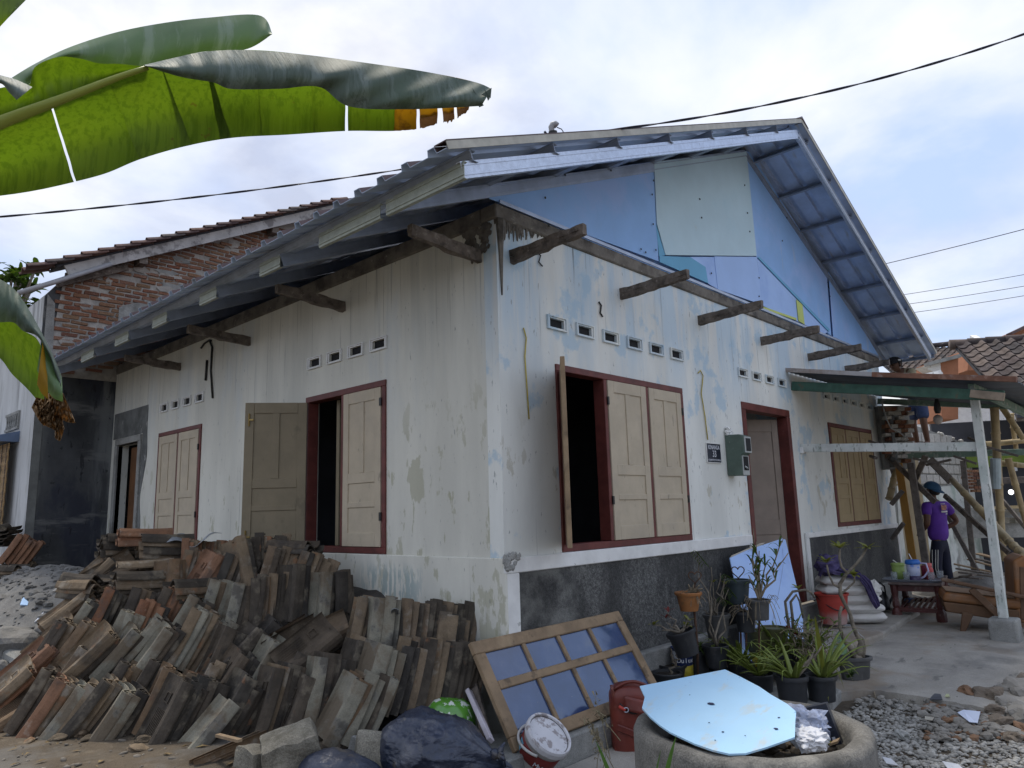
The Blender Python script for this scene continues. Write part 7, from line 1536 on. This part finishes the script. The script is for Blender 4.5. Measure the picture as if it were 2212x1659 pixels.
# ================================================================ WORKERS
M_skin = mat('brown_skin', (.105, .048, .026), .55, .12, 6); M_hair = mat('black_hair', (.012, .01, .009), .6, .2, 20)
def skinfig(name, V_, E_, m, parent, root=0, sub=2, smooth=True):
    me = bpy.data.meshes.new(name); me.from_pydata([tuple(v[0]) for v in V_], E_, []); me.materials.append(m)
    o = bpy.data.objects.new(name, me); COL.objects.link(o); k = o.modifiers.new('skin', 'SKIN'); k.use_smooth_shade = smooth; k.branch_smoothing = .6
    for i, v in enumerate(V_):
        r = v[1]; me.skin_vertices[0].data[i].radius = r if isinstance(r, tuple) else (r, r); me.skin_vertices[0].data[i].use_root = (i == root)
    s_ = o.modifiers.new('sub', 'SUBSURF'); s_.levels = sub; s_.render_levels = sub
    if parent: adopt(o, parent)
    return o
def person(name_label, base, f, pose, shirt, trousers, cap, shorts=False):
    f = V(f).normalized(); s_ = f.cross(UP).normalized()
    t = thing('person', name_label, 'person', base)
    def P(a): return V(base) + f * a[0] + s_ * a[1] + UP * a[2]
    q = {k: P(v) for k, v in pose.items()}
    names = ['pelvis', 'waist', 'chest', 'upper', 'neck', 'jaw', 'head', 'crown', 'shL', 'elL', 'wrL', 'haL', 'shR', 'elR', 'wrR', 'haR', 'hiL', 'knL', 'anL', 'toL', 'hiR', 'knR', 'anR', 'toR']
    rads = {'pelvis': (.14, .10), 'waist': (.125, .09), 'chest': (.15, .10), 'upper': (.12, .085), 'neck': .052, 'jaw': .068, 'head': .092, 'crown': .072, 'sh': .062, 'el': .046, 'wr': .028, 'ha': .034, 'hi': .088, 'kn': .058, 'an': .040, 'to': .036}
    idx = {n: i for i, n in enumerate(names)}; VV = [(q[n], rads.get(n, rads.get(n[:2]))) for n in names]
    ch = [('pelvis', 'waist'), ('waist', 'chest'), ('chest', 'upper'), ('upper', 'neck'), ('neck', 'jaw'), ('jaw', 'head'), ('head', 'crown')]
    for S_ in 'LR': ch += [('upper', 'sh' + S_), ('sh' + S_, 'el' + S_), ('el' + S_, 'wr' + S_), ('wr' + S_, 'ha' + S_), ('pelvis', 'hi' + S_), ('hi' + S_, 'kn' + S_), ('kn' + S_, 'an' + S_), ('an' + S_, 'to' + S_)]
    body = skinfig('body', VV, [(idx[a], idx[b]) for a, b in ch], M_skin, t)
    # face, ears and fingers
    hd = (q['crown'] - q['jaw']).normalized(); look = V(pose['look'][0] * f + pose['look'][1] * s_ + pose['look'][2] * UP).normalized(); look = (look - hd * look.dot(hd)).normalized(); ear = look.cross(hd)
    hc = q['head']; mb = MB(); mb.tube([hc + look * .085 + hd * .02, hc + look * .108 - hd * .012, hc + look * .112 - hd * .028, hc + look * .09 - hd * .035], [.008, .013, .017, .010], 7)
    for k in (-1, 1): mb.ball(hc + ear * .092 * k - hd * .005 - look * .005, .028, 2, (.5, .5, 1)); mb.ball(hc + look * .088 + ear * .032 * k + hd * .022, .011, 1)
    mb.tube([hc + look * .084 - hd * .06 + ear * .022, hc + look * .092 - hd * .062, hc + look * .084 - hd * .06 - ear * .022], .008, 6)
    mb.build('face', M_skin, t, True)
    for S_ in 'LR':
        w, h = q['wr' + S_], q['ha' + S_]; d_ = (h - w).normalized(); a_ = d_.cross(UP); a_ = a_.normalized() if a_.length > .1 else s_; b_ = a_.cross(d_); mb = MB()
        for i in range(4): r0 = h + a_ * (-.027 + .018 * i); L = (.055, .064, .06, .046)[i]; mb.tube([r0 - d_ * .01, r0 + d_ * L * .5 + b_ * .004, r0 + d_ * L - b_ * .012], [.0095, .009, .007], 6)
        mb.tube([h - d_ * .025 - a_ * .03, h - a_ * .05 + d_ * .005, h - a_ * .055 + d_ * .035], [.011, .010, .008], 6); mb.build('hand', M_skin, t, True)
    mb = MB(); mb.ball(hc + hd * .015 - look * .018, .101, 3, (1, 1, 1.0)); 
    o = mb.build('hair', M_hair, t, True)
    # keep hair off the face
    for v in o.data.vertices:
        p = v.co - hc
        if p.dot(look) > .02 and p.dot(hd) < .06: v.co = hc + (p - look * (p.dot(look) - .01)) * .9
        if p.dot(hd) < -.04: v.co = v.co + hd * (-.04 - p.dot(hd))
    # shirt
    def lp(a, b, k): return q[a].lerp(q[b], k)
    SV = [(lp('pelvis', 'waist', -.55), (.185, .14)), (q['waist'], (.178, .132)), (q['chest'], (.190, .135)), (lp('chest', 'upper', .9), (.160, .112)), (lp('upper', 'neck', .55), .068), (q['shL'], .090), (lp('shL', 'elL', .62), .070), (q['shR'], .090), (lp('shR', 'elR', .62), .070)]
    skinfig('shirt', SV, [(0, 1), (1, 2), (2, 3), (3, 4), (3, 5), (5, 6), (3, 7), (7, 8)], shirt, t)
    if shorts: TV = [(lp('pelvis', 'waist', .55), (.15, .112)), (q['pelvis'], (.155, .12)), (q['hiL'], .108), (lp('hiL', 'knL', .95), .098), (q['hiR'], .108), (lp('hiR', 'knR', .95), .098)]; TE = [(0, 1), (1, 2), (2, 3), (1, 4), (4, 5)]
    else: TV = [(lp('pelvis', 'waist', .55), (.145, .108)), (q['pelvis'], (.15, .115)), (q['hiL'], .102), (q['knL'], .080), (lp('knL', 'anL', .9), .068), (q['hiR'], .102), (q['knR'], .080), (lp('knR', 'anR', .9), .068)]; TE = [(0, 1), (1, 2), (2, 3), (3, 4), (1, 5), (5, 6), (6, 7)]
    skinfig('shorts' if shorts else 'trousers', TV, TE, trousers, t)
    # cap: dome and brim
    cf = V(pose['brim'][0] * f + pose['brim'][1] * s_ + pose['brim'][2] * UP).normalized(); cf = (cf - hd * cf.dot(hd)).normalized(); cs = cf.cross(hd); cc = hc + hd * .035
    mb = MB(); mb.grid(lambda a, b: cc + (cf * math.cos(6.283 * a) * 1.08 + cs * math.sin(6.283 * a)) * .112 * math.cos(b * 1.57) + hd * .105 * math.sin(b * 1.57), 24, 8); mb.build('cap', cap, t, True, solid=.006)
    mb = MB(); mb.grid(lambda a, b: cc + hd * (.004 - .016 * b * b) + cs * math.sin((a - .5) * 2.3) * .105 + cf * (.112 * math.cos((a - .5) * 2.3) + .075 * b * math.cos((a - .5) * 2.6)), 12, 4); mb.build('brim', cap, t, True, solid=.006)
    return t, q, f, s_, hc, hd, look, cf, cs, cc
M_vio = mat('purple_shirt', (.11, .035, .30), .85, .15, 6, bump=.3, bscale=25); M_navy = mat('navy_trousers', (.010, .012, .030), .8, .2, 6, bump=.3, bscale=20); M_capb = mat('cap_blue', (.025, .075, .14), .8, .15, 6); M_whitecl = mat('white_tape', (.55, .55, .52), .8, .1, 6)
b2 = at(2040, 1262, 10.7); b2.z = -.33
pose2 = {'pelvis': (0, 0, .92), 'waist': (-.01, 0, 1.06), 'chest': (-.01, 0, 1.24), 'upper': (-.02, 0, 1.40), 'neck': (0, 0, 1.49), 'jaw': (.03, 0, 1.555), 'head': (.015, 0, 1.62), 'crown': (-.02, 0, 1.68),
         'shL': (-.01, -.20, 1.41), 'elL': (-.05, -.29, 1.14), 'wrL': (.16, -.16, 1.0), 'haL': (.20, -.10, .97), 'shR': (-.02, .20, 1.41), 'elR': (-.10, .34, 1.15), 'wrR': (.06, .17, 1.02), 'haR': (.12, .12, 1.0),
         'hiL': (0, -.085, .76), 'knL': (.02, -.11, .49), 'anL': (-.02, -.12, .09), 'toL': (.13, -.14, .04), 'hiR': (0, .085, .76), 'knR': (.01, .10, .49), 'anR': (-.03, .11, .09), 'toR': (.12, .13, .04), 'look': (1, -.15, .45), 'brim': (-1, .1, -.3)}
t2, q, f, s_, hc, hd, look, cf, cs, cc = person('person in purple t-shirt and navy track trousers looking up at the roof', b2, -CR * .42 - CB * .85, pose2, M_vio, M_navy, M_capb)
for i in range(3):                                                    # side stripes of the trousers
    mb = MB(); o_ = V((0, 0, 0)); pts = []
    for k in range(9):
        c = q['hiL'].lerp(q['knL'], k / 4) if k <= 4 else q['knL'].lerp(q['anL'], (k - 4) / 4 * .9); r = .104 - .003 * k if k <= 4 else .088 - .003 * (k - 4)
        dd = (-s_ * .9 - f * (.5 + (i - 1) * .45)).normalized(); pts.append(c + dd * (r + .0))
    mb.tube(pts, .006, 6); mb.build('stripe', M_whitecl, t2, True)
bkp = q['chest'] - f * .130 + UP * .09
M_por = mat('print_orange', (.45, .22, .16), .8, .3, 20, layers=[((.075, .022, .21), (30, 30, 30), .55, .6, .9)])
for (a, b, c, d, m_) in ((-.06, .06, .0, .075, M_por), (-.07, .07, -.035, -.012, M_whitecl), (-.07, .03, .085, .095, M_whitecl), (.02, .06, -.065, -.05, M_whitecl)):
    MB().grid(lambda u, v: bkp - f * (.016 - .012 * abs(2 * u - 1) ** 2) + s_ * (a + (b - a) * u) + UP * (c + (d - c) * v), 8, 3).build('shirt_print', m_, t2, True)
# the second one bends over the roof edge
M_stri = mat('beige_shirt', (.30, .25, .16), .85, .2, 7, layers=[((.12, .10, .06), (12, 3, 12), .54, .60, .6)]); M_den = mat('denim_shorts', (.03, .045, .10), .9, .3, 7, layers=[((.09, .11, .16), (5, 5, 5), .55, .68, .6)], bump=.3, bscale=30); M_capk = mat('cap_black', (.014, .014, .016), .8, .15, 6)
b1 = at(1992, 968, 12.0)
pose1 = {'pelvis': (-.02, 0, .86), 'waist': (.05, 0, 1.00), 'chest': (.15, 0, 1.15), 'upper': (.24, 0, 1.26), 'neck': (.31, 0, 1.31), 'jaw': (.37, 0, 1.315), 'head': (.385, 0, 1.38), 'crown': (.39, 0, 1.45),
         'shL': (.23, -.17, 1.25), 'elL': (.35, -.25, 1.03), 'wrL': (.52, -.20, .95), 'haL': (.58, -.17, .94), 'shR': (.23, .17, 1.25), 'elR': (.35, .25, 1.03), 'wrR': (.52, .18, .95), 'haR': (.58, .16, .94),
         'hiL': (-.01, -.085, .70), 'knL': (.03, -.11, .44), 'anL': (-.01, -.11, .08), 'toL': (.14, -.13, .04), 'hiR': (-.01, .085, .70), 'knR': (.02, .10, .44), 'anR': (-.03, .10, .08), 'toR': (.12, .12, .04), 'look': (1, -.1, -.5), 'brim': (1, -.1, -.35)}
t1, q, f, s_, hc, hd, look, cf, cs, cc = person('person in black cap and denim shorts bending over behind the porch roof', b1, -CR * .90 + CB * .35, pose1, M_stri, M_den, M_capk, True)
MB().obox(cc + cf * .105 + hd * .045 + cs * .05, cs * .012, hd * .022, cf * .006).build('badge', M_whitecl, t1)
MB().obox(cc + CB * .108 + CR * .03 + hd * .03, CR * .022, UP * .012, CB * .006).build('badge', M_whitecl, t1)
# ================================================================ BANANA PLANT
M_ban = mat('banana_under', (.125, .185, .028), .5, .12, 2, (1, 1, 1), layers=[((.14, .185, .03), (3, 3, 3), .45, .65, .5), ((.045, .085, .012), (55, 55, 1.5), .46, .62, .45), ((.16, .22, .05), (90, 90, 2), .54, .66, .4), ((.12, .10, .03), (14, 14, 14), .68, .71, .8)], trans=((.85, 1.0, .18), .55), bump=.25, bscale=8, bstretch=(7, .7, .7))
M_bant = mat('banana_upper', (.085, .115, .095), .58, .15, 2.5, layers=[((.19, .23, .22), (16, 2, 2), .50, .62, .55), ((.06, .10, .05), (1.5, 1.5, 1.5), .5, .7, .5), ((.04, .06, .04), (80, 80, 3), .52, .64, .5)], spec=.3, trans=((.8, 1.0, .3), .12), bump=.3, bscale=8, bstretch=(9, .7, .7))
M_banm = mat('banana_upper_green', (.10, .17, .07), .55, .15, 2.5, layers=[((.24, .30, .25), (16, 2, 2), .50, .62, .6)], spec=.7, trans=((.8, 1.0, .3), .22))
M_bany = mat('banana_yellowing', (.36, .22, .02), .55, .15, 4, layers=[((.08, .035, .02), (5, 5, 5), .56, .66, .8)], trans=((1, .75, .15), .5)); M_banb = mat('banana_dried', (.24, .15, .075), .8, .3, 7, layers=[((.11, .06, .03), (7, 7, 7), .5, .66, .7), ((.40, .22, .04), (4, 4, 4), .6, .7, .6)], trans=((1, .7, .35), .25))
M_rib = mat('midrib', (.30, .34, .06), .45, .1, 3, trans=((1, 1, .3), .2))
ban = thing('banana_plant', 'banana plant leaning in from the left with backlit torn leaves', 'banana plant', (-.9, 3.3, -.35))
def ipx(path, x):                                                    # a curve through surveyed points
    for i in range(len(path) - 1):
        if path[i][0] <= x <= path[i + 1][0] or i == len(path) - 2:
            (x0, y0), (x1, y1) = path[i], path[i + 1]; t = (x - x0) / (x1 - x0)
            p0 = path[max(i - 1, 0)]; p3 = path[min(i + 2, len(path) - 1)]
            m0 = (y1 - p0[1]) / (x1 - p0[0]) * (x1 - x0); m1 = (p3[1] - y0) / (p3[0] - x0) * (x1 - x0)
            return y0 * (2 * t ** 3 - 3 * t * t + 1) + m0 * (t ** 3 - 2 * t * t + t) + y1 * (-2 * t ** 3 + 3 * t * t) + m1 * (t ** 3 - t * t)
MIDR = [(-160, 318), (-60, 288), (0, 262), (140, 209), (285, 154), (430, 114), (540, 108), (650, 117), (800, 137), (930, 157), (1025, 177), (1060, 193)]
LOW = [(-160, 428), (-60, 427), (0, 423), (80, 411), (160, 393), (230, 374), (300, 345), (400, 316), (500, 298), (620, 291), (750, 283), (850, 283), (898, 279), (945, 268), (982, 258), (1012, 238), (1060, 200)]
def dA(x): return 2.35 + .00042 * x
def lamina(name, m0, m1, e0, e1, m, bulge=.10, extra=0.0, nu=10, nv=16, jag=0, b0=0.0, b1=1.0):
    def fn(a, b):
        b = b0 + (b1 - b0) * b + (.05 * mnoise.noise(V((a * 3, e0, 1))) if b0 > 0 and b == 0 else 0)
        xm = m0 + (m1 - m0) * a; xe = e0 + (e1 - e0) * a; ym, ye = ipx(MIDR, xm), ipx(LOW, xe)
        x = xm + (xe - xm) * b + (2.2 * mnoise.noise(V((b * 5, m0 * .1 if a < .5 else m1 * .1, 2))) * b if a in (0, 1) else 0); y = ym + (ye - ym) * b + (jag * mnoise.noise(V((a * 6, e0, 0))) if b > .99 else 0)
        return at(x, y, dA(xm) + .10 * b + bulge * math.sin(b * 2.6) + extra * b + .012 * math.sin(a * 3.14) * b)
    return MB().grid(fn, nu, nv).build(name, m, ban, True)
for (a, b, c, d_, e) in ((-160, 107, -160, 159, 0), (111, 236, 165, 302, .01), (235, 346, 301, 414, -.01), (345, 441, 404, 499, .015), (440, 551, 475, 567, 0), (551, 669, 566, 677, .01), (669, 746, 677, 746, -.005), (749, 860, 752, 850, .01)):
    lamina('leaf_blade', a, b, c, d_, M_ban, extra=e)
lamina('leaf_blade', 860, 902, 850, 899, M_bany, jag=2)['label'] = 'yellowed end of the leaf blade'
for a in ((905, 946, 906, 945), (949, 982, 958, 981), (985, 1022, 987, 1012)): lamina('leaf_blade', *a, M_bany, b1=.82)['label'] = 'yellow torn leaf end'; lamina('leaf_blade', *a, M_banb, jag=9, b0=.76, extra=.004)['label'] = 'brown withered hem of the torn leaf end'
def px2(top, bot, dfun, m, name, n=40, nv=10, par=None, curl=.05):
    """surface between two surveyed edges"""
    def pt_(path, t):
        t *= len(path) - 1; i = min(int(t), len(path) - 2); f_ = t - i; p0, p1, p2, p3 = path[max(i - 1, 0)], path[i], path[i + 1], path[min(i + 2, len(path) - 1)]
        return tuple(.5 * (2 * p1[k] + (p2[k] - p0[k]) * f_ + (2 * p0[k] - 5 * p1[k] + 4 * p2[k] - p3[k]) * f_ ** 2 + (3 * p1[k] - p0[k] - 3 * p2[k] + p3[k]) * f_ ** 3) for k in (0, 1))
    def fn(a, b):
        p, q_ = pt_(top, a), pt_(bot, a); x, y = p[0] + (q_[0] - p[0]) * b, p[1] + (q_[1] - p[1]) * b
        return at(x, y, dfun(x) - curl * math.sin(b * 2.4) + .006 * math.sin(a * 60) * (1 if n > 30 else 0))
    return MB().grid(fn, n, nv).build(name, m, par or ban, True)
px2([(312, 140), (380, 124), (440, 112), (525, 108), (650, 117), (800, 137), (920, 155), (1025, 177), (1062, 192)], [(314, 143), (390, 166), (460, 178), (500, 192), (600, 192), (700, 196), (760, 229), (860, 231), (900, 232)][:5] + [(690, 188), (755, 230), (885, 236), (1040, 229)], lambda x: dA(x) - .01, M_bant, 'leaf_fold', 90, 12, curl=.07)
for (a, b, c) in (((1040, 205), (1062, 190), (1060, 212)), ((1020, 190), (1035, 232), (1045, 228)), ((1045, 190), (1054, 218), (1058, 213))):
    MB().prism([at(*p, dA(1030) - .06) for p in (a, b, c)], CB * .002).build('leaf_tatter', M_bant, ban)
px2([(-160, 250), (0, 190), (60, 185), (75, 145), (125, 123), (175, 127), (215, 137), (260, 138), (320, 145)], [(-160, 316), (0, 262), (60, 239), (105, 222), (140, 209), (180, 194), (220, 179), (265, 162), (318, 145)], lambda x: dA(x) + .02, M_ban, 'leaf_blade', 40, 10, curl=-.06)
mb = MB(); xs = [-160 + 30 * i for i in range(17)]; mb.tube([at(x, ipx(MIDR, x) + 3, dA(x) - .012) for x in xs], [.026 - .0011 * i for i in range(17)], 10); mb.build('midrib', M_rib, ban, True)
px2([(25, 168), (75, 138), (150, 102), (250, 70), (350, 50), (450, 38), (560, 33), (588, 72)], [(60, 185), (100, 142), (150, 124), (220, 139), (320, 142), (430, 113), (530, 107), (588, 74)], lambda x: 2.85 + .0003 * x, M_banm, 'leaf_blade', 60, 10)
px2([(-40, 150), (0, 162), (35, 172), (70, 188)], [(-40, 190), (0, 180), (20, 200), (36, 216)], lambda x: 2.25, M_bant, 'leaf_fold', 20, 6)
px2([(-60, -60), (0, -40), (58, -8), (40, 8)], [(-60, 130), (-30, 90), (0, 58), (24, 28)], lambda x: 2.3, M_ban, 'leaf_blade', 20, 6)
# drooping lower leaf with withered tip
dD = lambda x: 2.9 + .0004 * x
px2([(-120, 560), (-40, 585), (0, 603), (28, 622), (56, 658), (90, 718), (118, 775), (134, 815)], [(-120, 690), (-40, 694), (0, 696), (30, 697), (50, 715), (82, 728), (108, 775), (130, 845)], dD, M_bant, 'leaf_fold', 40, 10, curl=.06)
px2([(-120, 690), (-40, 690), (0, 692), (30, 695), (50, 714), (78, 730), (92, 760), (96, 800)], [(-120, 740), (-40, 752), (0, 774), (26, 808), (55, 836), (80, 864), (90, 877), (104, 868)], lambda x: dD(x) + .05, M_ban, 'leaf_blade', 30, 10, curl=-.04)
px2([(90, 735), (108, 765), (124, 795), (134, 820)], [(80, 800), (100, 840), (116, 860), (136, 868)], lambda x: dD(x) - .02, M_banm, 'leaf_blade', 20, 8)
px2([(92, 740), (98, 770), (102, 800)], [(80, 830), (90, 850), (104, 862)], lambda x: dD(x) - .05, M_bany, 'leaf_blade', 10, 8)
for (tp, bt) in (([(78, 858), (92, 862), (100, 866)], [(68, 880), (82, 905), (94, 920)]), ([(96, 850), (108, 850), (118, 856)], [(92, 918), (110, 925), (128, 935)]), ([(116, 838), (128, 842), (137, 850)], [(118, 900), (146, 912), (164, 914)]), ([(104, 862), (114, 868), (122, 872)], [(78, 890), (96, 912), (112, 920)]), ([(120, 890), (126, 892), (132, 896)], [(118, 945), (130, 952), (139, 925)])):
    px2(tp, bt, lambda x: dD(110) + random.uniform(-.03, .05), M_banb, 'dried_tip', 14, 10, curl=.03)
mb = MB(); mb.tube([V((-.9, 3.3, -.5)), V((-.92, 3.25, .6)), V((-.95, 3.15, 1.6)), V((-.9, 3.0, 2.2))], [.14, .12, .10, .06], 14); mb.build('pseudostem', mat('banana_stem', (.17, .19, .08), .6, .2, 4, (8, 8, 1)), ban, True)
for e_ in (at(-160, 318, dA(-160)), at(-120, 620, dD(-120)), at(-60, 60, 2.3)):
    MB().tube(curve(V((-.9, 3.0, 2.1)), e_, (0, 0, .15), 8), [.045, .042, .038, .034, .031, .029, .028, .027, .026], 8).build('leaf_stalk', M_rib, ban, True)
# ================================================================ TREES, WIRES, RUBBLE, SMALL THINGS
tr_ = thing('frangipani_tree', 'green leafy frangipani tree rising behind the neighbour wall', 'tree', at(30, 760, 19))
tr_.location.z = -.4; d = 19; rt = tr_.location.copy()
mb = MB(); tips = []
R = random.Random(3)
mb.tube([rt, V((rt.x, rt.y, 3.0)), at(20, 680, d)], [.18, .15, .10], 8)
for i in range(22):
    e = at(R.uniform(-70, 95), R.uniform(575, 680), d + R.uniform(-.8, .8)); mb.tube(curve(at(15, 700, d), e, (0, 0, -.15), 5), [.06, .05, .045, .04, .035, .03], 6); tips.append(e)
mb.build('trunk', M_stem, tr_, True)
mb = MB()
for e in tips:
    for i in range(22):
        a = R.uniform(0, 6.28); l = R.uniform(.22, .42); v_ = V((math.cos(a) * l, math.sin(a) * l, R.uniform(-.12, .28))); blade(mb, curve(e + V((R.gauss(0, .05), R.gauss(0, .05), R.gauss(0, .06))), e + v_, (0, 0, .05), 5), R.uniform(.05, .075))
mb.build('crown', mat('tree_leaf', (.045, .085, .02), .5, .4, 4, trans=((.9, 1, .25), .3), layers=[((.11, .13, .03), (2, 2, 2), .5, .66, .5)]), tr_, True)
bu = thing('bush', 'small green bush growing by the neighbour wall corner', 'bush', at(30, 1285, march(30, 1285, gz))); mb = MB(); ms_ = MB()
for i in range(150):
    c = at(R.uniform(4, 42), R.uniform(1215, 1280), march(30, 1285, gz) - .1 + R.uniform(-.15, .15)); v_ = V([R.gauss(0, .06) for _ in range(3)]); blade(mb, curve(c, c + v_, (0, 0, .01), 4), .022)
for i in range(8): ms_.tube(curve(at(25, 1285, march(30, 1285, gz)), at(R.uniform(5, 42), R.uniform(1218, 1260), march(30, 1285, gz)), (0, 0, 0), 4), .006, 4)
mb.build('foliage', M_leaf, bu, True); ms_.build('stem', M_stem, bu)
cable('power_cable', sag(wpx(1214, 292), at(2330, 30, 6.0), 60, .16), .0055, M_cable, 'twisted service cable running from the roof mast up to the right', 'cable', 5, .55)
cable('power_cable', sag(at(-120, 478, 13.5), at(905, 360, 14.6), 60, .10), .011, M_cable, 'twisted black cable crossing the sky on the left', 'cable', 5, .55)
for i, (a, b, c, d_, lb) in enumerate([(1895, 574, 2300, 472, 'thin overhead wire nearest the right gable, the uppermost of the right wires'), (1930, 640, 2300, 577, 'thin overhead wire at right, second from the top'), (1940, 660, 2300, 603, 'thin overhead wire at right, third from the top'), (1945, 679, 2300, 624, 'thin overhead wire at right, fourth from the top'), (2040, 742, 2300, 717, 'slack overhead wire just above the far tiled roof')]):
    cable('overhead_wire', sag(at(a, b, 19), at(c, d_, 17), 20, .02), .010 if i == 0 else .007, M_cable, lb, 'wire', 5)
G0 = -.455
def gp_(u, v, z=G0): return on(u, v, 2, z)
ro = mat('brown_stone', (.165, .135, .105), .95, .25, 5, layers=[((.30, .26, .21), (6, 6, 6), .55, .68, .6), ((.10, .07, .05), (6, 6, 6), .56, .68, .6)], bump=.9, bscale=30); ro2 = mat('rust_stone', (.18, .105, .062), .95, .3, 6, bump=.9, bscale=30); rg = mat('pale_rubble', (.235, .22, .195), .95, .2, 5, layers=[((.16, .15, .13), (6, 6, 6), .54, .68, .6)], bump=.9, bscale=30)
LB = [('big squarish brown stone in the rubble at right', 2141, 1520, .125, ro), ('rust coloured broken brick beside the squarish brown stone', 2095, 1512, .10, ro2), ('flat pale slab of plaster at the right edge', 2200, 1512, .14, rg), ('grey mortar lump right of the squarish brown stone', 2180, 1535, .10, rg), ('pale stone behind the squarish brown stone', 2170, 1497, .09, rg), ('buff stone at the back right of the rubble', 2205, 1487, .10, ro), ('small brown stone left of the rust brick', 2068, 1520, .06, ro), ('rusty flat stone at the terrace edge', 2060, 1490, .075, ro2),
      ('dark grey chip below white paper', 2125, 1565, .05, rg), ('brown stone below the squarish one', 2150, 1545, .075, ro), ('grey slab at the lower right edge', 2205, 1560, .12, rg), ('brown wedge in front of the grey slab', 2160, 1570, .08, ro), ('red brick shard at the lower right corner', 2208, 1580, .06, ro2), ('tan stone at the right edge near bottom', 2190, 1600, .06, ro), ('round white stone left of the rust brick', 2046, 1512, .05, M_paper), ('pale chip near the middle of the gravel', 2015, 1575, .045, rg), ('grey flat stone in the gravel', 1945, 1595, .055, M_conc), ('pale stone on gravel near the bottom', 2035, 1600, .05, rg), ('flat buff chip on gravel', 2020, 1556, .05, rg)]
for i, (lb, u, v, r, m) in enumerate(LB):
    o = MB().ball((0, 0, 0), r * .85, 3, (1.15, .9, .65), .75, 1.5, 40 + i * 3).build('stone', m, None); p = gp_(u, v); o.location = p + UP * r * .4; o.rotation_euler = (R.uniform(-.3, .3), R.uniform(-.3, .3), R.uniform(0, 6)); tag(o, lb, 'stone')
def pl_r(R_):
    u, v = R_.uniform(1990, 2240), R_.uniform(1478, 1600); p = gp_(u, v); return p.x, p.y, p.z + .012
tag(scatter(420, pl_r, .015, .06, .6, 31).build('rubble', rg, None), 'broken brick and plaster rubble between gravel and terrace at right', 'rubble', kind='stuff')
tag(scatter(160, pl_r, .015, .05, .6, 33).build('rubble', ro2, None), 'rust brown brick crumbs among the rubble at right', 'rubble', kind='stuff')
def pl_e(R_):
    y = R_.uniform(-.3, 2.3); x = tedge(y) + R_.uniform(-.35, .08); return x, y, G0 + .02
tag(scatter(260, pl_e, .012, .05, .45, 35).build('rubble', rg, None), 'plaster chips along the broken terrace edge', 'rubble', kind='stuff')
def scrap(px, m, label, z=G0 + .03, name='scrap', cat='scrap', th=.004, bend=.012):
    c = [gp_(u, v, z + bend * ((i * 7) % 3 - 1)) for i, (u, v) in enumerate(px)]; tag(MB().prism(c, UP * th).build(name, m), label, cat)
scrap([(2068, 1540), (2082, 1534), (2118, 1538), (2112, 1562), (2094, 1560)], mat('pale_paper', (.58, .64, .78), .8, .05, 5), 'white torn paper lying on the rubble at right', G0 + .05, 'paper_scrap', 'paper')
scrap([(2010, 1498), (2032, 1500), (2036, 1512), (2008, 1512)], mat('slate_chip', (.08, .085, .10), .6, .2, 5), 'dark slate blue flake standing on the gravel', G0 + .06, 'slate_chip')
scrap([(2000, 1492), (2010, 1490), (2010, 1500), (2002, 1500)], M_paper, 'small white scrap beside the dark slate flake'); scrap([(2040, 1500), (2050, 1500), (2052, 1506), (2040, 1506)], mat('lemon_paper', (.60, .62, .36), .8, .05, 5), 'pale yellow scrap above the round white stone', G0 + .06)
scrap([(2114, 1488), (2122, 1486), (2124, 1494), (2116, 1495)], mat('bright_blue_chip', (.10, .26, .60), .6, .1, 5), 'bright blue chip among the rubble', G0 + .06); scrap([(1912, 1500), (1930, 1496), (1962, 1503), (1955, 1508), (1935, 1506)], mat('dead_leaf', (.30, .20, .10), .8, .2, 9), 'dry brown leaf lying on the gravel', G0 + .02, 'dead_leaf', 'leaf', .003, .02)
scrap([(1905, 1470), (1922, 1474), (1920, 1478), (1906, 1474)], M_paper, 'thin white scrap by the paving slab corner'); scrap([(1942, 1467), (1962, 1467), (1962, 1471), (1944, 1471)], M_paper, 'long white chip at the terrace edge'); scrap([(1998, 1548), (2018, 1550), (2014, 1557), (1998, 1555)], mat('buff_paper', (.50, .46, .38), .8, .1, 8), 'buff paper scrap in the middle of the gravel')
scrap([(1905, 1635), (1925, 1640), (1942, 1655), (1915, 1650)], M_paper, 'dirty white scrap on gravel by the concrete ring', G0 + .02); scrap([(2035, 1645), (2070, 1652), (2085, 1665), (2050, 1665)], M_paper, 'crumpled white paper at the bottom edge right', G0 + .03)
for (a, b, lb) in (((1884, 1480), (1891, 1508), 'curved grey twig on the gravel by the slab'), ((1985, 1500), (2005, 1506), 'pale splinter on the gravel'), ((1975, 1470), (1990, 1482), 'white splinter crossing the terrace edge'), ((1995, 1515), (2015, 1508), 'short splinter beneath the pale one'), ((2010, 1485), (2018, 1498), 'thin white stick beside small white scrap')):
    p, q_ = gp_(*a, G0 + .03), gp_(*b, G0 + .03); tag(MB().tube(curve(p, q_, (0, 0, .015), 5), .007, 5).build('twig', M_root if 'grey' in lb else rg, None), lb, 'twig')
gt_ = MB()
for i in range(90):
    c = on(2046 + R.gauss(0, 12), 1402 + R.gauss(0, 3), 2, -.36); blade(gt_, curve(c, c + V((R.gauss(0, .05), R.gauss(0, .05), R.uniform(.01, .06))), (0, 0, .02), 4), .007)
tag(gt_.build('grass', M_leaf, None), 'small tuft of weeds in the terrace crack', 'weeds', kind='stuff')
